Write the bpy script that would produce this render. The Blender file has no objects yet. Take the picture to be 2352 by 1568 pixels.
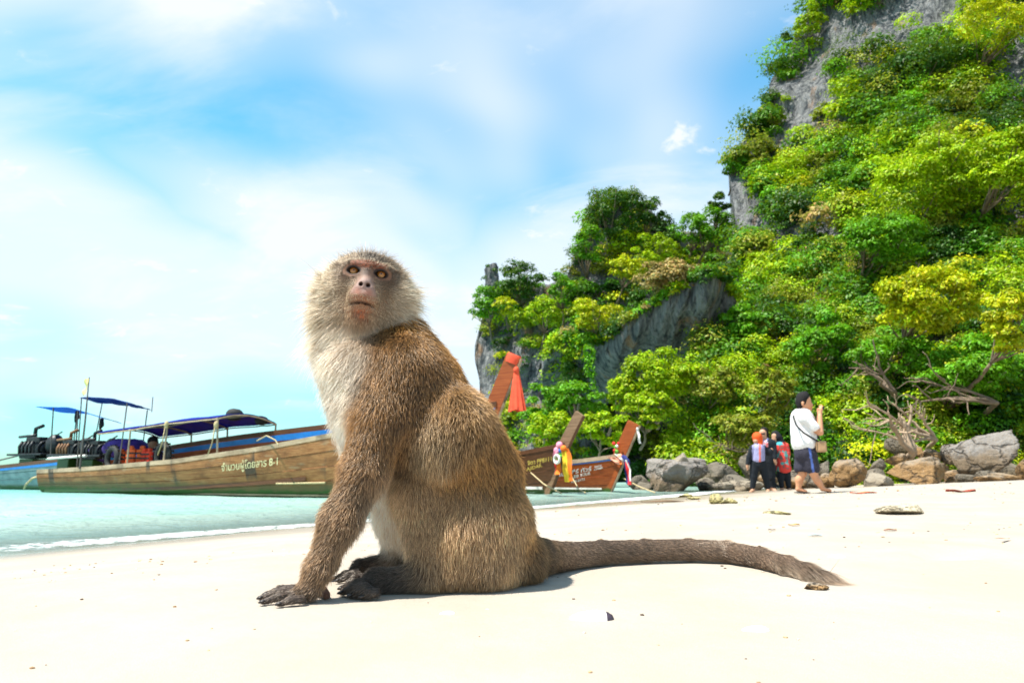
import bpy, bmesh, math, random
import numpy as np
from mathutils import Vector, Matrix, noise as mnoise

random.seed(7)
RNG = np.random.default_rng(7)
SC = bpy.context.scene
COL = SC.collection

# ------------------------------------------------------------------ camera
CZ = 0.18                      # camera height over the sand under the monkey
PITCH = math.radians(10.76)
SEA = CZ - 0.52                # sea level
cam_d = bpy.data.cameras.new('camera')
cam_d.lens = 24.0
cam_d.sensor_width = 36.0
cam_d.clip_start = 0.02
cam_d.clip_end = 6000.0
cam_d.dof.use_dof = True
cam_d.dof.focus_distance = 1.13
cam_d.dof.aperture_fstop = 10.0
cam = bpy.data.objects.new('camera', cam_d)
COL.objects.link(cam)
cam.location = (0, 0, CZ)
cam.rotation_euler = (math.pi / 2 + PITCH, 0, 0)
SC.camera = cam

# ------------------------------------------------------------------ sky, sun, exposure
SUN_DIR = Vector((-0.40, -0.14, 0.905)).normalized()      # towards the sun
SUN_EL = math.asin(SUN_DIR.z)
SUN_AZ = math.atan2(SUN_DIR.x, SUN_DIR.y)               # clockwise from +Y
world = bpy.data.worlds.new('World')
SC.world = world
world.use_nodes = True
wn, wl = world.node_tree.nodes, world.node_tree.links
wn.clear()
w_out = wn.new('ShaderNodeOutputWorld')
w_bg = wn.new('ShaderNodeBackground')
w_bg.inputs['Strength'].default_value = 0.078
w_sky = wn.new('ShaderNodeTexSky')
w_sky.sky_type = 'NISHITA'
w_sky.sun_disc = False
w_sky.sun_elevation = SUN_EL
w_sky.sun_rotation = SUN_AZ
w_sky.air_density = 1.0
w_sky.dust_density = 0.6
w_sky.ozone_density = 2.0
w_tint = wn.new('ShaderNodeMix'); w_tint.data_type = 'RGBA'; w_tint.blend_type = 'MULTIPLY'
w_tint.inputs[7].default_value = (0.42, 1.56, 1.66, 1)
wl.new(w_sky.outputs[0], w_tint.inputs[6])
w_tc = wn.new('ShaderNodeTexCoord')
# cloud layer coordinates: direction projected on a flat layer overhead
w_sep = wn.new('ShaderNodeSeparateXYZ'); wl.new(w_tc.outputs['Generated'], w_sep.inputs[0])
w_zc = wn.new('ShaderNodeMath'); w_zc.operation = 'MAXIMUM'; wl.new(w_sep.outputs[2], w_zc.inputs[0]); w_zc.inputs[1].default_value = 0.0
w_za = wn.new('ShaderNodeMath'); w_za.operation = 'ADD'; wl.new(w_zc.outputs[0], w_za.inputs[0]); w_za.inputs[1].default_value = 0.28
w_dx = wn.new('ShaderNodeMath'); w_dx.operation = 'DIVIDE'; wl.new(w_sep.outputs[0], w_dx.inputs[0]); wl.new(w_za.outputs[0], w_dx.inputs[1])
w_dy = wn.new('ShaderNodeMath'); w_dy.operation = 'DIVIDE'; wl.new(w_sep.outputs[1], w_dy.inputs[0]); wl.new(w_za.outputs[0], w_dy.inputs[1])
w_cmb = wn.new('ShaderNodeCombineXYZ'); wl.new(w_dx.outputs[0], w_cmb.inputs[0]); wl.new(w_dy.outputs[0], w_cmb.inputs[1])

def w_noise(scale, detail, rough, off, stretch=(1, 1, 1), dist=0.0):
    m = wn.new('ShaderNodeMapping'); m.inputs['Location'].default_value = off; m.inputs['Scale'].default_value = stretch
    wl.new(w_cmb.outputs[0], m.inputs[0])
    n = wn.new('ShaderNodeTexNoise'); n.inputs['Scale'].default_value = scale; n.inputs['Detail'].default_value = detail
    n.inputs['Roughness'].default_value = rough; n.inputs['Distortion'].default_value = dist
    wl.new(m.outputs[0], n.inputs['Vector'])
    return n.outputs[0]

def w_ramp(src, a, b):
    r = wn.new('ShaderNodeMapRange'); r.interpolation_type = 'SMOOTHSTEP'
    r.inputs[1].default_value = a; r.inputs[2].default_value = b
    wl.new(src, r.inputs[0]); return r.outputs[0]
CLOUD_OFF = (7.7, 0.3, 0.0)
def w_math(op, a, b=None, clamp=False, c=None):
    m = wn.new('ShaderNodeMath'); m.operation = op; m.use_clamp = clamp
    for i_, v_ in enumerate((a, b, c)):
        if v_ is None: continue
        if isinstance(v_, (int, float)): m.inputs[i_].default_value = v_
        else: wl.new(v_, m.inputs[i_])
    return m.outputs[0]
wl.new(w_ramp(w_sep.outputs[2], -0.25, 0.28), w_tint.inputs['Factor'])
big_n = w_noise(0.75, 3.0, 0.5, CLOUD_OFF, (1.0, 1.0, 1), 0.4)
# a thin bank of veil cloud stands over the sea, ragged at its upper edge, and thins out towards the horizon
zj = w_math('ADD', w_sep.outputs[2], w_math('MULTIPLY', w_math('SUBTRACT', big_n, 0.5), 0.55))
bank = w_math('MULTIPLY', w_ramp(zj, 0.47, 0.30), w_ramp(zj, -0.02, 0.16))
veil = w_ramp(big_n, 0.45, 0.65)                                                        # broad veil higher up
mid = w_ramp(w_noise(2.1, 6.0, 0.6, (3.1, 1.3, 0), (0.8, 1.3, 1), 0.5), 0.46, 0.78)     # wisps
sml = w_ramp(w_noise(5.2, 6.0, 0.62, (8.3, 4.6, 0), (0.9, 1.2, 1), 0.6), 0.60, 0.76)    # small puffs
f1 = w_math('MAXIMUM', w_math('MULTIPLY', bank, 0.86), w_math('MULTIPLY', veil, 0.88))
f2 = w_math('MULTIPLY_ADD', mid, 0.34, False, f1)
f3 = w_math('MULTIPLY_ADD', sml, 0.5, True, f2)
f4 = w_math('MULTIPLY', f3, 0.94)
w_mix = wn.new('ShaderNodeMix'); w_mix.data_type = 'RGBA'
wl.new(f4, w_mix.inputs['Factor'])
wl.new(w_tint.outputs[2], w_mix.inputs[6])
w_mix.inputs[7].default_value = (6.0, 6.25, 6.45, 1)
wl.new(w_mix.outputs[2], w_bg.inputs['Color'])
wl.new(w_bg.outputs[0], w_out.inputs['Surface'])

sun_d = bpy.data.lights.new('sun', 'SUN')
sun_d.energy = 4.4
sun_d.angle = math.radians(0.5)
sun_d.color = (1.0, 0.95, 0.86)
sun = bpy.data.objects.new('sun', sun_d)
COL.objects.link(sun)
sun.rotation_euler = (-SUN_DIR).to_track_quat('-Z', 'Y').to_euler()

SC.view_settings.view_transform = 'Standard'
SC.view_settings.look = 'None'
SC.view_settings.gamma = 1.0
SC.view_settings.use_curve_mapping = False
SC.view_settings.exposure = 1.12
SC.render.engine = 'CYCLES'
SC.cycles.use_denoising = True
SC.cycles.max_bounces = 6
SC.cycles.diffuse_bounces = 3
SC.cycles.glossy_bounces = 3
SC.cycles.transmission_bounces = 4
SC.cycles.transparent_max_bounces = 16
SC.cycles.caustics_reflective = False
SC.cycles.caustics_refractive = False
SC.cycles_curves.shape = 'RIBBONS'
SC.cycles_curves.subdivisions = 2

# ------------------------------------------------------------------ photograph measures -> places
FX = 1568.0
_cp, _sp = math.cos(PITCH), math.sin(PITCH)
FWD = np.array((0, _cp, _sp)); UPV = np.array((0, -_sp, _cp)); RGT = np.array((1.0, 0, 0))
CAM = np.array((0, 0, CZ))

def ray(x, y):
    return FWD + (x - 1176) / FX * RGT + (784 - y) / FX * UPV

def W(x, y, Y):
    d = ray(x, y)
    return CAM + d * (Y / d[1])

def G(x, y, z=0.0):
    d = ray(x, y)
    return CAM + d * ((z - CZ) / d[2])

def depth_of(p):
    return float(np.dot(np.asarray(p) - CAM, FWD))

def to_px(p):
    """world points (N,3) -> photograph measures (N,2)"""
    q = np.asarray(p) - CAM
    d = q @ FWD
    return np.stack([1176 + FX * (q @ RGT) / d, 784 - FX * (q @ UPV) / d], -1)

# ------------------------------------------------------------------ noise (numpy value noise)
def _hash3(i, j, k, seed):
    with np.errstate(over='ignore'):
        h = (i.astype(np.uint32) * np.uint32(374761393) + j.astype(np.uint32) * np.uint32(668265263)
             + k.astype(np.uint32) * np.uint32(2246822519) + np.uint32(seed * 3266489917 & 0xffffffff))
        h = (h ^ (h >> np.uint32(13))) * np.uint32(1274126177)
        h = h ^ (h >> np.uint32(16))
    return h.astype(np.float64) / 4294967295.0

def vnoise(p, seed=0):
    p = np.asarray(p, float)
    i = np.floor(p).astype(np.int64); f = p - i
    f = f * f * (3 - 2 * f)
    r = 0
    for a in (0, 1):
        for b in (0, 1):
            for c in (0, 1):
                w = (f[..., 0] if a else 1 - f[..., 0]) * (f[..., 1] if b else 1 - f[..., 1]) * (f[..., 2] if c else 1 - f[..., 2])
                r = r + w * _hash3(i[..., 0] + a, i[..., 1] + b, i[..., 2] + c, seed)
    return r * 2 - 1

def fbm(p, octaves=4, seed=0, gain=0.5, lac=2.03):
    a, r, t = 1.0, 0.0, 0.0
    p = np.asarray(p, float)
    for o in range(octaves):
        r = r + a * vnoise(p, seed + o * 17); t += a
        p = p * lac + 7.31; a *= gain
    return r / t

def sstep(a, b, x):
    t = np.clip((x - a) / (b - a), 0, 1)
    return t * t * (3 - 2 * t)

def unit(v):
    v = np.asarray(v, float)
    return v / np.maximum(np.linalg.norm(v, axis=-1, keepdims=True), 1e-9)

# ------------------------------------------------------------------ objects
def tag(o, label=None, cat=None, group=None, kind=None):
    if label: o['label'] = label
    if cat: o['category'] = cat
    if group: o['group'] = group
    if kind: o['kind'] = kind
    return o

def empty(name, loc=(0, 0, 0), rz=0.0):
    o = bpy.data.objects.new(name, None)
    COL.objects.link(o)
    o.location = [float(v) for v in loc]; o.rotation_euler = (0, 0, rz)
    o.empty_display_size = 0.1
    return o

def link(name, me, parent=None):
    o = bpy.data.objects.new(name, me)
    COL.objects.link(o)
    if parent is not None: o.parent = parent
    return o

def np_mesh(name, verts, faces, mat=None, smooth=True, cols=None):
    """faces: (N,k) array, or a list of such arrays"""
    if isinstance(faces, np.ndarray): faces = [faces]
    faces = [f for f in faces if len(f)]
    me = bpy.data.meshes.new(name)
    verts = np.asarray(verts, np.float32)
    me.vertices.add(len(verts)); me.vertices.foreach_set('co', verts.ravel())
    nl = sum(f.size for f in faces); npoly = sum(len(f) for f in faces)
    me.loops.add(nl); me.polygons.add(npoly)
    me.loops.foreach_set('vertex_index', np.concatenate([f.ravel() for f in faces]).astype(np.int32))
    st, off = [], 0
    for f in faces:
        st.append(off + np.arange(len(f)) * f.shape[1]); off += f.size
    me.polygons.foreach_set('loop_start', np.concatenate(st).astype(np.int32))
    me.update(calc_edges=True)
    me.polygons.foreach_set('use_smooth', np.full(npoly, smooth))
    if cols is not None:
        at = me.attributes.new('col', 'FLOAT_COLOR', 'POINT')
        c = np.ones((len(verts), 4), np.float32); c[:, :3] = cols
        at.data.foreach_set('color', c.ravel())
    if mat is not None: me.materials.append(mat)
    return me

class MB:
    """collects shapes into one mesh"""
    def __init__(s): s.v = []; s.f = {}; s.n = 0
    def add(s, v, faces):
        v = np.asarray(v, float).reshape(-1, 3)
        for f in (faces if isinstance(faces, list) else [faces]):
            f = np.asarray(f, int)
            if f.size: s.f.setdefault(f.shape[1], []).append(f + s.n)
        s.v.append(v); s.n += len(v)
        return s
    def box(s, c, size, rot=None, taper=1.0):
        x, y, z = [k / 2 for k in size]
        v = np.array([(sx * x * (taper if sz > 0 else 1), sy * y * (taper if sz > 0 else 1), sz * z) for sz in (-1, 1) for sy in (-1, 1) for sx in (-1, 1)])
        if rot is not None: v = v @ np.asarray(rot).T
        s.add(v + np.asarray(c), np.array([(0, 2, 3, 1), (4, 5, 7, 6), (0, 1, 5, 4), (2, 6, 7, 3), (0, 4, 6, 2), (1, 3, 7, 5)]))
        return s
    def tube(s, pts, rad, seg=8, cap=True, squash=None):
        pts = np.asarray(pts, float); n = len(pts)
        rad = np.broadcast_to(np.asarray(rad, float), (n,))
        t = np.gradient(pts, axis=0) if n > 1 else np.zeros_like(pts)
        t = unit(t)
        ref = np.array((0, 0, 1.0)) if abs(t[0][2]) < 0.9 else np.array((1.0, 0, 0))
        u = unit(np.cross(t[0], ref)); V = []
        for i in range(n):
            u = unit(u - t[i] * np.dot(u, t[i])); w = np.cross(t[i], u)
            a = np.arange(seg) * 2 * math.pi / seg
            sq = 1.0 if squash is None else squash
            V.append(pts[i] + rad[i] * (np.cos(a)[:, None] * u + sq * np.sin(a)[:, None] * w))
        V = np.concatenate(V)
        i = np.arange(n - 1)[:, None] * seg; j = np.arange(seg)[None]; j2 = (j + 1) % seg
        F = np.stack([i + j, i + j2, i + seg + j2, i + seg + j], -1).reshape(-1, 4)
        s.add(V, F)
        if cap:
            b = s.n - n * seg
            tri = [(b, b + k + 1, b + k) for k in range(1, seg - 1)] + [(b + (n - 1) * seg, b + (n - 1) * seg + k, b + (n - 1) * seg + k + 1) for k in range(1, seg - 1)]
            s.f.setdefault(3, []).append(np.array(tri, int))
        return s
    def grid(s, P, closed_u=False):
        """P: (m,n,3) sheet"""
        P = np.asarray(P, float); m, n = P.shape[:2]
        i = np.arange(m if closed_u else m - 1)[:, None]; j = np.arange(n - 1)[None]
        i2 = (i + 1) % m
        F = np.stack([i * n + j, i2 * n + j, i2 * n + j + 1, i * n + j + 1], -1).reshape(-1, 4)
        s.add(P.reshape(-1, 3), F); return s
    def slab(s, P, th):
        """sheet with thickness along its own normals"""
        P = np.asarray(P, float)
        du = np.gradient(P, axis=0); dv = np.gradient(P, axis=1)
        nn = unit(np.cross(du, dv))
        Q = P + nn * th
        m, n = P.shape[:2]
        s.grid(P[:, ::-1]); s.grid(Q)
        for A, B in ((P[0], Q[0]), (Q[-1], P[-1]), (Q[:, 0], P[:, 0]), (P[:, -1], Q[:, -1])):
            s.grid(np.stack([A, B], 0))
        return s
    def ball(s, c, r, seg=12, rings=8, rot=None):
        r = np.broadcast_to(np.asarray(r, float), (3,))
        th = np.linspace(0, math.pi, rings + 1)[:, None]; ph = np.arange(seg)[None] * 2 * math.pi / seg
        v = np.stack([np.sin(th) * np.cos(ph), np.sin(th) * np.sin(ph), np.cos(th) * np.ones_like(ph)], -1).reshape(-1, 3) * r
        if rot is not None: v = v @ np.asarray(rot).T
        i = np.arange(rings)[:, None] * seg; j = np.arange(seg)[None]; j2 = (j + 1) % seg
        s.add(v + np.asarray(c), np.stack([i + j, i + seg + j, i + seg + j2, i + j2], -1).reshape(-1, 4)); return s
    def torus(s, c, R, r, axis=(0, 1, 0), seg=20, ring=8, arc=1.0, squash=1.0):
        ax = unit(axis); ref = np.array((0, 0, 1.0)) if abs(ax[2]) < 0.9 else np.array((1.0, 0, 0))
        u = unit(np.cross(ax, ref)); w = np.cross(ax, u)
        a = np.linspace(0, 2 * math.pi * arc, seg, endpoint=arc < 1)
        pts = np.asarray(c) + R * (np.cos(a)[:, None] * u + np.sin(a)[:, None] * w)
        b = np.arange(ring) * 2 * math.pi / ring
        P = np.stack([pts[:, None] + (r * np.cos(b)[None, :, None]) * unit(pts - np.asarray(c))[:, None] + (r * squash * np.sin(b)[None, :, None]) * ax], 0)[0]
        P = np.concatenate([P, P[:, :1]], 1)
        s.grid(P, closed_u=(arc >= 1)); return s
    def mesh(s, name, mat=None, smooth=False, cols=None):
        return np_mesh(name, np.concatenate(s.v), [np.concatenate(f) for f in s.f.values()], mat, smooth, cols)
    def build(s, name, mat=None, parent=None, smooth=False, bevel=0.0, cols=None):
        me = s.mesh(name, mat, smooth, cols)
        o = link(name, me, parent)
        if bevel > 0:
            b = o.modifiers.new('bevel', 'BEVEL'); b.width = bevel; b.segments = 2; b.limit_method = 'ANGLE'
        return o

# ------------------------------------------------------------------ materials
def new_mat(name):
    m = bpy.data.materials.new(name); m.use_nodes = True
    nt = m.node_tree; nt.nodes.clear()
    return m, nt.nodes, nt.links

class N:
    """small node writer"""
    def __init__(s, name):
        s.m, s.n, s.l = new_mat(name)
        s.out = s.n.new('ShaderNodeOutputMaterial')
    def node(s, t, **kw):
        nd = s.n.new(t)
        for k, v in kw.items(): setattr(nd, k, v)
        return nd
    def put(s, sock, v):
        if v is None: return
        if isinstance(v, bpy.types.NodeSocket): s.l.new(v, sock)
        elif isinstance(v, (tuple, list)) and len(v) == 3 and sock.type == 'RGBA': sock.default_value = (*v, 1)
        else: sock.default_value = v
    def coord(s, kind='Object', scale=(1, 1, 1), off=(0, 0, 0)):
        tc = s.node('ShaderNodeTexCoord'); m = s.node('ShaderNodeMapping')
        m.inputs['Scale'].default_value = scale; m.inputs['Location'].default_value = off
        s.l.new(tc.outputs[kind], m.inputs[0]); return m.outputs[0]
    def noise(s, vec, scale, detail=4, rough=0.55, dist=0.0):
        nd = s.node('ShaderNodeTexNoise')
        s.put(nd.inputs['Vector'], vec); nd.inputs['Scale'].default_value = scale
        nd.inputs['Detail'].default_value = detail; nd.inputs['Roughness'].default_value = rough
        nd.inputs['Distortion'].default_value = dist
        return nd.outputs[0]
    def voronoi(s, vec, scale, feature='F1', out=0):
        nd = s.node('ShaderNodeTexVoronoi', feature=feature); s.put(nd.inputs['Vector'], vec); nd.inputs['Scale'].default_value = scale
        return nd.outputs[out]
    def ramp(s, src, a, b, lo=0.0, hi=1.0):
        r = s.node('ShaderNodeMapRange', interpolation_type='SMOOTHSTEP')
        s.put(r.inputs[0], src); r.inputs[1].default_value = a; r.inputs[2].default_value = b
        r.inputs[3].default_value = lo; r.inputs[4].default_value = hi
        return r.outputs[0]
    def mix(s, fac, a, b, blend='MIX'):
        m = s.node('ShaderNodeMix', data_type='RGBA', blend_type=blend)
        s.put(m.inputs['Factor'], fac); s.put(m.inputs[6], a); s.put(m.inputs[7], b)
        return m.outputs[2]
    def math(s, op, a, b=None, clamp=False):
        m = s.node('ShaderNodeMath', operation=op); m.use_clamp = clamp
        s.put(m.inputs[0], a)
        if b is not None: s.put(m.inputs[1], b)
        return m.outputs[0]
    def attr(s, name, out='Color'):
        a = s.node('ShaderNodeAttribute'); a.attribute_name = name
        return a.outputs[out]
    def bump(s, h, strength=0.3, dist=0.01, normal=None):
        b = s.node('ShaderNodeBump'); b.inputs['Strength'].default_value = strength; b.inputs['Distance'].default_value = dist
        s.put(b.inputs['Height'], h); s.put(b.inputs['Normal'], normal)
        return b.outputs[0]
    def principled(s, color, rough=0.6, normal=None, metallic=0.0, spec=0.5, **kw):
        p = s.node('ShaderNodeBsdfPrincipled')
        s.put(p.inputs['Base Color'], color); s.put(p.inputs['Roughness'], rough); s.put(p.inputs['Normal'], normal)
        p.inputs['Metallic'].default_value = metallic; s.put(p.inputs['Specular IOR Level'], spec)
        for k, v in kw.items(): s.put(p.inputs[k.replace('_', ' ')], v)
        return p.outputs[0]
    def done(s, shader, volume=None):
        s.l.new(shader, s.out.inputs['Surface'])
        return s.m

def plain(name, color, rough=0.6, var=0.25, scale=6.0, metallic=0.0, bump=0.15, coordkind='Object', spec=0.4, bdist=0.01):
    """painted or cloth-like surface with uneven tone"""
    k = N(name)
    c = k.coord(coordkind)
    n1 = k.noise(c, scale, 5, 0.6); n2 = k.noise(c, scale * 7, 4, 0.6)
    dark = tuple(v * (1 - var) for v in color); lite = tuple(min(1, v * (1 + var * 0.7)) for v in color)
    col = k.mix(k.ramp(n1, 0.3, 0.7), dark, lite)
    r = k.ramp(n2, 0.3, 0.7, max(0.05, rough - 0.1), min(1, rough + 0.1))
    return k.done(k.principled(col, r, k.bump(n2, bump, bdist), metallic, spec))
HAIR = 1.0

# ================================================================== SAND
def beach_z(x, y):
    x = np.asarray(x, float); y = np.asarray(y, float)
    s = (x + 3.4) * 0.83 - (y - 4.5) * 0.56
    plane = SEA + 0.053 * s
    plane = np.where(s < 0, SEA + 0.075 * s, plane)
    plane = np.where(s > 9, SEA + 0.053 * 9 + 0.015 * (s - 9), plane)
    plane = np.maximum(plane, SEA - 3.5)
    d = np.hypot(x - 0.05, y - 0.9)
    near = SEA + 0.0765 * s                      # steeper, straight fall from the monkey's berm to the water
    near = np.where(s < 0, plane, near)
    h_ = np.maximum(0.05 - np.abs(near), 0) / 0.05
    near = np.minimum(near, 0.0) - h_ * h_ * 0.05 / 4 * (s < 4.9)
    f = sstep(9.5, 4.5, d)
    z = plane * (1 - f) + near * f
    z = z * (1 - sstep(1.0, 0.55, np.hypot((x - 0.05) * 0.8, y - 1.1)))
    p = np.stack([x, y, np.zeros_like(x)], -1)
    und = 0.02 * fbm(p * 0.6, 3, 3) + 0.006 * fbm(p * 2.7, 3, 9)
    far = sstep(1.0, 3.5, d)
    return z + und * (0.06 + 0.94 * far) * (1 - 0.8 * sstep(0.6, -0.6, s))

def sand_hit(x, y):
    """where a sight line meets the sand"""
    d_ = ray(x, y); t_ = 0.3 * 1.005 ** np.arange(1200)
    p = CAM + d_ * t_[:, None]
    h_ = p[:, 2] <= beach_z(p[:, 0], p[:, 1])
    return p[int(np.argmax(h_))] if h_.any() else p[-1]

def graded(lo, hi, fine_lo, fine_hi, step, growth=1.13):
    a = list(np.arange(fine_lo, fine_hi + 1e-6, step))
    d = step
    while a[-1] < hi: d *= growth; a.append(a[-1] + d)
    d = step; b = []
    x = fine_lo
    while x > lo: d *= growth; x -= d; b.append(x)
    return np.array(b[::-1] + a)

k = N('sand')
c = k.coord('Object')
geo = k.node('ShaderNodeNewGeometry'); sep = k.node('ShaderNodeSeparateXYZ'); k.l.new(geo.outputs['Position'], sep.inputs[0])
grain = k.noise(c, 900, 2, 0.6); speck = k.voronoi(c, 260, 'F1', 1); lum = k.noise(c, 3.0, 5, 0.6); fleck = k.noise(c, 130, 3, 0.7)
col = k.mix(k.ramp(lum, 0.35, 0.7), (0.400, 0.355, 0.300), (0.455, 0.412, 0.360))
col = k.mix(k.ramp(grain, 0.25, 0.8), k.mix(0.5, col, (0.27, 0.20, 0.13)), col)
col = k.mix(k.ramp(fleck, 0.66, 0.76, 0, 0.45), col, (0.50, 0.33, 0.20))
edge = k.noise(c, 0.9, 4, 0.6)
hz = k.math('ADD', sep.outputs[2], k.math('MULTIPLY', k.math('SUBTRACT', edge, 0.5), 0.05))
wet = k.ramp(hz, SEA + 0.150, SEA + 0.020)
col = k.mix(wet, col, k.mix(k.ramp(k.noise(k.coord('Object', (0.5, 3, 1)), 4, 4), 0.35, 0.7), (0.24, 0.195, 0.14), (0.32, 0.27, 0.20)))
rough = k.math('SUBTRACT', 0.92, k.math('MULTIPLY', wet, 0.70))
dim = k.noise(c, 22, 4, 0.6); rip = k.noise(c, 5, 3, 0.5)
h = k.math('ADD', k.math('MULTIPLY', dim, 0.9), k.math('ADD', k.math('MULTIPLY', grain, 0.18), k.math('MULTIPLY', rip, 2.0)))
bs = k.math('SUBTRACT', 0.42, k.math('MULTIPLY', wet, 0.36))
bn = k.node('ShaderNodeBump'); bn.inputs['Distance'].default_value = 0.010; k.l.new(bs, bn.inputs['Strength']); k.l.new(h, bn.inputs['Height'])
M_SAND = k.done(k.principled(col, rough, bn.outputs[0], spec=0.35))

gx = graded(-900, 900, -3.2, 3.4, 0.055, 1.075)
gy = graded(-60, 1500, 0.2, 4.6, 0.055, 1.06)
XX, YY = np.meshgrid(gx, gy, indexing='ij')
ZZ = beach_z(XX, YY)
# low dimples and prints trodden in the dry sand
pr = np.random.default_rng(21)
for i in range(230):
    px, py = pr.uniform(-1.2, 7.0), pr.uniform(1.5, 9.0)
    s_ = (px + 3.4) * 0.83 - (py - 4.5) * 0.56
    if s_ < 1.5: continue
    r_ = pr.uniform(0.05, 0.12); a_ = pr.uniform(0, 3.14); ca, sa = math.cos(a_), math.sin(a_)
    m_ = (abs(XX - px) < 0.6) & (abs(YY - py) < 0.6)
    u_ = ((XX[m_] - px) * ca + (YY[m_] - py) * sa) / r_; v_ = (-(XX[m_] - px) * sa + (YY[m_] - py) * ca) / (r_ * 0.5)
    q_ = u_ * u_ + v_ * v_
    ZZ[m_] += r_ * 0.16 * (-np.exp(-q_) + 0.55 * np.exp(-((np.sqrt(q_) - 1.55) ** 2) * 3.5))
sheet = MB(); sheet.grid(np.stack([XX, YY, ZZ], -1))
sand = sheet.build('sand_ground', M_SAND, smooth=True)
tag(sand, 'pale cream beach sand sloping down to the shallow water', 'sand', kind='structure')

# ================================================================== SEA
def shore_s(x, y): return (x + 3.4) * 0.83 - (y - 4.5) * 0.56
k = N('sea_water')
c = k.coord('Object')
dep = k.attr('depth', 'Fac')
body = k.math('SUBTRACT', 1.0, k.math('POWER', 2.718, k.math('MULTIPLY', dep, -6.0)))
bodyc = k.math('ADD', k.math('MULTIPLY', body, 0.93), 0.02)
deep = k.ramp(dep, 0.15, 1.6)
wcol = k.mix(deep, (0.44, 0.60, 0.52), (0.14, 0.43, 0.42))
wcol = k.mix(k.ramp(k.noise(k.coord('Object', (0.4, 1.0, 1)), 0.9, 4), 0.35, 0.7), wcol, k.mix(0.5, wcol, (0.25, 0.56, 0.50)))
r1 = k.noise(k.coord('Object', (1.0, 1.7, 1)), 2.6, 4, 0.55, 0.6); r2 = k.noise(k.coord('Object', (1, 1.4, 1)), 11, 3, 0.55, 0.4)
bh = k.math('ADD', k.math('MULTIPLY', r1, 1.0), k.math('MULTIPLY', r2, 0.28))
nrm = k.bump(bh, 0.7, 0.08)
fr = k.node('ShaderNodeFresnel'); fr.inputs['IOR'].default_value = 1.33; k.l.new(nrm, fr.inputs['Normal'])
gl = k.node('ShaderNodeBsdfGlossy'); gl.inputs['Roughness'].default_value = 0.08; k.l.new(nrm, gl.inputs['Normal'])
df = k.node('ShaderNodeBsdfDiffuse'); k.put(df.inputs['Color'], wcol); k.l.new(k.bump(bh, 1.0, 0.16), df.inputs['Normal'])
tr = k.node('ShaderNodeBsdfTransparent'); tr.inputs['Color'].default_value = (0.93, 1.0, 0.98, 1)
m1 = k.node('ShaderNodeMixShader'); k.l.new(bodyc, m1.inputs[0]); k.l.new(tr.outputs[0], m1.inputs[1]); k.l.new(df.outputs[0], m1.inputs[2])
m2 = k.node('ShaderNodeMixShader'); k.l.new(k.math('MULTIPLY', fr.outputs[0], 0.28), m2.inputs[0]); k.l.new(m1.outputs[0], m2.inputs[1]); k.l.new(gl.outputs[0], m2.inputs[2])
fo = k.attr('foam', 'Fac')
fn = k.math('ADD', k.noise(k.coord('Object', (1, 1.3, 1)), 9, 5, 0.7), k.math('MULTIPLY', k.noise(c, 45, 3, 0.6), 0.35))
fm = k.ramp(k.math('ADD', fo, k.math('MULTIPLY', fn, 0.9)), 1.12, 1.50)
fd = k.node('ShaderNodeBsdfDiffuse'); fd.inputs['Color'].default_value = (0.90, 0.92, 0.92, 1)
m3 = k.node('ShaderNodeMixShader'); k.l.new(fm, m3.inputs[0]); k.l.new(m2.outputs[0], m3.inputs[1]); k.l.new(fd.outputs[0], m3.inputs[2])
M_SEA = k.done(m3.outputs[0])

# sheet laid along the shore: u along the waterline, v out to sea
us = graded(-900, 700, -7, 30, 0.09, 1.09)
vs = np.concatenate([np.arange(-0.9, 6.0, 0.055), 6.0 + np.cumsum(0.06 * 1.07 ** np.arange(1, 104))])
UU, VV = np.meshgrid(us, vs, indexing='ij')
sx = -3.4 + 0.56 * UU - 0.83 * VV; sy = 4.5 + 0.83 * UU + 0.56 * VV
pp = np.stack([UU, VV, np.zeros_like(UU)], -1)
amp = sstep(-0.2, 2.5, VV) * sstep(120, 20, VV)
wz = 0.022 * fbm(pp * np.array((0.5, 1.3, 1)), 3, 31) + 0.008 * fbm(pp * np.array((1.6, 3.6, 1)), 2, 33)
# two low swells running in to the beach
lip = 0.35 + 0.30 * fbm(np.stack([UU[:, 0] * 0.25, 0 * UU[:, 0], 0 * UU[:, 0]], -1), 2, 5)[:, None]
sw = 0.028 * np.exp(-((VV - lip - 0.05) / 0.30) ** 2) + 0.03 * np.exp(-((VV - 2.1 - lip) / 0.5) ** 2)
zz = SEA + wz * amp + sw * 0.8
dep_ = zz - beach_z(sx, sy)
zz = np.where(dep_ < 0.003, beach_z(sx, sy) - 0.02 * sstep(0.0, -0.05, dep_) + 0.003, zz)
foam = np.clip(0.86 * np.exp(-((VV - lip + 0.10) / 0.20) ** 2) + 0.5 * np.exp(-((dep_ - 0.012) / 0.018) ** 2) + 0.35 * np.exp(-((VV - 1.9 - lip) / 0.22) ** 2), 0, 1)
foam *= 0.75 + 0.35 * fbm(np.stack([UU * 0.7, VV * 0.7, 0 * UU], -1), 2, 8)
keep_v = np.stack([sx, sy, zz], -1)
sea_mb = MB(); sea_mb.grid(keep_v[:, ::-1])
me = sea_mb.mesh('sea', M_SEA, True)
for nm, arr in (('depth', np.maximum(dep_, 0)), ('foam', foam)):
    at = me.attributes.new(nm, 'FLOAT', 'POINT'); at.data.foreach_set('value', arr[:, ::-1].ravel().astype(np.float32))
sea = link('sea', me)
tag(sea, 'clear turquoise shallow sea with a thin line of foam', 'sea', kind='structure')

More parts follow.
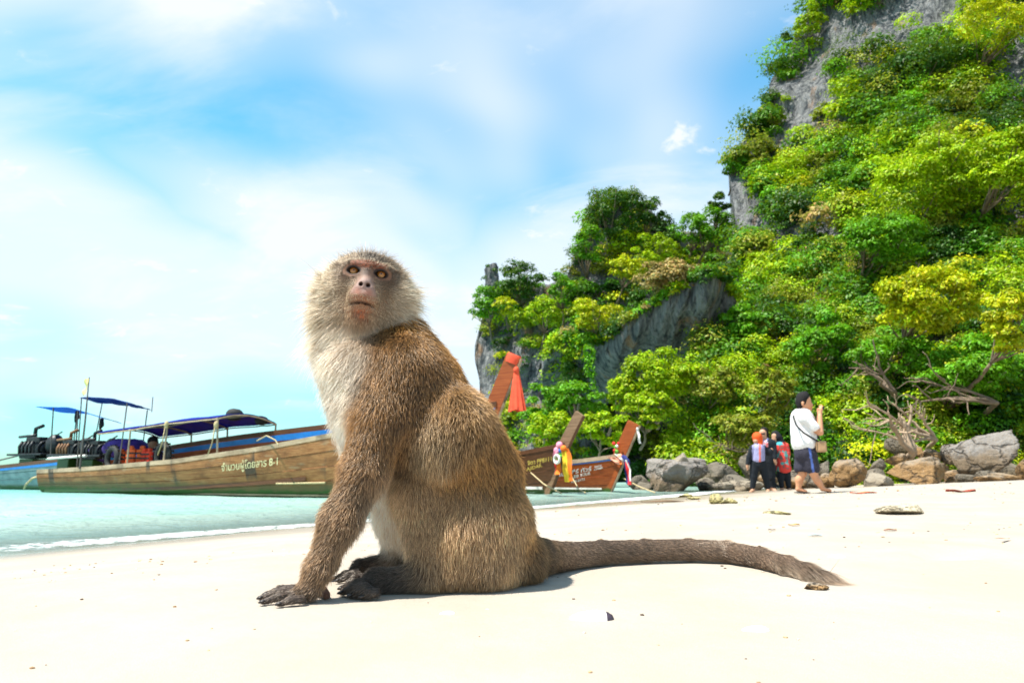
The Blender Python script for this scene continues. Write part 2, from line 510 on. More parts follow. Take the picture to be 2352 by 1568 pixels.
# ================================================================== implicit bodies
class Prim:
    __slots__ = ('a', 'b', 'ra', 'rb', 'k', 'neg', 'paint', 'pr', 'sq')
    def __init__(s, a, b, ra, rb=None, k=0.02, neg=False, paint=False, pr=None, sq=None):
        s.a = np.asarray(a, float); s.b = np.asarray(b, float); s.ra = ra; s.rb = ra if rb is None else rb
        s.k = k; s.neg = neg; s.paint = paint; s.pr = pr; s.sq = sq   # sq: (axis vector, factor) squashes distance along the axis
    def d(s, p):
        if s.sq is not None:
            ax, f = s.sq
            q = p - s.a
            p = s.a + q + ax * ((q @ ax) * (1 / f - 1))[:, None]
        ba = s.b - s.a; L = float(ba @ ba)
        pa = p - s.a
        if L < 1e-12: r = np.linalg.norm(pa, axis=-1) - s.ra
        else:
            t = np.clip((pa @ ba) / L, 0, 1)
            r = np.linalg.norm(pa - t[:, None] * ba, axis=-1) - (s.ra + (s.rb - s.ra) * t)
        return r

def sdf(p, prims):
    d = None
    for q in prims:
        if q.paint: continue
        e = q.d(p)
        if d is None: d = e; continue
        if q.neg:
            e = -e; h = np.maximum(q.k - np.abs(d - e), 0) / q.k
            d = np.maximum(d, e) + h * h * q.k / 4
        else:
            h = np.maximum(q.k - np.abs(d - e), 0) / q.k
            d = np.minimum(d, e) - h * h * q.k / 4
    return d

def sdf_mesh(prims, vox, pad=0.02, fn=None):
    pos = [q for q in prims if not q.paint and not q.neg]
    lo = np.min([np.minimum(q.a - q.ra, q.b - q.rb) for q in pos], 0) - pad
    hi = np.max([np.maximum(q.a + q.ra, q.b + q.rb) for q in pos], 0) + pad
    B = 6
    nb = np.ceil((hi - lo) / (vox * B)).astype(int)
    n = nb * B
    cc = np.stack(np.meshgrid(*[lo[i] + (np.arange(nb[i]) + 0.5) * B * vox for i in range(3)], indexing='ij'), -1).reshape(-1, 3)
    f = (lambda p: sdf(p, prims)) if fn is None else fn
    dc = f(cc).reshape(nb)
    near = np.abs(dc) < B * vox * 1.25
    val = np.repeat(np.repeat(np.repeat(dc, B, 0), B, 1), B, 2).astype(np.float32)
    msk = np.repeat(np.repeat(np.repeat(near, B, 0), B, 1), B, 2)
    idx = np.argwhere(msk)
    pts = lo + (idx + 0.5) * vox
    v = np.empty(len(pts), np.float32)
    for s0 in range(0, len(pts), 200000): v[s0:s0 + 200000] = f(pts[s0:s0 + 200000])
    val[msk] = v
    ins = val < 0
    cnt = np.zeros(np.array(val.shape) - 1, np.int8)
    for a in (0, 1):
        for b in (0, 1):
            for c_ in (0, 1):
                cnt += ins[a:ins.shape[0] - 1 + a, b:ins.shape[1] - 1 + b, c_:ins.shape[2] - 1 + c_]
    act = (cnt > 0) & (cnt < 8)
    cells = np.argwhere(act)
    vid = np.full(act.shape, -1, np.int64); vid[act] = np.arange(len(cells))
    acc = np.zeros((len(cells), 3)); num = np.zeros(len(cells))
    cor = [(a, b, c_) for a in (0, 1) for b in (0, 1) for c_ in (0, 1)]
    cv = {q: val[cells[:, 0] + q[0], cells[:, 1] + q[1], cells[:, 2] + q[2]] for q in cor}
    for q in cor:
        for ax in range(3):
            if q[ax]: continue
            r = tuple(1 if i == ax else q[i] for i in range(3))
            A, Bv = cv[q], cv[r]
            m = (A < 0) != (Bv < 0)
            t = np.where(m, A / np.where(m, A - Bv, 1), 0)
            pnt = np.tile(np.array(q, float), (len(cells), 1)); pnt[:, ax] += t
            acc += np.where(m[:, None], pnt, 0); num += m
    V = lo + (cells + acc / num[:, None] + 0.5) * vox
    F = []
    for ax in range(3):
        o1, o2 = [(1, 2), (2, 0), (0, 1)][ax]
        sl0 = [slice(1, -1)] * 3; sl1 = [slice(1, -1)] * 3
        sl0[ax] = slice(0, -1); sl1[ax] = slice(1, None)
        A = ins[tuple(sl0)]; Bm = ins[tuple(sl1)]
        e = np.argwhere(A != Bm)
        if not len(e): continue
        flip = A[e[:, 0], e[:, 1], e[:, 2]]
        base = e.copy(); base[:, o1] += 1; base[:, o2] += 1
        qd = []
        for (d1, d2) in ((-1, -1), (0, -1), (0, 0), (-1, 0)):
            cidx = base.copy(); cidx[:, o1] += d1; cidx[:, o2] += d2
            qd.append(vid[cidx[:, 0], cidx[:, 1], cidx[:, 2]])
        qd = np.stack(qd, -1)
        qd[~flip] = qd[~flip][:, ::-1]
        F.append(qd[(qd >= 0).all(1)])
    return V, np.concatenate(F)

def sdf_normals(p, prims, e=0.002):
    g = np.stack([sdf(p + np.eye(3)[i] * e, prims) - sdf(p - np.eye(3)[i] * e, prims) for i in range(3)], -1)
    return unit(g)

# ================================================================== MONKEY
def PP(x, y, Y, rpx):            # place and radius
    p = W(x, y, Y); return p, rpx * depth_of(p) / FX

def cone(A, B, pr=None, k=0.03, **kw):
    a, ra = PP(*A); b, rb = PP(*B)
    return Prim(a, b, ra, rb, k=k, pr=pr, **kw)

def pr(root, tip, ln, lift, flow=None, dens=1.0, w=1.0):
    return dict(root=np.array(root), tip=np.array(tip), len=ln, lift=lift, flow=None if flow is None else np.array(flow, float), dens=dens, w=w)

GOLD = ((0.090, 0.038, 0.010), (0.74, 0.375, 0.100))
BROWN = ((0.065, 0.030, 0.010), (0.52, 0.270, 0.090))
ARM = ((0.115, 0.066, 0.034), (0.58, 0.360, 0.190))
LEG = ((0.34, 0.190, 0.088), (0.86, 0.575, 0.305))
CREAM = ((0.92, 0.73, 0.53), (0.99, 0.91, 0.79))
GREYT = ((0.115, 0.075, 0.052), (0.46, 0.320, 0.220))
BLACK = ((0.028, 0.021, 0.018), (0.15, 0.112, 0.090))
DARKB = ((0.060, 0.034, 0.014), (0.30, 0.170, 0.070))
SANDY = ((0.62, 0.52, 0.40), (0.74, 0.64, 0.50))

BODY = []
Y0 = 1.17
# trunk
BODY += [cone((858, 830, 1.15, 70), (905, 910, 1.165, 96), pr(*BROWN, 0.020, 0.30, (0.35, 0, -1)), k=0.03)]
BODY += [cone((900, 910, 1.165, 94), (995, 985, 1.18, 100), pr(*BROWN, 0.020, 0.28, (0.5, 0, -1)), k=0.05)]
BODY += [cone((995, 985, 1.18, 98), (1064, 1110, 1.185, 117), pr(*GOLD, 0.019, 0.25, (0.35, 0, -1)), k=0.05)]
BODY += [cone((1064, 1110, 1.185, 117), (1100, 1240, 1.19, 94), pr(*GOLD, 0.019, 0.24, (0.2, 0, -1)), k=0.05)]
# back ridge and flank roll catching the sun
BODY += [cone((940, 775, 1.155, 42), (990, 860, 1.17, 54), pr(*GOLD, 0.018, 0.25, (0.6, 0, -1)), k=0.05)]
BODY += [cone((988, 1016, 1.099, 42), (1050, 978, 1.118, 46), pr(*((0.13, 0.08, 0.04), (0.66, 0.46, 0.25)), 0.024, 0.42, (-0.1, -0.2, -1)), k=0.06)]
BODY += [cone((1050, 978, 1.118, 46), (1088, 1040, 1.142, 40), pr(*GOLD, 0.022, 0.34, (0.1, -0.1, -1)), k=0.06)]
# rump
BODY += [cone((1135, 1230, 1.16, 70), (1182, 1278, 1.18, 54), pr(*DARKB, 0.020, 0.3, (0.3, 0, -1)), k=0.04)]
BODY += [cone((1110, 1290, 1.19, 62), (1190, 1290, 1.19, 52), pr(*DARKB, 0.016, 0.3, (0.3, 0, -1)), k=0.04)]
# near leg: thigh, shank
BODY += [cone((1140, 1195, 1.140, 78), (982, 1134, 1.130, 54), pr(*LEG, 0.020, 0.20, (-0.05, -0.05, -1)), k=0.022)]
BODY += [cone((964, 1132, 1.126, 54), (990, 1310, 1.098, 40), pr(*LEG, 0.022, 0.20, (0.08, -0.05, -1)), k=0.025)]
BODY += [cone((1060, 1235, 1.122, 74), (1120, 1290, 1.122, 60), pr(*LEG, 0.026, 0.25, (0.05, -0.05, -1)), k=0.045)]
BODY += [cone((1000, 1318, 1.10, 30), (1095, 1322, 1.10, 28), pr(*LEG, 0.020, 0.25, (0.05, -0.05, -1)), k=0.03)]
# near foot
BODY += [cone((960, 1325, 1.085, 29), (862, 1336, 1.076, 22), pr(*BLACK, 0.012, 0.28, (-1, 0, -0.15)), k=0.02)]
BODY += [cone((862, 1334, 1.075, 22), (824, 1351, 1.072, 10), pr(*BLACK, 0.011, 0.22, (-1, 0, -0.2)), k=0.015)]
# far leg and foot
BODY += [cone((950, 1120, 1.25, 50), (905, 1280, 1.245, 26), pr(*CREAM, 0.02, 0.3, (0, 0, -1)), k=0.03)]
BODY += [cone((905, 1292, 1.235, 22), (830, 1302, 1.22, 15), pr(*BLACK, 0.012, 0.25, (-1, 0, -0.2)), k=0.015)]
BODY += [cone((830, 1306, 1.22, 14), (800, 1320, 1.215, 8), pr(*BLACK, 0.010, 0.22, (-1, 0, -0.3)), k=0.012)]
# belly between the legs
BODY += [cone((905, 1030, 1.19, 70), (930, 1180, 1.2, 62), pr(*CREAM, 0.024, 0.4, (0.1, 0, -1)), k=0.04)]
# near arm
BODY += [cone((925, 858, 1.115, 76), (880, 965, 1.085, 66), pr(*BROWN, 0.019, 0.22, (-0.1, 0, -1)), k=0.045)]
BODY += [cone((880, 965, 1.082, 64), (838, 1078, 1.05, 45), pr(*BROWN, 0.018, 0.22, (-0.25, 0, -1)), k=0.012)]
BODY += [cone((836, 1085, 1.05, 44), (782, 1195, 1.03, 35), pr(*ARM, 0.018, 0.30, (-0.5, 0, -1)), k=0.02)]
BODY += [cone((782, 1195, 1.03, 35), (732, 1305, 1.01, 24), pr(*ARM, 0.017, 0.30, (-0.45, 0, -1)), k=0.02)]
BODY += [cone((732, 1305, 1.01, 24), (710, 1349, 1.006, 19), pr(*ARM, 0.014, 0.26, (-0.7, 0, -0.6)), k=0.015)]
BODY += [cone((712, 1352, 1.005, 18), (678, 1364, 1.005, 11), pr(*GREYT, 0.010, 0.2, (-1, 0, -0.25)), k=0.015, sq=None)]
# far arm, planted behind the near one
BODY += [cone((860, 900, 1.22, 60), (835, 1080, 1.22, 36), pr(*ARM, 0.018, 0.28, (-0.2, 0, -1)), k=0.03)]
BODY += [cone((835, 1080, 1.22, 34), (752, 1290, 1.205, 19), pr(*ARM, 0.016, 0.28, (-0.4, 0, -1)), k=0.02)]
BODY += [cone((752, 1290, 1.205, 19), (728, 1312, 1.2, 13), pr(*GREYT, 0.010, 0.2, (-1, 0, -0.3)), k=0.015)]
# fingers of the near hand, toes
def digit(A, B, r0, r1, zmid, props, zA=0.016, zB=0.007):
    a = G(A[0], A[1], zA); b = G(B[0], B[1], zB); m = (a + b) / 2; m[2] = zmid
    return [Prim(a, m, r0, r0 * 0.92, k=0.006, pr=props), Prim(m, b, r0 * 0.92, r1, k=0.004, pr=props)]
HF = pr(*((0.05, 0.036, 0.03), (0.26, 0.19, 0.145)), 0.006, 0.10, (-1, 0, -0.25), dens=0.5)
BODY += digit((678, 1351), (612, 1364), 0.0062, 0.0040, 0.0105, HF, 0.011, 0.0042)
BODY += digit((676, 1359), (600, 1373), 0.0064, 0.0042, 0.0105, HF, 0.010, 0.0042)
BODY += digit((682, 1368), (605, 1382), 0.0064, 0.0042, 0.0100, HF, 0.009, 0.0042)
BODY += digit((694, 1376), (643, 1387), 0.0060, 0.0040, 0.0085, HF, 0.008, 0.0040)
THUMB = pr((0.20, 0.085, 0.05), (0.3, 0.16, 0.1), 0.004, 0.2, (0.5, 0, -1), dens=0.15)
BODY += digit((728, 1352), (751, 1368), 0.0075, 0.0052, 0.010, THUMB, 0.010, 0.005)
TF = pr(*BLACK, 0.007, 0.12, (-1, 0, -0.3), dens=0.75)
BODY += digit((838, 1340), (785, 1351), 0.0074, 0.0042, 0.0135, TF, 0.018, 0.0045)
BODY += digit((838, 1349), (785, 1361), 0.0076, 0.0044, 0.0125, TF, 0.016, 0.0045)
BODY += digit((846, 1357), (806, 1368), 0.0074, 0.0042, 0.0105, TF, 0.012, 0.0042)
BODY += digit((864, 1361), (834, 1371), 0.0070, 0.0042, 0.0090, TF, 0.010, 0.0042)
BODY += digit((818, 1317), (773, 1327), 0.0066, 0.0042, 0.0105, TF, 0.012, 0.0042)
BODY += digit((822, 1322), (778, 1333), 0.0066, 0.0042, 0.0100, TF, 0.011, 0.0042)
BODY += digit((834, 1325), (800, 1336), 0.0064, 0.0042, 0.0090, TF, 0.010, 0.0042)
# tail, lying on the sand
TL = [(1195, 1268, 46, 1.21), (1245, 1277, 38, 1.255), (1300, 1278, 31, 1.33), (1380, 1268, 25, 1.39), (1480, 1263, 22.5, 1.425), (1580, 1261, 22, 1.44),
      (1670, 1265, 21.5, 1.42), (1745, 1279, 21, 1.35), (1805, 1297, 19.5, 1.265), (1850, 1312, 17, 1.215), (1885, 1322, 13, 1.19)]
for i in range(len(TL) - 1):
    A, B = TL[i], TL[i + 1]
    fl = W(B[0], B[1], B[3]) - W(A[0], A[1], A[3]); fl = fl / np.linalg.norm(fl); fl[2] -= 0.12
    BODY += [cone((A[0], A[1], A[3], A[2]), (B[0], B[1], B[3], B[2]), pr(*(DARKB if i == 0 else GREYT), 0.013 + 0.0005 * i + (0.010 if i > 7 else 0) + (0.03 if i == 9 else 0), 0.065, fl, dens=0.95), k=0.006)]
# colour only: cream throat, chest and belly, grey-dark patch on the rump
BODY += [cone((796, 850, 1.10, 46), (794, 960, 1.10, 40), pr(*CREAM, 0.034, 0.50, (-0.45, -0.1, -1), w=2.6), paint=True)]
BODY += [cone((775, 850, 1.17, 66), (800, 990, 1.17, 58), pr(*CREAM, 0.034, 0.50, (-0.5, 0, -1), w=2.4), paint=True)]
BODY += [cone((816, 840, 1.14, 66), (852, 930, 1.15, 72), pr(*CREAM, 0.030, 0.42, (-0.4, 0, -1)), k=0.035)]
BODY += [cone((872, 1120, 1.08, 16), (905, 1260, 1.10, 16), pr(*CREAM, 0.022, 0.35, (0.15, 0, -1), w=1.5), paint=True)]
BODY += [cone((868, 1110, 1.045, 10), (800, 1270, 1.03, 10), pr(*((0.40, 0.29, 0.18), (0.70, 0.58, 0.44)), 0.022, 0.5, (-0.1, 0, -1), w=0.9), paint=True)]
BODY += [cone((1030, 1345, 1.06, 20), (1110, 1340, 1.07, 20), pr(*DARKB, 0.018, 0.25, (0.05, 0, -1), w=1.2), paint=True)]

BODY += [cone((1770, 1312, 1.275, 7), (1862, 1334, 1.19, 7), pr(*SANDY, 0.010, 0.14, (1, 0, -0.3), w=1.3), paint=True)]
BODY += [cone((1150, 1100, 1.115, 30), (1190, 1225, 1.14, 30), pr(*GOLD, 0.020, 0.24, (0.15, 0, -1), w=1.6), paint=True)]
# ---- head, in the face's own frame: a to the picture's right, b up, c out of the face
HO = W(844, 626, 1.095)
HS = depth_of(HO) / FX
c0 = unit(CAM - HO); a0 = unit(np.array((1, 0, 0)) - c0 * c0[0]); b0 = np.cross(c0, a0)
def rot2(u, v, ang): return math.cos(ang) * u + math.sin(ang) * v, math.cos(ang) * v - math.sin(ang) * u
b0, a0 = rot2(b0, a0, math.radians(9))           # roll: crown leans to the picture's right
c0, b0 = rot2(c0, b0, math.radians(14))           # nose up
a0, c0 = rot2(a0, c0, math.radians(4))           # turned slightly to the picture's left
HR = np.stack([a0, b0, c0], 0)                   # rows
def H(a, b, c): return HO + HS * (a * a0 + b * b0 + c * c0)
def hp(A, B, ra, rb=None, k=10, **kw):
    return Prim(H(*A), H(*B), ra * HS, (ra if rb is None else rb) * HS, k=k * HS, **kw)
HEAD = []
HEAD += [hp((0, -6, -62), (0, -6, -62), 57)]                                  # cranium
HEAD += [hp((0, -2, -30), (0, -2, -30), 44, k=24)]
HEAD += [hp((-30, 2, -58), (30, 2, -58), 46, k=20)]                            # forehead
HEAD += [hp((-35, 14, -2), (-8, 17, 2), 9.5, k=9), hp((35, 14, -2), (8, 17, 2), 9.5, k=9)]                          # brow ridge
HEAD += [hp((-40, 6, -14), (-46, -22, -20), 17, k=14), hp((40, 6, -14), (46, -22, -20), 17, k=14)]
HEAD += [hp((-36, -38, -22), (-36, -60, -30), 30, k=20), hp((36, -38, -22), (36, -60, -30), 30, k=20)]   # cheeks
HEAD += [hp((0, -30, -14), (0, -63, 18), 32, 30, k=22)]                       # muzzle
HEAD += [hp((0, -4, 3), (-0, -34, 32), 9.5, 12.5, k=12)]                        # nose bridge
HEAD += [hp((0, -37, 35), (0, -37, 35), 10.5, k=8)]
HEAD += [hp((-12, -47, 33), (-17, -55, 28), 10, k=8), hp((12, -47, 33), (17, -55, 28), 10, k=8)]
HEAD += [hp((-17, -66, 18), (17, -66, 18), 17, k=12)]                         # upper lip
HEAD += [hp((0, -92, -8), (0, -104, 10), 30, 21, k=14)]                       # jaw and chin
HEAD += [hp((-12, -90, 20), (12, -90, 20), 12, k=10)]                         # lower lip
HEAD += [hp((-60, -50, -52), (-62, -85, -56), 35, k=26), hp((63, -50, -52), (66, -85, -56), 36, k=26)]    # side ruff
HEAD += [hp((-42, -30, -60), (-42, -30, -60), 45, k=26), hp((42, -30, -60), (42, -30, -60), 45, k=26)]
HEAD += [hp((0, -100, -45), (10, -165, -70), 55, 64, k=30)]                   # throat down to the chest
HEAD += [hp((55, -122, -82), (85, -172, -90), 48, 58, k=30), hp((-36, -112, -62), (-30, -150, -70), 48, 54, k=30)]
HEAD += [hp((-31, 0, -10), (-31, 0, -10), 15.5, k=7), hp((31, 0, -10), (31, 0, -10), 15.5, k=7)]              # lids
EAR = HS * 31
for sg in (1, -1):
    HEAD += [Prim(H(sg * 94, -36, -62), H(sg * 100, -52, -66), 21 * HS, 18 * HS, k=8 * HS, sq=(unit(a0 * 0.5 + c0 * 0.86), 0.42))]
    HEAD += [Prim(H(sg * 99, -40, -47), H(sg * 102, -50, -51), 10 * HS, 9 * HS, k=6 * HS, neg=True)]
# openings
for sg in (1, -1):
    for t in (-2, -1, 0, 1, 2):
        HEAD += [Prim(H(sg * 31 + t * 5.0, -0.8 - 0.5 * abs(t), 3), H(sg * 31 + t * 5.0, -0.8 - 0.5 * abs(t), 24), (8.0, 6.8, 4.2)[abs(t)] * HS, k=1.2 * HS, neg=True)]
    HEAD += [Prim(H(sg * 8.5, -40, 48), H(sg * 6.5, -37, 36), 4.6 * HS, 4.0 * HS, k=3 * HS, neg=True)]
for i in range(-4, 4):
    q = lambda t: (t * 6.2, -79.5 - 0.22 * t * t, 37 - 0.75 * t * t)
    HEAD += [Prim(H(*q(i)), H(*q(i + 1)), (2.6 if abs(i + .5) < 2.5 else 1.8) * HS, k=3 * HS, neg=True)]
# wrinkles over the brows
for bb in (22, 27):
    HEAD += [Prim(H(-22, bb, 11), H(22, bb, 11), 1.5 * HS, k=3 * HS, neg=True)]

def head_local(p): return ((p - HO) @ HR.T) / HS

def skin_colour(p):
    L = head_local(p); a, b, c = L[:, 0], L[:, 1], L[:, 2]
    base = np.tile(np.array((0.22, 0.13, 0.075)), (len(p), 1))
    def mixin(col, w): 
        nonlocal base
        w = np.clip(w, 0, 1)[:, None]; base = base * (1 - w) + np.array(col) * w
    nz = fbm(p * 160, 3, 5)
    mixin((0.165, 0.042, 0.014), sstep(50, 34, np.abs(a)) * sstep(2, 10, b) * sstep(40, 30, b))             # red brow
    em = np.maximum(np.exp(-(((a - 33) / 19) ** 2 + ((b + 3) / 14) ** 2)), np.exp(-(((a + 33) / 19) ** 2 + ((b + 3) / 14) ** 2)))
    mixin((0.090, 0.027, 0.012), em * 1.3)
    mixin((0.16, 0.075, 0.040), sstep(30, 42, np.abs(a)) * sstep(72, 56, np.abs(a)) * sstep(-34, -16, b) * sstep(22, 8, b) * 0.8)
    wr_ = np.sin(b * 2.1 + 1.5 * np.sin(a * 0.09)) * sstep(44, 20, np.abs(a)) * sstep(4, 10, b) * sstep(34, 26, b); base = base * (1 + 0.5 * wr_[:, None])
    mixin((0.040, 0.020, 0.013), np.exp(-(a / 17) ** 2) * sstep(-22, -10, b) * sstep(12, 3, b) * 0.9)        # dark bridge
    lid = np.minimum(np.hypot((a - 31) / 1.0, b * 1.55), np.hypot(a + 31, b * 1.55))
    mixin((0.020, 0.012, 0.010), sstep(19.0, 15.0, lid))
    mixin((0.31, 0.205, 0.175), np.exp(-((np.abs(a) / (14 + 0.36 * np.clip(-b - 10, 0, 60))) ** 4 + ((b + 42) / 27) ** 4)) * sstep(0, 14, c))      # greyish pink nose
    mixin((0.38, 0.16, 0.11), np.exp(-(((np.abs(a) - 12) / 9) ** 2 + ((b + 56) / 9) ** 2)) * 0.8)
    mixin((0.30, 0.105, 0.045), np.exp(-((a / 24) ** 2 + ((b + 70) / 9) ** 2)))                              # upper lip
    mixin((0.33, 0.095, 0.036), np.exp(-((a / 22) ** 2 + ((b + 104) / 17) ** 2)) * sstep(-10, 5, c) * 1.1)   # red chin
    mo = np.exp(-((np.abs(a) / 26) ** 6)) * np.exp(-(((b + 79.5 + 0.0057 * a * a) / 3.2) ** 2)) * sstep(10, 20, c)
    mixin((0.05, 0.022, 0.014), mo)
    nos = np.minimum(np.hypot(a - 8, b + 39), np.hypot(a + 8, b + 39))
    mixin((0.03, 0.010, 0.008), sstep(6.2, 3.4, nos) * sstep(20, 28, c))
    ear = (np.abs(a) > 92) & (b > -75) & (b < -10)
    mixin((0.52, 0.33, 0.20), ear * 1.0)
    return np.clip(base * (1 + 0.25 * nz[:, None]), 0, 1)

vb, fb = sdf_mesh(BODY, 0.0034)
vh, fh = sdf_mesh(HEAD, 0.0016)

def tri_sample(V, F, n, rng):
    T = np.concatenate([F[:, [0, 1, 2]], F[:, [0, 2, 3]]])
    A, B, C_ = V[T[:, 0]], V[T[:, 1]], V[T[:, 2]]
    cr = np.cross(B - A, C_ - A); ar = np.linalg.norm(cr, axis=1) / 2
    ix = rng.choice(len(T), n, p=ar / ar.sum())
    r1 = np.sqrt(rng.random(n)); r2 = rng.random(n)
    p = (1 - r1)[:, None] * A[ix] + (r1 * (1 - r2))[:, None] * B[ix] + (r1 * r2)[:, None] * C_[ix]
    return p, unit(cr[ix])

def blend(p, prims, sig=0.007):
    ws = []; out = dict(root=0, tip=0, len=0, lift=0, flow=0, dens=0); tot = 0
    ps = [q for q in prims if q.pr is not None]
    D = np.stack([q.d(p) for q in ps], 1)
    D = np.maximum(D, -0.02)
    for i, q in enumerate(ps):
        w = q.pr['w'] * np.exp(-D[:, i] / sig); tot = tot + w
        for key in ('root', 'tip', 'flow'): out[key] = out[key] + w[:, None] * q.pr[key][None]
        for key in ('len', 'lift', 'dens'): out[key] = out[key] + w * q.pr[key]
    for key in ('root', 'tip', 'flow'): out[key] = out[key] / tot[:, None]
    for key in ('len', 'lift', 'dens'): out[key] = out[key] / tot
    return out

def hair_curves(name, P0, nrm, flow, ln, lift, root, tip, mat, parent, rng, rad=0.00022, K=5, droop=0.25, wav=0.19, clump=None):
    n = len(P0)
    t = unit(flow - nrm * np.sum(flow * nrm, 1, keepdims=True))
    rnd = rng.normal(size=(n, 3)) * (wav * np.clip(lift / 0.26, 0.4, 1.0))[:, None]
    d0 = unit(t + nrm * lift[:, None] * 1.9 + rnd)
    d1 = unit(t + nrm * lift[:, None] * 0.9 + rnd * 1.3 + np.array((0, 0, -droop)))
    s = np.linspace(0, 1, K)
    pts = P0[:, None] + ln[:, None, None] * (s[None, :, None] * d0[:, None] + (s ** 2)[None, :, None] * 0.55 * (d1 - d0)[:, None])
    if clump is not None:          # tips lean to a shared centre
        cen = clump[:, None]; w = (s ** 2)[None, :, None] * 0.24
        off = (cen - P0[:, None]); off -= nrm[:, None] * np.sum(off * nrm[:, None], -1, keepdims=True)
        pts = pts + off * w
    keep_up = np.maximum(pts[..., 2], 0.0015); pts[..., 2] = keep_up
    cu = bpy.data.hair_curves.new(name)
    cu.add_curves([K] * n)
    cu.points.foreach_set('position', pts.astype(np.float32).ravel())
    r = rad * np.array([1.0, 1.0, 0.85, 0.6, 0.22][:K] if K == 5 else np.linspace(1, .2, K))
    rr = (r[None] * rng.uniform(0.7, 1.25, n)[:, None]).astype(np.float32)
    at = cu.attributes.get('radius') or cu.attributes.new('radius', 'FLOAT', 'POINT')
    at.data.foreach_set('value', rr.ravel())
    mixv = sstep(0.30, 0.80, s)[None, :, None]
    jit = (0.42 + 1.05 * rng.random(n) ** 1.3); jit = (1 + (jit - 1) * (1 - 0.7 * np.clip(root.mean(1) * 1.3, 0, 1)))[:, None, None]
    cc = (root[:, None] * (1 - mixv) + tip[:, None] * mixv) * jit
    C4 = np.ones((n, K, 4), np.float32); C4[..., :3] = np.clip(cc, 0, 1)
    ca = cu.attributes.new('col', 'FLOAT_COLOR', 'POINT'); ca.data.foreach_set('color', C4.ravel())
    cu.materials.append(mat)
    o = bpy.data.objects.new(name, cu); COL.objects.link(o); o.parent = parent
    return o

k = N('monkey_hair')
hc = k.attr('col')
hd = k.node('ShaderNodeBsdfDiffuse'); k.l.new(hc, hd.inputs['Color'])
ht = k.node('ShaderNodeBsdfTranslucent'); k.l.new(hc, ht.inputs['Color'])
hg = k.node('ShaderNodeBsdfGlossy'); hg.inputs['Roughness'].default_value = 0.34; k.l.new(k.mix(0.55, hc, (1, 0.93, 0.82)), hg.inputs['Color'])
x1 = k.node('ShaderNodeMixShader'); x1.inputs[0].default_value = 0.34; k.l.new(hd.outputs[0], x1.inputs[1]); k.l.new(ht.outputs[0], x1.inputs[2])
x2 = k.node('ShaderNodeMixShader'); x2.inputs[0].default_value = 0.13; k.l.new(x1.outputs[0], x2.inputs[1]); k.l.new(hg.outputs[0], x2.inputs[2])
M_HAIR = k.done(x2.outputs[0])
k = N('monkey_skin')
c = k.coord('Object')
M_SKIN = k.done(k.principled(k.attr('col'), 0.55, k.bump(k.math('ADD', k.noise(c, 420, 4, 0.65), k.math('MULTIPLY', k.voronoi(c, 700), 0.6)), 0.55, 0.0014), spec=0.3, Subsurface_Weight=0.0))

# skin colour of the body mesh: the fur's own undercoat
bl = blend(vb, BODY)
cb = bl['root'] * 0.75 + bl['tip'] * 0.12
ch = skin_colour(vh)
nv = len(vb)
body_me = np_mesh('macaque', np.concatenate([vb, vh]), np.concatenate([fb, fh + nv]), M_SKIN, True, np.concatenate([cb, ch]))
base = np.array(W(1000, 1300, 1.17)); base[2] = 0
monkey = bpy.data.objects.new('macaque', body_me); COL.objects.link(monkey)
tag(monkey, 'brown long-tailed monkey sitting on the sand in front, looking up', 'monkey')

hr = np.random.default_rng(3)
NB = int(260000 * HAIR)
p, nm = tri_sample(vb, fb, NB, hr)
b_ = blend(p, BODY)
Lh = head_local(p)
inside = sdf(p, HEAD) < -0.004
keep = (hr.random(NB) < b_['dens']) & ~inside & (p[:, 2] > 0.004)
p, nm = p[keep], nm[keep]; b_ = {q: v[keep] for q, v in b_.items()}
nn_ = sdf_normals(p, BODY)
ln = b_['len'] * 0.88 * hr.uniform(0.6, 1.3, len(p)) * (1 + 0.25 * fbm(p * 30, 2, 4))
# longer fringe under the flank roll
px_ = to_px(p)
fr_ = np.exp(-(((px_[:, 0] - 1030) / 70) ** 2 + ((px_[:, 1] - 1050) / 28) ** 2)) * (p[:, 1] < 1.15)
ln = ln * (1 + 0.9 * fr_)
cell = 0.0045
cl = (np.floor(p / cell) + 0.5 + 0.5 * np.stack([_hash3(*(np.floor(p / cell).astype(np.int64).T), s_) - 0.5 for s_ in (1, 2, 3)], -1)) * cell
patch = 1 + 0.42 * fbm(p * 34, 3, 12)[:, None]
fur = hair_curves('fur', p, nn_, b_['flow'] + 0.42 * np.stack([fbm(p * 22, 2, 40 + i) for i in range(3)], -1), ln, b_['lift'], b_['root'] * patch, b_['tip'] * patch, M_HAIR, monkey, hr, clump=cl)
fur['label'] = 'golden brown body fur, cream on the chest, dark on feet and tail'

# head fur
NHd = int(110000 * HAIR)
p, nm = tri_sample(vh, fh, NHd, hr)
L = head_local(p); a, b, c = L.T
nn_ = nm
r_face = np.hypot(a / 1.0, (b + 40) / 1.15)
ln = 0.0035 + 0.033 * sstep(54, 116, r_face)
ln = np.where(b > 18, 0.006 + 0.012 * sstep(18, 48, b), ln)                       # crown
ln = np.where(c < -38, np.maximum(ln, 0.016), ln)
ln = np.where((b < -96) & (np.abs(a) < 70), np.minimum(np.maximum(ln, 0.010), 0.020), ln)
bare = 0.86 * (sstep(46, 36, np.abs(a)) * sstep(-2, 2, b) * sstep(31, 24, b))                # brow
eye_ = np.minimum(((np.abs(a) - 33) / 23) ** 2 + ((b + 2) / 16) ** 2, 9)
bare = np.maximum(bare, sstep(1.15, 0.75, eye_))
bare = np.maximum(bare, sstep(27, 19, np.abs(a) - 0.30 * np.maximum(-b - 26, 0) + 4) * sstep(4, -2, b) * sstep(-66, -58, b) * sstep(-4, 6, c))
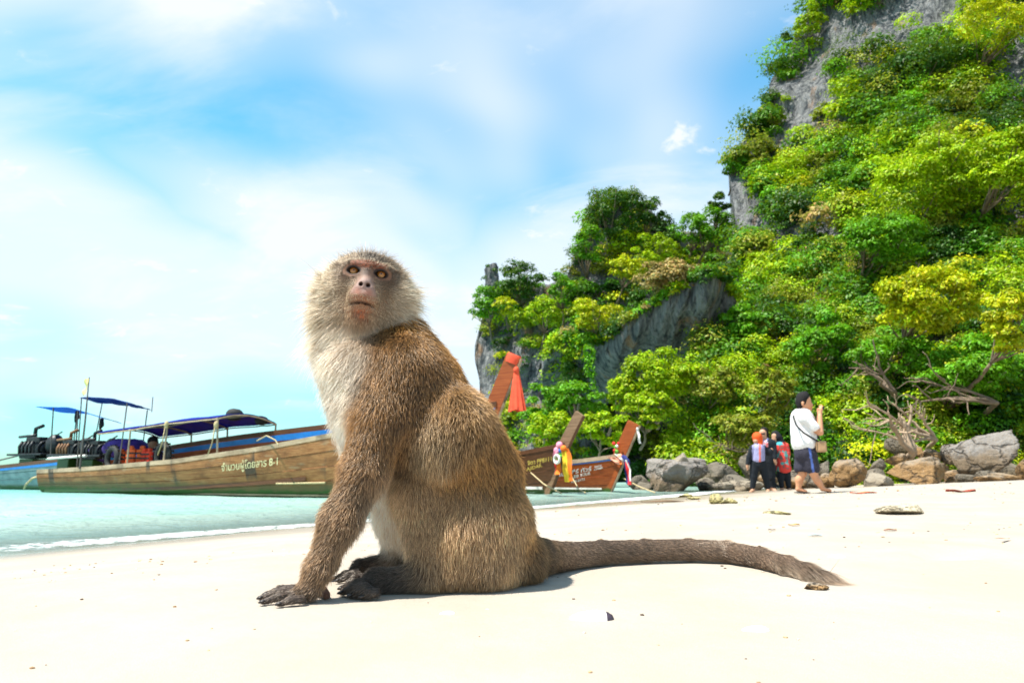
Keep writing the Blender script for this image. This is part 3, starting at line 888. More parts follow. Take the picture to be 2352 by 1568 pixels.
lipm = np.exp(-((np.abs(a) / 28) ** 6)) * sstep(-72, -76, b) * sstep(-87, -83, b) * sstep(6, 14, c)
bare = np.maximum(bare, lipm)
bare = np.maximum(bare, 0.85 * np.exp(-((a / 22) ** 2 + ((b + 103) / 15) ** 2)) * (c > 0))
ln = np.where((np.abs(a) < 66) & (b < 12) & (b > -34), np.minimum(ln, 0.0045), ln)
mz = np.exp(-((np.abs(a) / 36) ** 4 + ((b + 74) / 34) ** 4)) * (c > -6)
ln = ln * (1 - 0.45 * mz); bare = np.maximum(bare, 0.45 * mz)
ear_ = (np.abs(a) > 98) & (b > -72) & (b < -16)
bare = np.maximum(bare, ear_ * 0.35)
ln = np.where(ear_, 0.007, ln)
inside = sdf(p, BODY) < -0.004
keep = (hr.random(NHd) > bare) & ~inside
face = keep
p, nn_, L, ln = p[keep], nn_[keep], L[keep], ln[keep]
a, b, c = L.T
rad = np.stack([a * 1.0, (b + 38) * 0.9, np.full_like(a, -22.0) - 0.25 * np.abs(a)], -1)
rad[:, 1] = np.where(b < -60, rad[:, 1] * 1.0, rad[:, 1])
rad[:, 1] -= 14 * sstep(-40, -100, b)
flow = unit(rad) @ HR
cream = sstep(-108, -138, b)
side = sstep(40, 85, np.abs(a))
root = np.tile(np.array((0.24, 0.145, 0.078)), (len(p), 1)); tip = np.tile(np.array((0.74, 0.59, 0.42)), (len(p), 1))
def lerp(A, col, w): return A * (1 - w[:, None]) + np.array(col) * w[:, None]
root = lerp(root, (0.52, 0.38, 0.24), side); tip = lerp(tip, (0.93, 0.82, 0.66), side)
crown = sstep(14, 34, b) * (1 - 0.4 * sstep(35, 70, np.abs(a)))
root = lerp(root, (0.16, 0.105, 0.066), crown); tip = lerp(tip, (0.62, 0.48, 0.34), crown)
darkc = np.exp(-(a / 26) ** 2) * sstep(26, 32, b) * sstep(50, 40, b)
root = lerp(root, (0.035, 0.024, 0.02), darkc); tip = lerp(tip, (0.11, 0.08, 0.065), darkc)
shade = np.exp(-(((np.abs(a) - 42) / 20) ** 2 + ((b + 22) / 26) ** 2)) * 0.75 + np.exp(-(((a - 46) / 18) ** 2 + ((b + 50) / 34) ** 2)) * 0.5  # dark hair beside both eyes, plus the unlit right cheek's shade put into colour
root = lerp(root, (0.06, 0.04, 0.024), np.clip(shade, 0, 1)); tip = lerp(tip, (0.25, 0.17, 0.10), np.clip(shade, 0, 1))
root = lerp(root, CREAM[0], cream); tip = lerp(tip, CREAM[1], cream)
beard = np.exp(-((a / 30) ** 2 + ((b + 122) / 12) ** 2)) * (c > -20)
root = lerp(root, (0.12, 0.075, 0.045), beard * 0.7); tip = lerp(tip, (0.33, 0.23, 0.15), beard * 0.7)
band = sstep(76, 60, np.abs(a)) * sstep(-36, -16, b) * sstep(22, 12, b) * 0.85
root = lerp(root, (0.07, 0.034, 0.017), band); tip = lerp(tip, (0.20, 0.105, 0.052), band)
redc = np.exp(-((a / 26) ** 2 + ((b + 104) / 20) ** 2)) * (c > -5)
root = lerp(root, (0.34, 0.11, 0.04), redc * 0.8); tip = lerp(tip, (0.55, 0.30, 0.15), redc * 0.7)
backn = sstep(60, 110, a) * sstep(-95, -130, b)
root = lerp(root, BROWN[0], backn); tip = lerp(tip, BROWN[1], backn)
lift = 0.14 + 0.34 * sstep(40, 100, np.abs(a)) + 0.12 * cream
ln = ln * hr.uniform(0.6, 1.3, len(p))
stray = hr.random(len(p)) < 0.06
ln = np.where(stray & (ln > 0.010), ln * 1.75, ln); lift = np.where(stray, lift * 1.5 + 0.1, lift)
cell = 0.0045
fl_ = np.floor(p / cell)
cl = (fl_ + 0.5 + 0.5 * np.stack([_hash3(*(fl_.astype(np.int64).T), s_) - 0.5 for s_ in (1, 2, 3)], -1)) * cell
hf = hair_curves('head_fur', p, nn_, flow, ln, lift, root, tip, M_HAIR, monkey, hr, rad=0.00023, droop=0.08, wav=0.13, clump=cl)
hf['label'] = 'greyish cream fur of the head, darker on the crown'

M_NAIL = plain('dark_nail', (0.03, 0.024, 0.022), 0.35, 0.3, 60, 0, 0.1, bdist=0.001)
for (x, y, zt) in ((612, 1364, .006), (600, 1373, .006), (605, 1382, .006), (643, 1387, .0055), (785, 1351, .0065), (785, 1361, .0065), (806, 1368, .006), (834, 1371, .006), (773, 1327, .006), (778, 1333, .006)):
    q = G(x - 4, y - 1, zt); m = MB(); m.ball((0, 0, 0), (0.0050, 0.0030, 0.0022), 10, 6, [[0.95, 0, -0.3], [0, 1, 0], [0.3, 0, 0.95]]); o = m.build('nail', M_NAIL, monkey, smooth=True); o.location = q

# eyes
k = N('monkey_eye')
c = k.coord('Object')
sp_ = k.node('ShaderNodeSeparateXYZ'); k.l.new(c, sp_.inputs[0])
rr_ = k.math('SQRT', k.math('ADD', k.math('POWER', sp_.outputs[0], 2.0), k.math('POWER', sp_.outputs[1], 2.0)))
streak = k.noise(k.coord('Object', (260, 260, 60)), 4, 3)
iris = k.mix(k.ramp(streak, 0.3, 0.7), (0.20, 0.066, 0.008), (0.36, 0.135, 0.018))
iris = k.mix(k.ramp(sp_.outputs[1], -0.001, -0.0055), iris, (0.42, 0.22, 0.08))
colr = k.mix(k.ramp(rr_, 0.0015, 0.0012), iris, (0.004, 0.003, 0.003))
colr = k.mix(k.ramp(rr_, 0.0058, 0.0068), colr, (0.020, 0.010, 0.007))
M_EYE = k.done(k.principled(colr, 0.08, spec=0.6))
for sg in (-1, 1):
    eb = MB(); R_ = 11.6 * HS
    eb.ball((0, 0, 0), R_, 28, 20)
    eo = eb.build('eye', M_EYE, monkey, smooth=True)
    gaze = unit(c0 + 0.10 * b0 + 0.02 * a0)
    ax = unit(a0 - gaze * (a0 @ gaze)); ay = np.cross(gaze, ax)
    mt = Matrix(((ax[0], ay[0], gaze[0], 0), (ax[1], ay[1], gaze[1], 0), (ax[2], ay[2], gaze[2], 0), (0, 0, 0, 1)))
    ce = H(sg * 31, 0, -7.5)
    mt.translation = Vector([float(q) for q in ce])
    eo.matrix_local = mt
    eo['label'] = 'amber eye with a small black pupil'

# ================================================================== LONGTAIL BOATS
def wood(name, dark, lite, stain=(0.05, 0.04, 0.03), algae=0.0, rough=0.7, fresh=False, wl=0.0, stern=None):
    """weathered or varnished planking; algae grows up from the waterline (object z)"""
    k = N(name)
    g = k.noise(k.coord('Object', (0.35, 5, 9)), 5, 6, 0.65, 0.4); b = k.noise(k.coord('Object', (0.8, 1, 1.2)), 2.6, 5, 0.65); f = k.noise(k.coord('Object', (1.5, 10, 22)), 9, 4, 0.6)
    col = k.mix(k.ramp(g, 0.3, 0.72), dark, lite)
    col = k.mix(k.ramp(b, 0.42, 0.72, 0, 0.75 if not fresh else 0.25), col, tuple(v * 0.55 for v in dark))
    col = k.mix(k.ramp(f, 0.62, 0.75, 0, 0.6 if not fresh else 0.15), col, stain)
    if not fresh:      # dark run marks where the ribs are fastened
        v = k.noise(k.coord('Object', (2.4, 0.02, 0.25)), 1.0, 2, 0.5)
        pat = k.noise(k.coord('Object', (1.2, 1, 1)), 1.3, 3)
        col = k.mix(k.math('MULTIPLY', k.ramp(v, 0.56, 0.62, 0, 0.9), k.ramp(pat, 0.4, 0.6)), col, stain)
        pale = k.noise(k.coord('Object', (0.7, 1, 2.5)), 3.1, 4, 0.6)
        col = k.mix(k.ramp(pale, 0.57, 0.74, 0, 0.40), col, (0.46, 0.38, 0.24))
    if stern:        # the stern length of the hull is painted
        s2 = k.node('ShaderNodeSeparateXYZ'); k.l.new(k.coord('Object'), s2.inputs[0])
        col = k.mix(k.ramp(k.math('ADD', s2.outputs[0], k.math('MULTIPLY', b, 0.6)), 4.3, 4.1), col, k.mix(k.ramp(b, 0.35, 0.65), (0.10, 0.17, 0.18), stern))
    if algae:
        sp = k.node('ShaderNodeSeparateXYZ'); k.l.new(k.coord('Object'), sp.inputs[0])
        hz = k.math('ADD', sp.outputs[2], k.math('MULTIPLY', k.noise(k.coord('Object', (0.8, 1, 1)), 3.0, 5, 0.7), -0.22))
        col = k.mix(k.ramp(hz, wl + algae, wl + algae - 0.16, 0, 0.85), col, (0.100, 0.092, 0.038))
        col = k.mix(k.ramp(hz, wl + algae * 0.2 + 0.02, wl + algae * 0.2 - 0.07, 0, 0.9), col, (0.020, 0.090, 0.012))
    return k.done(k.principled(col, rough, k.bump(k.math('ADD', g, f), 0.35, 0.012), spec=0.35))

M_OLDWOOD = wood('weathered_planks', (0.25, 0.095, 0.030), (0.47, 0.225, 0.085), algae=0.24)
M_OLDRAIL = wood('weathered_rail', (0.34, 0.24, 0.15), (0.55, 0.42, 0.28))
M_REDWOOD = wood('varnished_red_planks', (0.25, 0.052, 0.012), (0.40, 0.105, 0.026), algae=0.10, rough=0.35, fresh=True)
M_STERNWOOD = wood('red_planks_with_painted_stern', (0.25, 0.052, 0.012), (0.40, 0.105, 0.026), algae=0.10, rough=0.4, fresh=True, stern=(0.20, 0.30, 0.31))
M_ORANGEWOOD = wood('varnished_orange_planks', (0.23, 0.042, 0.007), (0.37, 0.085, 0.014), algae=0.06, rough=0.35, fresh=True)
M_DARKWOOD = wood('dark_brown_planks', (0.075, 0.028, 0.010), (0.145, 0.058, 0.022), algae=0.08, rough=0.45, fresh=True)
M_GREYHULL = wood('grey_teal_planks', (0.16, 0.20, 0.17), (0.30, 0.34, 0.28), algae=0.14)
M_BLUEPAINT = plain('blue_paint', (0.012, 0.20, 0.62), 0.4, 0.25, 3)
M_WHITEPAINT = plain('white_paint', (0.72, 0.71, 0.66), 0.5, 0.2, 4)
M_TEXTWHITE = plain('lettering_white', (0.70, 0.72, 0.68), 0.6, 0.3, 20)
M_TEXTYELLOW = plain('lettering_yellow', (0.72, 0.52, 0.10), 0.6, 0.3, 20)
M_TEXTCREAM = plain('lettering_cream', (0.78, 0.66, 0.36), 0.6, 0.35, 14)
M_TARPBLUE = None
def tarp(name, colr, trans=0.35):
    k = N(name)
    n = k.noise(k.coord('Object', (1, 1, 1)), 4, 5, 0.6)
    col = k.mix(k.ramp(n, 0.3, 0.7), tuple(v * 0.7 for v in colr), colr)
    d = k.node('ShaderNodeBsdfDiffuse'); k.put(d.inputs[0], col); k.put(d.inputs['Normal'], k.bump(n, 0.5, 0.05))
    t = k.node('ShaderNodeBsdfTranslucent'); k.put(t.inputs[0], col)
    g = k.node('ShaderNodeBsdfGlossy'); g.inputs['Roughness'].default_value = 0.35
    m = k.node('ShaderNodeMixShader'); m.inputs[0].default_value = trans; k.l.new(d.outputs[0], m.inputs[1]); k.l.new(t.outputs[0], m.inputs[2])
    m2 = k.node('ShaderNodeMixShader'); m2.inputs[0].default_value = 0.06; k.l.new(m.outputs[0], m2.inputs[1]); k.l.new(g.outputs[0], m2.inputs[2])
    return k.done(m2.outputs[0])
M_TARPBLUE = tarp('deep_blue_tarpaulin', (0.005, 0.016, 0.34), 0.30)
M_TARPNAVY = tarp('navy_tarpaulin', (0.010, 0.05, 0.34), 0.35)
M_TARPCYAN = tarp('sky_blue_tarpaulin', (0.01, 0.26, 0.80), 0.5)
M_POLE = plain('worn_pole', (0.38, 0.30, 0.20), 0.7, 0.35, 5)
M_DARKPOLE = plain('dark_pole', (0.12, 0.10, 0.09), 0.6, 0.3, 5)
M_ROPE = plain('rope_fibre', (0.50, 0.40, 0.22), 0.9, 0.3, 30)
M_RUBBER = plain('black_rubber', (0.020, 0.022, 0.022), 0.75, 0.3, 10)
M_ENGINE = plain('oily_engine_metal', (0.035, 0.040, 0.042), 0.45, 0.5, 9, 0.5)
M_RUST = plain('rusty_metal', (0.22, 0.11, 0.05), 0.7, 0.5, 8)
M_ORANGECLOTH = plain('orange_life_jacket', (0.80, 0.13, 0.03), 0.8, 0.3, 12)
M_REDCLOTH = plain('red_cloth', (0.75, 0.05, 0.02), 0.8, 0.25, 10)
M_PURPLE = plain('purple_cloth', (0.055, 0.025, 0.22), 0.85, 0.4, 6)

class Boat:
    def __init__(b, name, label, stern, bow, beam, sheer, keel=-0.30, lean=0.45, planks=M_OLDWOOD, rail=M_OLDRAIL, group='longtail boats', stripe=None, near_n=6, prow=None, prow_mat=None, fine_bow=0.96, stripe_q=0.90):
        stern = np.array(stern, float); bow = np.array(bow, float)
        b.L = float(np.linalg.norm(bow - stern)); b.ux = (bow - stern) / b.L; b.uy = np.array((-b.ux[1], b.ux[0]))
        b.o = np.array((stern[0], stern[1], SEA)); b.beam = beam; b.keel = keel; b.lean = lean; b.sheer = sheer; b.fine = fine_bow
        b.root = empty(name, b.o, math.atan2(b.ux[1], b.ux[0]))
        tag(b.root, label, 'boat', group)
        S = np.linspace(0, 1, 36)
        nq = near_n
        qs = np.linspace(0, 1, nq + 1)
        for side in (-1, 1):
            for i in range(nq):
                q0, q1 = qs[i] + (0.004 if i else 0), qs[i + 1] - 0.004
                P = np.stack([b.surf(S, np.full_like(S, q), side) for q in np.linspace(q0, q1, 4)], 1)
                mb = MB()
                th = 0.022 + 0.006 * (i % 2)
                mb.slab(P if side > 0 else P[:, ::-1], -th)
                mb.build('plank', planks, b.root, smooth=False)
        # gunwale rail on both sides
        for side in (-1, 1):
            A = b.surf(S, np.ones_like(S), side)
            o_ = A.copy(); o_[:, 1] += side * 0.035; o_[:, 2] += 0.0
            i_ = A.copy(); i_[:, 1] -= side * 0.05
            up = np.array((0, 0, 0.045)); dn = np.array((0, 0, -0.05))
            mb = MB(); ring = np.stack([o_ + dn, o_ + up, i_ + up, i_ + dn, o_ + dn], 1)
            mb.grid(ring if side < 0 else ring[:, ::-1]); mb.build('gunwale', rail, b.root)
            if stripe is not None:
                mb = MB(); R0 = b.surf(S, np.full_like(S, 0.985), side); R1 = b.surf(S, np.full_like(S, stripe_q), side)
                for R in (R0, R1): R[:, 1] += side * 0.036
                R0[:, 2] -= 0.045
                mb.slab(np.stack([R0, R1], 1) if side < 0 else np.stack([R1, R0], 1), 0.012); mb.build('painted_stripe', stripe, b.root)
        # transom
        c0_ = b.surf(np.zeros(9), np.linspace(0, 1, 9), -1); c1_ = b.surf(np.zeros(9), np.linspace(0, 1, 9), 1)
        mb = MB(); mb.slab(np.stack([c1_, c0_], 0), 0.04); mb.build('transom', planks, b.root)
        # floor boards and thwarts
        for s0 in np.linspace(0.14, 0.86, 9):
            hb = b.half(s0) * 0.90; z = float(b.sheer(s0)) - 0.16
            MB().box((s0 * b.L, 0, z), (0.22, hb * 2, 0.03)).build('thwart', rail, b.root)
        fl = np.linspace(0.03, 0.9, 16); w = np.array([b.half(s_) * 0.72 for s_ in fl])
        mb = MB(); zf = 0.06
        mb.slab(np.stack([np.stack([fl * b.L, -w, np.full_like(fl, zf)], 1), np.stack([fl * b.L, w, np.full_like(fl, zf)], 1)], 1), -0.03); mb.build('floor', rail, b.root)
        # stem and prow post
        if prow:
            top, w0, w1, th, bend = prow
            zz_ = np.linspace(keel, top, 16); t = (zz_ - keel) / (top - keel)
            xc = b.L + lean * zz_ + bend * np.maximum(t - 0.45, 0) ** 2
            wd = w0 + (w1 - w0) * t
            sl = unit(np.stack([np.gradient(xc), np.zeros(16), np.gradient(zz_)], -1)); nrm = np.stack([sl[:, 2], np.zeros(16), -sl[:, 0]], -1)
            A = np.stack([xc, np.zeros(16), zz_], -1) - nrm * (wd * 0.65)[:, None]; Bp = np.stack([xc, np.zeros(16), zz_], -1) + nrm * (wd * 0.35)[:, None]
            yo = np.array((0, th / 2, 0))
            ring = np.stack([A - yo, Bp - yo * 0.8, Bp + yo * 0.8, A + yo, A - yo], 1)
            mb = MB(); mb.grid(ring)
            mb.add(ring[-1, :4], np.array([(0, 1, 2, 3)])); mb.add(ring[0, :4], np.array([(3, 2, 1, 0)]))
            po = mb.build('prow_post', prow_mat or planks, b.root)
            # pale edge strip down the leading edge
            E0 = Bp + nrm * 0.012
            mb = MB(); r2 = np.stack([E0 - yo * 0.75, E0 + nrm * 0.012 - yo * 0.75, E0 + nrm * 0.012 + yo * 0.75, E0 + yo * 0.75, E0 - yo * 0.75], 1)
            mb.grid(r2); mb.build('edge_strip', M_OLDRAIL if b.L > 10 else rail, po)
            b.prow_pts = (A, Bp)
    def half(b, s):
        return b.beam / 2 * (0.72 + 0.28 * sstep(0, 0.4, s)) * (1 - b.fine * np.clip((s - 0.42) / 0.58, 0, 1) ** 2.1)
    def surf(b, s, q, side):
        s = np.asarray(s, float); g = b.sheer(s)
        y = b.half(s) * (1 - (1 - q) ** 1.9) ** 0.8
        z = b.keel + (g - b.keel) * q ** 1.25
        x = s * b.L + b.lean * z * s ** 5
        return np.stack([x, side * y, z], -1)
    def to_local(b, p):
        d = np.asarray(p) - b.o
        return np.array((d[0] * b.ux[0] + d[1] * b.ux[1], d[0] * b.uy[0] + d[1] * b.uy[1], d[2]))
    def at(b, px, py, lat):
        """local point that stands at lateral offset lat under the photograph measure (px,py)"""
        d = ray(px, py)
        n = np.array((b.uy[0], b.uy[1], 0)); t = (lat + (b.o - CAM) @ n) / (d @ n)
        return b.to_local(CAM + d * t)
    def world(b, l):
        return b.o + np.array((b.ux[0] * l[0] + b.uy[0] * l[1], b.ux[1] * l[0] + b.uy[1] * l[1], l[2]))
    def y_at(b, x, z):
        """near hull surface (lat<0) at local x,z arrays"""
        s = np.clip(x / b.L, 0, 1)
        for _ in range(4): s = np.clip((x - b.lean * z * s ** 5) / b.L, 0, 1)
        g = b.sheer(s); q = np.clip((z - b.keel) / (g - b.keel), 0, 1) ** (1 / 1.25)
        return -b.half(s) * (1 - (1 - q) ** 1.9) ** 0.8
    def letters(b, txt, A, B_, mat, name='lettering', fit=True):
        """writing on the near side; A,B_: photograph measures of its lower left and lower right, height from A[2] px"""
        cu = bpy.data.curves.new('t', 'FONT'); cu.body = txt; cu.size = 1.0; cu.offset = 0.012
        ob = bpy.data.objects.new('t', cu); COL.objects.link(ob)
        bpy.context.view_layer.update()
        me = bpy.data.meshes.new_from_object(ob.evaluated_get(bpy.context.evaluated_depsgraph_get()))
        bpy.data.objects.remove(ob); bpy.data.curves.remove(cu)
        if not len(me.vertices): return None
        me.name = name
        v = np.empty(len(me.vertices) * 3, np.float32); me.vertices.foreach_get('co', v); v = v.reshape(-1, 3).astype(float)
        a = b.side_pt(A[0], A[1]); c_ = b.side_pt(B_[0], B_[1]); h = b.side_pt(A[0], A[1] - A[2])
        wx = v[:, 0] / v[:, 0].max(); hy = v[:, 1] / 0.72
        x = a[0] + (c_[0] - a[0]) * wx + (h[0] - a[0]) * hy
        z = a[2] + (c_[2] - a[2]) * wx + (h[2] - a[2]) * hy
        y = b.y_at(x, z) - 0.040
        me.vertices.foreach_set('co', np.stack([x, y, z], -1).astype(np.float32).ravel())
        me.materials.clear(); me.materials.append(mat); me.update()
        o = link(name, me, b.root); o['kind'] = 'stuff'; return o
    def side_pt(b, px, py):
        lat = -b.beam * 0.4
        for _ in range(12):
            p = b.at(px, py, lat); lat = float(b.y_at(np.array(p[0]), np.array(p[2])))
        return b.at(px, py, lat)

def poly(b, pts): return np.array([b.at(*p) for p in pts])

def sheet_between(b, near, far, n=14, arch=0.0, sag=0.0, th=0.012, seed=0):
    """tarpaulin between a near edge and a far edge (local points)"""
    near = np.asarray(near); far = np.asarray(far)
    def res(E): 
        t = np.linspace(0, 1, len(E)); tt = np.linspace(0, 1, n)
        return np.stack([np.interp(tt, t, E[:, i]) for i in range(3)], -1)
    A, B_ = res(near), res(far); w = np.linspace(0, 1, 9)
    P = A[:, None] * (1 - w)[None, :, None] + B_[:, None] * w[None, :, None]
    P[..., 2] += arch * np.sin(w * math.pi)[None] ** 0.8
    if sag: P[..., 2] -= sag * (np.sin(np.linspace(0, 1, n) * math.pi * 3) ** 2)[:, None] * np.sin(w * math.pi)[None]
    P[..., 2] += 0.02 * fbm(P * 2.0, 2, 60 + seed)
    mb = MB(); mb.slab(P, th); return mb, P

# ---- the weathered boat in front
def lin(*kv):
    xs = np.array([k_ for k_, _ in kv]); ys = np.array([v for _, v in kv])
    return lambda s: np.interp(s, xs, ys)
b1 = Boat('longtail_boat', 'weathered brown wooden longtail boat lying in front, green algae along its waterline', (-11.95, 18.5), (-1.95, 13.35), 1.75,
          lin((0, 0.52), (0.25, 0.60), (0.5, 0.74), (0.7, 0.97), (0.85, 1.24), (1, 1.62)), planks=M_OLDWOOD, rail=M_OLDRAIL, prow=(2.2, 0.34, 0.26, 0.12, 0.1), near_n=6, lean=0.35)
b1.letters('จำนวนผู้โดยสาร 8-1', (512, 1082, 17), (641, 1067), M_TEXTCREAM)
# rubbing strake along the turn of the bilge
S = np.linspace(0.02, 0.80, 26)
R = b1.surf(S, 0.50 + 0.06 * S, -1); ring = []
for dy, dz in ((0, -0.05), (-0.05, -0.045), (-0.05, 0.03), (0, 0.045)): 
    r_ = R.copy(); r_[:, 1] += dy; r_[:, 2] += dz; ring.append(r_)
ring.append(ring[0]); MB().grid(np.stack(ring, 1)).build('rubbing_strake', M_DARKWOOD, b1.root)
A_, B_ = b1.side_pt(640, 1110), b1.side_pt(752, 1108)
MB().tube([A_ + (0, -0.06, 0), B_ + (0, -0.06, 0)], 0.022, 6).build('bamboo_fender', M_ROPE, b1.root)
# canopy on hoops
near = poly(b1, [(225, 993, -0.80), (300, 985, -0.80), (385, 970, -0.80), (500, 959, -0.80)])
far = near * np.array((1, -1, 1)) + np.array((0.05, 0, -0.03))
cmb, CP = sheet_between(b1, near, far, 22, arch=0.14, seed=1)
can1 = empty('boat_canopy', b1.world((near[1][0], 0, 0.8)), b1.root.rotation_euler.z)
tag(can1, 'long arched deep blue canopy on poles over the weathered boat', 'canopy', 'boat canopies')
off = np.array((near[1][0], 0, 0.8))
def sub(p): return np.asarray(p) - off
mb = MB(); mb.slab(CP - off, 0.012); mb.build('tarpaulin', M_TARPBLUE, can1, smooth=True)
for i in (0, 7, 14, 21):
    MB().tube(CP[i] - off - np.array((0, 0, 0.03)), 0.018, 6).build('hoop', M_POLE, can1)
for j in (0, 4, 8):
    MB().tube(CP[:, j] - off - np.array((0, 0, 0.03)), 0.016, 6).build('batten', M_POLE, can1)
for px_ in (298, 383, 497):
    for lat in (-0.80, 0.80):
        top = b1.at(px_, 985, -0.80); i = int(np.argmin(abs(CP[:, 0 if lat < 0 else 8, 0] - top[0]))); T = CP[i, 0 if lat < 0 else 8]
        s_ = T[0] / b1.L; bot = np.array((T[0] + 0.03, math.copysign(float(b1.half(s_)) - 0.04, lat), float(b1.sheer(s_))))
        MB().tube([bot - off, T - off], 0.022, 6).build('pole', M_POLE, can1)
for px_ in (383, 497):
    T = sub(b1.at(px_, 970, -0.82)); mb = MB(); mb.ball(T + (0, 0, -0.05), (0.05, 0.05, 0.09), 8, 6); mb.tube([T + (0, -0.03, -0.1), T + (-0.05, -0.03, -0.45), T + (-0.18, -0.02, -0.72)], 0.014, 5)
    mb.build('rope_lashing', M_ROPE, can1, smooth=True)
# stern awning of the same boat
near = poly(b1, [(183, 914, -0.75), (205, 912, -0.75), (262, 916, -0.75), (300, 926, -0.75)]); far = poly(b1, [(235, 924, 0.75), (275, 929, 0.75), (310, 934, 0.75), (346, 942, 0.75)])
mb, P_ = sheet_between(b1, near, far, 16, sag=0.06, seed=2)
aw1 = empty('boat_awning', b1.world((near[0][0], 0, 0.7)), b1.root.rotation_euler.z); tag(aw1, 'navy blue stern awning beside the pole with the yellow flag', 'awning', 'stern awnings')
off = np.array((near[0][0], 0, 0.7))
mb = MB(); mb.slab(P_ - off, 0.012); mb.build('tarpaulin', M_TARPNAVY, aw1, smooth=True)
for e, lat in ((P_[-2, 8], 0.8), (P_[0, 8], 0.8), (P_[1, 0], -0.8), (P_[-2, 0], -0.8)):
    s_ = e[0] / b1.L; bot = np.array((e[0], math.copysign(float(b1.half(max(s_, 0))) - 0.05, lat), 0.5))
    MB().tube([bot - off, e - off + (0, 0, -0.01)], 0.016, 6).build('pole', M_DARKPOLE, aw1)
T = P_[-1, 8] - off
MB().tube([T + (0.05, 0, -0.05), T + (0.04, 0, 0.35)], 0.013, 5).build('mast', M_DARKPOLE, aw1)
# flag pole with yellow flag
foot = b1.at(183, 1076, -0.78); tp = b1.at(205, 866, -0.78)
fp = empty('flag_pole', b1.world(foot), b1.root.rotation_euler.z); tag(fp, 'thin pole with a small pale yellow flag standing at the boat stern', 'flag pole')
MB().tube([foot * 0, (tp - foot) * 0.5 + (0.02, 0, 0), tp - foot], [0.03, 0.024, 0.012], 6).build('pole', M_DARKPOLE, fp)
F0, F1 = tp - foot, b1.at(197, 905, -0.78) - foot
u_ = np.linspace(0, 1, 8)[:, None, None]; v_ = np.linspace(0, 1, 5)[None, :, None]
P = F0 * (1 - u_) + F1 * u_ + np.array((-0.14, 0.0, -0.05)) * v_ * (1 - 0.45 * np.abs(u_ - 0.35)) + np.array((0, 0.05, 0)) * np.sin(u_ * 9 + v_ * 4) * v_
MB().slab(P, 0.004).build('flag', plain('yellow_flag', (0.80, 0.72, 0.28), 0.8, 0.2), fp, smooth=True)

def engine(name, label, b, px, py, lat, sc=1.0, orange=False, shaft=None):
    p = b.at(px, py, lat); e = empty(name, b.world(p), b.root.rotation_euler.z); tag(e, label, 'engine', 'boat engines')
    s = sc
    m = MB(); m.box((0, 0, 0.20 * s), (0.62 * s, 0.34 * s, 0.34 * s)); m.box((0.04 * s, 0, 0.44 * s), (0.5 * s, 0.24 * s, 0.16 * s)); m.build('engine_block', M_ENGINE, e, bevel=0.03 * s)
    m = MB(); 
    for i in range(4): m.tube([((-0.2 + 0.13 * i) * s, -0.18 * s, 0.42 * s), ((-0.2 + 0.13 * i) * s, -0.24 * s, 0.30 * s), ((-0.2 + 0.13 * i) * s, -0.22 * s, 0.12 * s)], 0.03 * s, 6)
    m.tube([(-0.3 * s, -0.2 * s, 0.52 * s), (0.3 * s, -0.2 * s, 0.55 * s)], 0.035 * s, 6); m.build('exhaust', M_RUST if orange else M_ENGINE, e, smooth=True)
    m = MB(); m.torus((0.36 * s, 0, 0.24 * s), 0.17 * s, 0.03 * s, (1, 0, 0)); m.ball((0.36 * s, 0, 0.24 * s), (0.05 * s, 0.14 * s, 0.14 * s)); m.build('flywheel', M_ENGINE, e, smooth=True)
    m = MB(); m.tube([(-0.1 * s, 0.02, 0.5 * s), (-0.1 * s, 0.02, 0.72 * s), (0.15 * s, 0.02, 0.78 * s)], 0.045 * s, 8); m.build('air_intake', M_RUST if orange else M_ENGINE, e, smooth=True)
    m = MB(); m.box((-0.05 * s, 0, -0.28), (0.5 * s, 0.30 * s, 0.62)); m.build('engine_mount', M_DARKWOOD, e, bevel=0.02)
    m = MB(); m.box((0.02 * s, -0.02, 0.12 * s), (1.25 * s, 0.5 * s, 0.06)); m.box((0.05 * s, 0.24 * s, 0.28 * s), (1.0 * s, 0.06, 0.25 * s)); m.build('engine_bed', M_ENGINE, e, bevel=0.015)
    m = MB(); m.ball((0.62 * s, 0.05, 0.34 * s), (0.2 * s, 0.18 * s, 0.24 * s), 14, 10); m.build('fuel_tank', M_ENGINE, e, smooth=True)
    m = MB(); m.tube([(0.3 * s, 0, 0.4 * s), (0.95 * s, -0.05, 0.62 * s)], 0.02, 6); m.build('tiller', M_DARKPOLE, e)
    if shaft is not None:
        q = b.at(*shaft) - p; a = np.array((-0.3 * s, 0, 0.15 * s))
        m = MB(); m.tube([a, q], 0.026, 6); sh = m.build('shaft', M_DARKPOLE, e)
        m = MB(); d = unit(q - a); u = unit(np.cross(d, (0, 1, 0.2))); w = np.cross(d, u)
        for an in (0, 2.09, 4.19):
            r_ = math.cos(an) * u + math.sin(an) * w; t_ = np.cross(d, r_)
            pts = np.stack([q + r_ * x + (t_ * 0.05 + d * 0.03) * sgn * math.sin(x / 0.2 * 3.0 + 0.2) for sgn in (-1, 1) for x in np.linspace(0.01, 0.19, 5)]).reshape(2, 5, 3)
            m.slab(pts, 0.008)
        m.build('propeller', M_ENGINE, sh)
    return e
engine('boat_engine', 'dark engine with a rusty air intake on the weathered boat stern', b1, 160, 1056, 0.0, 1.0, True)
engine('boat_engine', 'dark cylinder block engine beside the flag pole on the weathered boat', b1, 215, 1058, 0.1, 1.0)
MB().tube([b1.at(111, 1053, -0.6), b1.at(198, 1046, -0.6)], 0.035, 6).build('engine_beam', M_WHITEPAINT, b1.root)
lp = [b1.at(100, 1090, -0.5), b1.at(75, 1098, -0.5), b1.at(60, 1112, -0.5), b1.at(55, 1122, -0.5)]
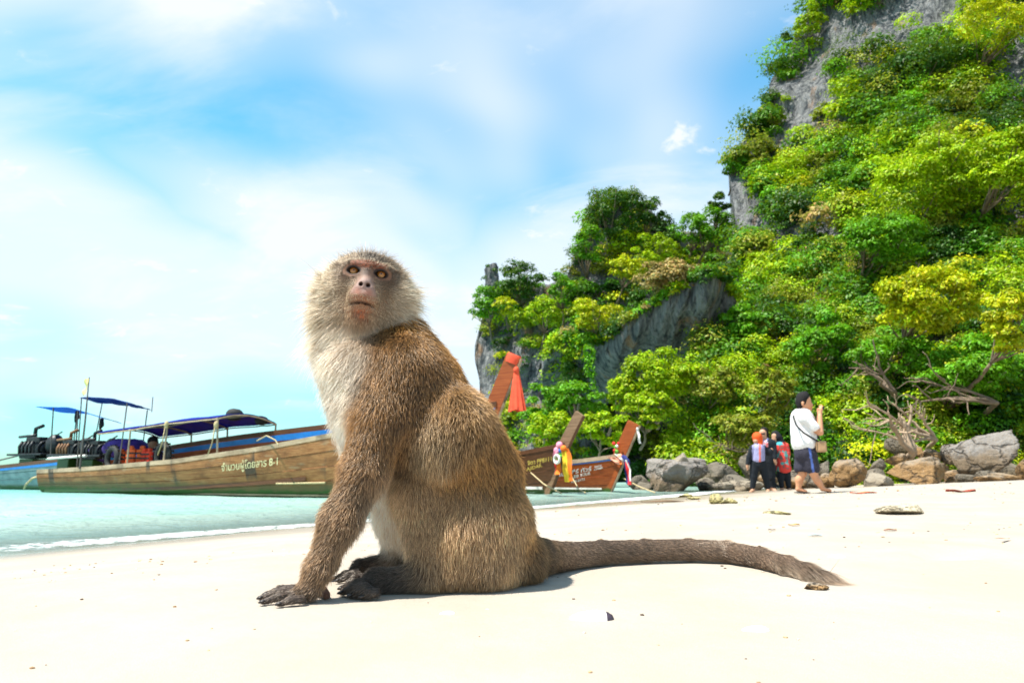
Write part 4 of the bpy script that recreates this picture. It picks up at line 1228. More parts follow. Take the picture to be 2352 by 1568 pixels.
rp = MB().tube(lp, 0.028, 6).build('steering_arm', M_ROPE, b1.root, smooth=True)
# tyres, life jackets, bundle, passenger
def tyre(b, px, py, lat, R, label):
    p = b.at(px, py, lat); t = empty('tyre_fender', b.world(p), b.root.rotation_euler.z); tag(t, label, 'tyre', 'tyre fenders')
    MB().torus((0, 0, 0), R, R * 0.26, (0.15, 1, 0), 24, 10).build('tyre', M_RUBBER, t, smooth=True)
    m = MB()
    for i in range(18):
        a = i * 2 * math.pi / 18; m.box((math.cos(a) * R * 1.25, 0, math.sin(a) * R * 1.25), (0.03, R * 0.4, 0.03), [[math.cos(a), 0, -math.sin(a)], [0, 1, 0], [math.sin(a), 0, math.cos(a)]])
    tr_ = m.build('tread', M_RUBBER, t); tr_['kind'] = 'stuff'; return t
tyre(b1, 258, 1052, -0.7, 0.24, 'black tyre on the gunwale left of the orange life jackets')
tyre(b1, 374, 1047, -0.7, 0.25, 'black tyre on the gunwale right of the orange life jackets')
def jacket(b, px, py, lat, h, mat, label, rz=0.3):
    p = b.at(px, py, lat); e = empty('life_jacket', b.world(p), b.root.rotation_euler.z + rz); tag(e, label, 'life jacket', 'life jackets in the weathered boat')
    for s in (-1, 1):
        m = MB(); m.box((s * 0.12, 0, h * 0.42), (0.21, 0.10, h * 0.84)); m.box((s * 0.13, 0, h * 0.93), (0.12, 0.09, h * 0.22)); m.build('foam_panel', mat, e, bevel=0.03)
    m = MB(); m.box((0, -0.055, h * 0.35), (0.42, 0.015, 0.035)); m.box((0, -0.055, h * 0.62), (0.42, 0.015, 0.035)); m.build('strap', M_RUBBER, e)
    m = MB(); m.torus((0, 0, h * 0.97), 0.12, 0.05, (0, 1, 0.6), 14, 6, 0.5); m.build('collar', mat, e, smooth=True)
jacket(b1, 287, 1067, -0.55, 0.36, M_ORANGECLOTH, 'orange life jacket standing beside the first tyre')
jacket(b1, 311, 1066, -0.5, 0.42, M_ORANGECLOTH, 'larger orange life jacket in the middle of the row', 0.6)
jacket(b1, 336, 1064, -0.5, 0.34, M_REDCLOTH, 'red life jacket beside the second tyre', -0.2)
for (px_, py_, w_, lb) in ((245, 1048, 0.5, 'dark purple cloth bundle behind the first tyre'), (292, 1040, 0.6, 'blue purple cover under the deep blue canopy')):
    p = b1.at(px_, py_, 0.35); m = MB(); m.ball((0, 0, 0.1), (w_, 0.4, 0.28), 18, 12); v = m.v[0]; m.v[0] = v + 0.09 * np.stack([fbm(v * 4, 3, 70 + i) for i in range(3)], -1)
    o = m.build('cloth_bundle', M_PURPLE, None, smooth=True); o.location = b1.world(p); tag(o, lb, 'bundle')
for (px_, py_, r_, lb) in ((538, 949, 0.17, 'larger round black bundle on top of the blue canopy'), (600, 962, 0.13, 'smaller black bundle at the front edge of the blue canopy')):
    p = b1.at(px_, py_ + 6, 0.25 if px_ < 560 else 0.55)
    m = MB(); m.ball((0, 0, 0.02), (r_ * 1.15, r_, r_ * 0.85), 16, 10); v = m.v[0]; m.v[0] = v + r_ * 0.22 * np.stack([fbm(v * 6, 3, 80 + i) for i in range(3)], -1)
    o = m.build('black_bundle', M_RUBBER, None, smooth=True); o.location = b1.world(p); tag(o, lb, 'bundle')

# ---- the red-brown boat behind it, blue rail, prow with the red scarf
b2 = Boat('longtail_boat', 'long red brown longtail boat with a blue stripe behind the weathered boat', (-14.9, 21.0), (-1.07, 14.75), 1.8,
          lin((0, 0.64), (0.31, 0.93), (0.46, 1.06), (0.635, 1.33), (0.78, 1.52), (1, 1.92)), planks=M_STERNWOOD, rail=M_DARKWOOD, stripe=M_BLUEPAINT, prow=(2.9, 0.36, 0.33, 0.12, 0.0), lean=0.44, prow_mat=M_REDWOOD)
for (x0, y0, x1, y1) in ((468, 1030, 486, 1026), (690, 1002, 704, 999)):
    m = MB(); a = b2.side_pt(x0, y0); c_ = b2.side_pt(x1, y1); t = np.linspace(0, 1, 16)
    P = a[None] * (1 - t)[:, None] + c_[None] * t[:, None]; P[:, 2] += 0.05 * np.sin(t * 9); P[:, 1] = b2.y_at(P[:, 0], P[:, 2]) - 0.02
    m.tube(P, 0.016, 5); m.build('scroll_ornament', M_TEXTYELLOW, b2.root, smooth=True)
engine('boat_engine', 'big dark engine on the far boat stern at the picture edge', b2, 78, 1056, 0.0, 1.3, False, (-40, 1066, 0.0))
near = poly(b2, [(82, 934, -0.75), (120, 935, -0.75), (162, 936, -0.75), (205, 950, -0.75), (262, 967, -0.75)]); far = poly(b2, [(142, 948, 0.75), (165, 949, 0.75), (200, 950, 0.75), (235, 960, 0.75), (279, 972, 0.75)])
mb, P_ = sheet_between(b2, near, far, 16, seed=5)
aw2 = empty('boat_awning', b2.world((near[0][0], 0, 0.7)), b2.root.rotation_euler.z); tag(aw2, 'bright sky blue stern awning over the big dark engine', 'awning', 'stern awnings')
off = np.array((near[0][0], 0, 0.7)); mb = MB(); mb.slab(P_ - off, 0.012); mb.build('tarpaulin', M_TARPCYAN, aw2, smooth=True)
for e, lat in ((P_[4, 0], -0.7), (P_[9, 0], -0.7), (P_[5, 8], 0.7), (P_[11, 8], 0.7)):
    bot = np.array((e[0] + 0.1, lat, 0.5)); MB().tube([bot - off, e - off + (0, 0, -0.01)], 0.02, 6).build('pole', M_DARKPOLE, aw2)
for q in (P_[8, 2], P_[12, 5]):
    MB().tube([q - off + (0, 0, -0.02), q - off + (0.02, 0, -0.22), q - off + (-0.04, 0, -0.34)], [0.05, 0.07, 0.02], 7).build('hanging_bag', M_RUBBER, aw2, smooth=True)
# red scarf knotted on the prow
def cloth_mat(name, colr): return plain(name, colr, 0.85, 0.18, 9, 0, 0.3)
M_SCARF = cloth_mat('coral_red_scarf', (0.74, 0.085, 0.035))
A, Bp = b2.prow_pts
top = b2.world(Bp[-1]); 
sc = empty('red_scarf', top, b2.root.rotation_euler.z); tag(sc, 'coral red scarf knotted on the tall prow behind the monkey', 'scarf')
a_, c_ = A[-1] - Bp[-1], Bp[-1] * 0
mb = MB()
for dz, rr in ((-0.02, 1.06), (-0.09, 1.10), (-0.16, 1.08)):
    pass
t = np.linspace(0, 2 * math.pi, 20, endpoint=False)
ring0 = []
dn = unit(Bp[-4] - Bp[-1])
for h_, e_ in ((-0.03, 0.9), (0.0, 1.02), (0.05, 1.08), (0.11, 1.05), (0.17, 1.0)):
    cen = (a_ + c_) / 2 + dn * h_; R_ = np.linalg.norm(a_ - c_) / 2
    ux_ = unit(a_ - c_)
    ring0.append(cen + (np.cos(t)[:, None] * ux_ * (R_ * 1.05) + np.sin(t)[:, None] * np.array((0, 1, 0)) * 0.085) * e_ + 0.008 * np.sin(t * 5 + h_ * 40)[:, None] * ux_)
ring0 = np.array(ring0); mb.grid(np.concatenate([ring0, ring0[:, :1]], 1)); mb.add(ring0[0], np.array([[0] + [i + 1, i] for i in range(1, 19)]))
mb.build('wrap', M_SCARF, sc, smooth=True)
kn = b2.at(1186, 850, -0.05) - Bp[-1]
MB().ball(kn, (0.06, 0.07, 0.08), 12, 8).build('knot', M_SCARF, sc, smooth=True)
bt = b2.at(1188, 943, -0.1) - Bp[-1]
u_ = np.linspace(0, 1, 14); th_ = np.linspace(0, 2 * math.pi, 49)
P = []
for u1 in u_:
    cen = kn * (1 - u1) + bt * u1; w_ = 0.045 + 0.125 * u1 ** 0.8
    rr = w_ * (1 + 0.22 * u1 * np.sin(th_ * 8 + 0.6))
    P.append(cen + np.stack([rr * np.cos(th_), 0.45 * rr * np.sin(th_), 0.02 * u1 * np.sin(th_ * 3)], -1))
MB().grid(np.array(P)).build('hanging_cloth', M_SCARF, sc, smooth=True)

# ---- the two boats to the right of the monkey
HEADN = np.array((0.80, -0.60))
bw = W(1254, 1129, 16.2); bw = bw[:2]
b3 = Boat('longtail_boat', 'dark brown longtail boat with yellow lettering, half hidden by the monkey', bw - HEADN * 8.5, bw, 1.7,
          lin((0, 0.5), (0.5, 0.55), (0.8, 0.76), (0.93, 0.98), (1, 1.12)), planks=M_DARKWOOD, rail=M_DARKWOOD, prow=(1.80, 0.30, 0.22, 0.12, 0.30), lean=0.50, prow_mat=wood('grey_brown_prow', (0.15, 0.085, 0.045), (0.30, 0.19, 0.11), fresh=True, rough=0.6))
b3.letters('จิดา PP8111', (1214, 1068, 10), (1269, 1058), M_TEXTYELLOW)
b3.letters('AJIDAR.', (1212, 1081, 8), (1248, 1071), M_TEXTYELLOW)
S = np.linspace(0.6, 0.995, 12); R = b3.surf(S, np.full_like(S, 0.30), -1); ring = []
R[:, 2] = 0.14; R[:, 1] = b3.y_at(R[:, 0], R[:, 2]); 
for dy, dz in ((0.0, -0.03), (-0.05, -0.03), (-0.05, 0.03), (0.0, 0.03)): r_ = R.copy(); r_[:, 1] += dy; r_[:, 2] += dz; ring.append(r_)
ring.append(ring[0]); MB().grid(np.stack(ring, 1)).build('white_strake', M_WHITEPAINT, b3.root)
bw = W(1392, 1130, 17.2)[:2]
b4 = Boat('longtail_boat', 'orange brown longtail boat with white tour lettering and a blue rail', bw - HEADN * 8.8, bw, 1.8,
          lin((0, 0.42), (0.5, 0.50), (0.8, 0.66), (0.93, 0.80), (1, 0.90)), planks=M_ORANGEWOOD, rail=M_OLDRAIL, stripe=M_BLUEPAINT, prow=(1.66, 0.32, 0.30, 0.13, 0.0), lean=0.52, prow_mat=M_REDWOOD, stripe_q=0.935)
b4.letters('เบนาซีร์ ทัวร์', (1286, 1094, 9), (1360, 1080), M_TEXTWHITE)
b4.letters('BENAZIR TOUR', (1298, 1102.5, 6.5), (1358, 1089), M_TEXTWHITE)
b4.letters('PPB.0172', (1314, 1109, 5.5), (1345, 1102), M_TEXTWHITE)
b4.letters('0895', (1367, 1074, 4), (1383, 1070.5), M_TEXTWHITE)
b4.letters('659880', (1366, 1080, 4), (1386, 1075.5), M_TEXTWHITE)
S = np.linspace(0.6, 0.995, 12); R = b4.surf(S, np.full_like(S, 0.30), -1); ring = []
R[:, 2] = 0.10; R[:, 1] = b4.y_at(R[:, 0], R[:, 2])
for dy, dz in ((0.0, -0.02), (-0.05, -0.02), (-0.05, 0.02), (0.0, 0.02)): r_ = R.copy(); r_[:, 1] += dy; r_[:, 2] += dz; ring.append(r_)
ring.append(ring[0]); MB().grid(np.stack(ring, 1)).build('white_strake', M_WHITEPAINT, b4.root)

# ribbons and garlands tied to the prows
def ribbon(parent, pts, w, mat, name='ribbon', seed=0):
    pts = np.asarray(pts, float); n = 14
    t = np.linspace(0, 1, len(pts)); tt = np.linspace(0, 1, n)
    C_ = np.stack([np.interp(tt, t, pts[:, i]) for i in range(3)], -1)
    C_ += 0.012 * np.stack([fbm(np.stack([tt * 5, tt * 0 + seed, tt * 0 + i], -1), 2, 90 + i) for i in range(3)], -1)
    P = np.stack([C_ + np.array((x * w, 0.02 * math.cos(x * 9 + seed), 0)) for x in np.linspace(-0.5, 0.5, 5)], 1)
    P[..., 1] += 0.02 * np.sin(tt * 7 + seed)[:, None]
    m = MB(); m.slab(P, 0.006); return m.build(name, mat, parent, smooth=True)
CLO = {n_: cloth_mat(n_ + '_ribbon', c_) for n_, c_ in dict(orange=(0.85, 0.20, 0.02), yellow=(0.85, 0.55, 0.03), pink=(0.80, 0.30, 0.42), green=(0.15, 0.45, 0.06), navy=(0.02, 0.03, 0.16), red=(0.70, 0.03, 0.03), white=(0.75, 0.74, 0.72), blue=(0.05, 0.20, 0.60), salmon=(0.80, 0.36, 0.24)).items()}
def sash_thing(name, label, b, strips, knots, cat='ribbon'):
    lat = -0.16
    p0 = b.at(knots[0][0], knots[0][1], lat); e = empty(name, b.world(p0), b.root.rotation_euler.z); tag(e, label, cat, 'ribbons on the prows')
    for i, (colr, w, pts) in enumerate(strips):
        ribbon(e, [b.at(x, y, lat - 0.02 * i) - p0 for x, y in pts], w, CLO[colr], 'ribbon', i)
    for (x, y, r, colr) in knots:
        MB().ball(b.at(x, y, lat) - p0, (r, r * 0.8, r), 12, 8).build('knot', CLO[colr], e, smooth=True)
    return e
sash_thing('prow_ribbons', 'orange, yellow and pink ribbons hanging from the dark brown prow', b3,
    [('orange', 0.13, [(1300, 1030), (1307, 1045), (1309, 1075), (1310, 1104)]), ('yellow', 0.12, [(1294, 1035), (1298, 1060), (1300, 1085), (1302, 1106)]), ('pink', 0.10, [(1281, 1030), (1275, 1045), (1277, 1062)]),
     ('red', 0.10, [(1278, 1060), (1279, 1075), (1279, 1085)]), ('orange', 0.14, [(1283, 1062), (1283, 1078), (1281, 1090)]), ('green', 0.09, [(1279, 1052), (1283, 1058), (1285, 1062)]), ('green', 0.08, [(1287, 1040), (1289, 1050)])],
    [(1285, 1022, 0.085, 'pink'), (1279, 1034, 0.08, 'pink'), (1287, 1034, 0.06, 'blue'), (1294, 1030, 0.08, 'orange')])
sash_thing('sash_cloth', 'salmon sash with navy and red tails on the orange brown prow', b4,
    [('salmon', 0.22, [(1404, 1050), (1418, 1058), (1430, 1066)]), ('white', 0.10, [(1414, 1042), (1428, 1052), (1438, 1062)]), ('navy', 0.13, [(1430, 1046), (1440, 1056), (1441, 1085), (1444, 1110)]), ('red', 0.09, [(1440, 1060), (1443, 1085), (1446, 1112)]),
     ('white', 0.05, [(1438, 1055), (1446, 1075), (1449, 1105)]), ('orange', 0.06, [(1422, 1058), (1428, 1066)])],
    [(1424, 1048, 0.07, 'salmon'), (1432, 1050, 0.06, 'navy')], 'sash')
sash_thing('flower_garland', 'small red and green flower garland above the salmon sash', b4, [('green', 0.04, [(1410, 1020), (1414, 1032), (1416, 1042)])],
    [(1410, 1018, 0.045, 'red'), (1414, 1026, 0.04, 'green'), (1412, 1034, 0.045, 'red'), (1417, 1024, 0.04, 'white'), (1420, 1018, 0.035, 'red'), (1417, 1036, 0.04, 'green')], 'garland')
sash_thing('white_ribbon', 'white ribbon hanging from the top of the orange brown prow', b4, [('white', 0.05, [(1464, 985), (1468, 1000), (1470, 1018)])], [(1464, 984, 0.03, 'white')])
m = MB(); R_ = b3.at(1279, 1054, -0.30); m.torus((0, 0, 0), 0.09, 0.03, (0.3, 1, 0), 20, 8); o = m.build('white_ring', M_WHITEPAINT, None, smooth=True); o.location = b3.world(R_); o.rotation_euler.z = b3.root.rotation_euler.z; tag(o, 'small white ring hanging beside the pink ribbon', 'ring')
# mooring ropes
def rope(label, pts, r=0.014):
    pts = np.asarray(pts); n = 16; t = np.linspace(0, 1, len(pts)); tt = np.linspace(0, 1, n)
    from_ = np.stack([np.interp(tt, t, pts[:, i]) for i in range(3)], -1)
    o = MB().tube(from_, r, 6).build('mooring_rope', M_ROPE, None, smooth=True); tag(o, label, 'rope', 'mooring ropes'); return o
rope('mooring rope stretched from the orange brown bow to the sand', [W(1432, 1098, 16.9), W(1470, 1118, 16.2), W(1505, 1131, 15.3)])
rope('rope hanging down the orange brown hull from its rail', [b4.world(b4.side_pt(1312, 1062) + (0, -0.07, 0)), b4.world(b4.side_pt(1316, 1095) + (0, -0.05, 0)), W(1330, 1124, 15.9), W(1345, 1131, 15.6)])
rope('rope running from the dark brown bow into the water', [b3.world(b3.side_pt(1222, 1085) + (0, -0.05, 0)), W(1250, 1112, 14.9), W(1290, 1133, 14.4)])
rope('rope looped over the weathered boat rail', [b1.world(b1.at(590, 1012, -0.75)), b1.world(b1.at(612, 1000, -0.75)), b1.world(b1.at(632, 1010, -0.78)), b1.world(b1.at(640, 1022, -0.8))], 0.012)

# ================================================================== LIMESTONE CLIFFS
k = N('limestone')
c = k.coord('Object')
fl = k.noise(k.coord('Object', (1.3, 1.3, 0.10)), 1.6, 6, 0.62, 0.5)       # flutes run down the face
fl2 = k.noise(k.coord('Object', (3.2, 3.2, 0.16)), 2.0, 5, 0.6, 0.3)
pat = k.noise(c, 0.55, 5, 0.6); fine = k.noise(c, 7, 6, 0.65); rust = k.noise(k.coord('Object', (1, 1, 0.3)), 0.8, 4, 0.6)
col = k.mix(k.ramp(fl, 0.32, 0.66), (0.035, 0.044, 0.054), (0.27, 0.275, 0.28))
col = k.mix(k.ramp(fl2, 0.45, 0.70, 0, 0.75), col, (0.36, 0.355, 0.34))
col = k.mix(k.ramp(fl2, 0.42, 0.30, 0, 0.8), col, (0.026, 0.034, 0.044))
col = k.mix(k.ramp(rust, 0.56, 0.70, 0, 0.75), col, (0.38, 0.20, 0.09))
col = k.mix(k.ramp(pat, 0.55, 0.75, 0, 0.5), col, (0.12, 0.13, 0.10))
h_ = k.math('ADD', k.math('MULTIPLY', fl, 1.2), k.math('ADD', k.math('MULTIPLY', fl2, 0.6), k.math('MULTIPLY', fine, 0.25)))
crk = k.noise(k.coord('Object', (1, 1, 0.35)), 2.4, 6, 0.7, 1.0)
col = k.mix(k.ramp(crk, 0.44, 0.34, 0, 0.85), col, (0.020, 0.024, 0.028))
h_ = k.math('ADD', h_, k.math('MULTIPLY', crk, 1.2))
M_LIME = k.done(k.principled(col, 0.85, k.bump(h_, 1.0, 0.45), spec=0.25))

def rbf(ctrl):
    ctrl = np.array(ctrl, float); X = ctrl[:, :2] / 400.0
    def ker(r): return np.where(r > 0, r * r * np.log(np.maximum(r, 1e-9)), 0)
    n = len(X); K = ker(np.linalg.norm(X[:, None] - X[None], axis=-1)) + np.eye(n) * 0.02
    Pm = np.concatenate([np.ones((n, 1)), X], 1)
    A = np.block([[K, Pm], [Pm.T, np.zeros((3, 3))]])
    w = np.linalg.solve(A, np.concatenate([ctrl[:, 2], np.zeros(3)]))
    def f(x, y):
        q = np.stack([np.ravel(x), np.ravel(y)], -1) / 400.0
        r = ker(np.linalg.norm(q[:, None] - X[None], axis=-1)) @ w[:n] + w[n] + q @ w[n + 1:]
        return r.reshape(np.shape(x))
    return f

def Wv(x, y, Y):
    d = FWD + ((x - 1176) / FX)[..., None] * RGT + ((784 - y) / FX)[..., None] * UPV
    return CAM + d * (Y / d[..., 1])[..., None]

def crag(P, amp, seed, fl_amp=0.5):
    big = fbm(P * 0.16, 3, seed) * amp
    flute = fbm(P * np.array((0.9, 0.9, 0.07)), 3, seed + 5) * fl_amp
    bump_ = fbm(P * 0.8, 3, seed + 9) * 0.28
    d = big + flute + bump_
    Q = P.copy(); Q[..., 1] += d; Q[..., 0] += 0.5 * fbm(P * 0.35, 3, seed + 20) * amp * 0.6
    return Q

CLIFF = {}
# right massif
xl_y = np.array([1130, 1000, 820, 640, 560, 470, 380, 330, 260, 190, 140, 60, 0, -260]); xl_x = np.array([1545, 1560, 1600, 1660, 1690, 1682, 1676, 1705, 1745, 1768, 1802, 1832, 1852, 1900])
depD = rbf([(2300, 1090, 19.5), (2300, 900, 21), (2300, 700, 23.5), (2300, 400, 29), (2300, 100, 36), (2300, -250, 42), (2600, 1090, 17.5), (2600, 500, 25), (2600, -250, 38), (3400, 1090, 14.5), (3400, 500, 20), (3400, -250, 32), (2000, 1090, 21.5), (2000, 900, 23.5), (2000, 700, 27), (2000, 400, 34), (2000, 100, 41), (2000, -250, 45),
            (1750, 1090, 23.5), (1750, 900, 26), (1750, 750, 30), (1750, 600, 36), (1720, 480, 40), (1760, 300, 43.5), (1860, 50, 46.5), (1900, -250, 48), (1560, 1090, 24), (1600, 900, 27), (1640, 760, 31)])
vv = np.linspace(1128, -250, 120); uu = np.linspace(0, 1, 170)
XL = np.interp(-vv, -xl_y, xl_x)
GX = XL[:, None] + (3400 - XL)[:, None] * uu[None] ** 1.1; GY = np.repeat(vv[:, None], len(uu), 1)
YD = depD(GX, GY)
PD = crag(Wv(GX, GY, YD), 1.6, 300)
wrap = []
for dx, dy in ((26, 14.0), (16, 7.0), (6, 2.6), (0, 0.8)):
    Q = PD[:, 0].copy(); dirr = unit(np.array((0.32, 0.95, -0.06))); wrap.append(Q + dirr * dy)
PDw = np.concatenate([np.stack(wrap, 1), PD], 1)
m = MB(); m.grid(PDw)
cl1 = m.build('cliff', M_LIME, smooth=True); tag(cl1, 'tall jungle covered limestone cliff rising to the right', 'cliff', kind='structure')
CLIFF['D'] = (GX, GY, PD)
# far headland: two pinnacles
tx = np.array([1098, 1104, 1118, 1140, 1200, 1250, 1300, 1322, 1340, 1380, 1470, 1520, 1560, 1640, 1720]); ty = np.array([790, 725, 690, 668, 648, 658, 640, 580, 500, 462, 465, 505, 535, 530, 500])
xs = np.linspace(1098, 1720, 90); top = np.interp(xs, tx, ty)
depA = rbf([(1100, 1110, 42), (1100, 780, 47), (1250, 1100, 39), (1250, 700, 46), (1400, 1080, 36), (1400, 800, 42), (1420, 470, 47), (1600, 1000, 37), (1600, 580, 46), (1720, 900, 38), (1720, 570, 46)])
vt = np.linspace(0, 1, 80)
GX2 = np.repeat(xs[None], 80, 0); GY2 = 1112 + (top - 1112)[None] * vt[:, None]
PA = crag(Wv(GX2, GY2, depA(GX2, GY2)), 1.5, 340)
rows = [PA]
for dy, dz in ((1.5, 0.6), (4, 0.2), (9, -2.5)): rows.append((PA[-1] + np.array((0.15 * dy, dy, dz)))[None])
PAw = np.concatenate(rows, 0)
left = [(PAw[:, 0] + np.array((0.35 * d_, d_, -0.1 * d_)))[:, None] for d_ in (12, 6, 2.5, 0.7)]
m = MB(); m.grid(np.concatenate(left + [PAw], 1))
cl2 = m.build('cliff', M_LIME, smooth=True); tag(cl2, 'distant limestone headland with two wooded tops behind the boats', 'cliff', kind='structure')
CLIFF['A'] = (GX2, GY2, PA)
# overhanging bulge with hanging flutes
xs3 = np.linspace(1245, 1690, 90)
top3 = np.interp(xs3, [1245, 1265, 1290, 1330, 1380, 1440, 1500, 1560, 1620, 1660, 1690], [840, 800, 775, 790, 785, 745, 705, 665, 632, 640, 690])
bot3 = np.interp(xs3, [1245, 1270, 1300, 1340, 1392, 1450, 1530, 1620, 1690], [900, 905, 900, 880, 930, 890, 860, 850, 850])
vt3 = np.linspace(0, 1, 70)
GX3 = np.repeat(xs3[None], 70, 0); GY3 = bot3[None] + (top3 - bot3)[None] * vt3[:, None]
Y3 = np.interp(xs3, [1245, 1340, 1400, 1500, 1620, 1690], [35.5, 33.5, 32.6, 31, 29.5, 31])[None] - 1.6 * np.sin(np.clip(vt3[:, None] * 1.15, 0, 1) * math.pi * 0.5) + 2.4 * (1 - vt3[:, None]) ** 2
P3 = Wv(GX3, GY3, Y3)
P3b = P3.copy()
hang = fbm(np.stack([GX3 / 26.0 + (GY3 - 780) / 90.0, GX3 * 0, GY3 / 420.0], -1), 4, 410)
P3b[..., 1] += hang * 0.75 + 0.15 * fbm(P3 * 1.6, 3, 420) + 0.6 * fbm(P3 * 0.3, 2, 430)
rows = [(P3b[0] + np.array((0, 6, 0.3)))[None], (P3b[0] + np.array((0, 2, 0.1)))[None], P3b]
for dy, dz in ((0.8, 0.4), (3, 0.5), (8, 0.5)): rows.append((P3b[-1] + np.array((0, dy, dz)))[None])
m = MB(); m.grid(np.concatenate(rows, 0))
cl3 = m.build('cliff', M_LIME, smooth=True); tag(cl3, 'overhanging grey streaked rock wall with flutes in mid cliff', 'cliff', kind='structure')
CLIFF['C'] = (GX3, GY3, P3b)
# thin rock spike on the far headland
sp = W(1130, 700, 46.2); m = MB()
hh = np.linspace(0, 2.9, 12); rr = np.interp(hh, [0, 1.4, 2.4, 2.9], [0.62, 0.46, 0.42, 0.30])
ph = np.arange(14) * 2 * math.pi / 14
Pp = np.stack([np.stack([rr[i] * np.cos(ph) + 0.08 * i * 0.1, rr[i] * np.sin(ph), np.full(14, hh[i])], -1) for i in range(12)])
Pp += 0.45 * np.stack([fbm(Pp * 1.6, 4, 500 + i) for i in range(3)], -1)
Pp = np.concatenate([Pp, Pp[:, :1]], 1); m.grid(Pp); m.add(Pp[-1, :14], np.array([[0, i, i + 1] for i in range(1, 13)]))
o = m.build('rock_spike', M_LIME, smooth=True); o.location = sp; tag(o, 'thin dark rock spike standing on the far headland top', 'rock')

# ================================================================== FOLIAGE
k = N('leaves')
lc = k.attr('col')
d = k.node('ShaderNodeBsdfDiffuse'); k.l.new(lc, d.inputs[0])
t = k.node('ShaderNodeBsdfTranslucent'); k.l.new(k.mix(0.35, lc, (0.36, 0.52, 0.004), 'MIX'), t.inputs[0])
g = k.node('ShaderNodeBsdfGlossy'); g.inputs['Roughness'].default_value = 0.45; g.inputs['Color'].default_value = (1, 1, 0.9, 1)
m1 = k.node('ShaderNodeMixShader'); m1.inputs[0].default_value = 0.32; k.l.new(d.outputs[0], m1.inputs[1]); k.l.new(t.outputs[0], m1.inputs[2])
m2 = k.node('ShaderNodeMixShader'); m2.inputs[0].default_value = 0.018; k.l.new(m1.outputs[0], m2.inputs[1]); k.l.new(g.outputs[0], m2.inputs[2])
M_LEAF = k.done(m2.outputs[0])
M_BARK = plain('bark', (0.20, 0.145, 0.10), 0.9, 0.45, 3.0, 0, 0.6, bdist=0.05)
M_DEADWOOD = plain('bleached_branches', (0.38, 0.28, 0.19), 0.9, 0.3, 4.0, 0, 0.4)

LIME = (0.320, 0.470, 0.004); MID = (0.110, 0.310, 0.006); DEEP = (0.024, 0.095, 0.008); OLIVE = (0.240, 0.280, 0.020); TAN = (0.360, 0.260, 0.090); YELL = (0.460, 0.500, 0.006); DUSK = (0.055, 0.080, 0.045)

def leaf_cloud(cen, rad, n, size, col, rng, up=0.75, full=False, droop=0.0):
    """cen (k,3), rad (k,3), n (k,), size (k,), col (k,3) -> verts, quads, colours: leaves on the outer shell of each clump"""
    ki = np.repeat(np.arange(len(cen)), n); N_ = len(ki)
    d = unit(rng.normal(size=(N_, 3)))
    if not full: d[:, 2] = np.where(d[:, 2] < -0.25, -d[:, 2], d[:, 2])
    r = rng.uniform(0.62, 1.06, N_) ** 0.7
    # lumpy outline
    q_ = d * 3.1 + (ki * 1.7)[:, None]; lump = 1 + 0.16 * (np.sin(q_[:, 0] * 1.3 + 2 * q_[:, 1]) + np.sin(q_[:, 1] * 1.9 - 1.6 * q_[:, 2]) * 0.9 + np.sin(q_[:, 2] * 3.7 + q_[:, 0] * 2.9) * 0.6)
    p = cen[ki] + d * rad[ki] * (r * lump)[:, None]
    nrm = unit(d * 1.0 + np.array((0, 0, up * 0.55)) + rng.normal(size=(N_, 3)) * 0.36)
    a = unit(np.cross(nrm, rng.normal(size=(N_, 3)))); b = np.cross(nrm, a)
    s = size[ki] * rng.uniform(0.6, 1.35, N_)
    L_ = a * (s * 0.5)[:, None]; Wd = b * (s * 0.27)[:, None]
    tipd = np.array((0, 0, -1.0)) * (s * (0.12 + droop))[:, None]
    V = np.stack([p - L_, p - 0.08 * L_ + Wd, p + L_ + tipd, p - 0.08 * L_ - Wd], 1).reshape(-1, 3)
    F = np.arange(N_ * 4).reshape(-1, 4)
    tone = rng.uniform(0.65, 1.35, N_)
    C_ = col[ki] * tone[:, None] * (1 + 0.18 * rng.normal(size=(N_, 3)) * np.array((0.8, 0.4, 0.4)))
    C_ = np.repeat(np.clip(C_, 0.004, 0.9), 4, 0)
    return V, F, C_

ROCKS_OUT = [  # exposed rock: x, y, rx, ry, tilt(deg)
    (1703, 480, 26, 66, 0), (1852, 215, 30, 95, 22), (1925, 95, 55, 48, 0), (2010, 90, 34, 45, 0), (2120, 20, 72, 48, 0), (2335, 180, 26, 42, 0), (1895, 300, 16, 26, 0), (2070, 120, 20, 34, 0),
    (1118, 880, 22, 62, 0), (1108, 790, 10, 40, 0), (1235, 880, 30, 45, 0), (1180, 830, 16, 36, 0), (1365, 640, 14, 22, 0)]
def exposed(x, y):
    e = np.zeros(np.shape(x))
    for (cx, cy, rx, ry, an) in ROCKS_OUT:
        ca, sa = math.cos(math.radians(an)), math.sin(math.radians(an)); dx, dy = x - cx, y - cy
        u = (dx * ca + dy * sa) / rx; v = (-dx * sa + dy * ca) / ry
        e = np.maximum(e, np.exp(-(u * u + v * v) * 0.7))
    return e

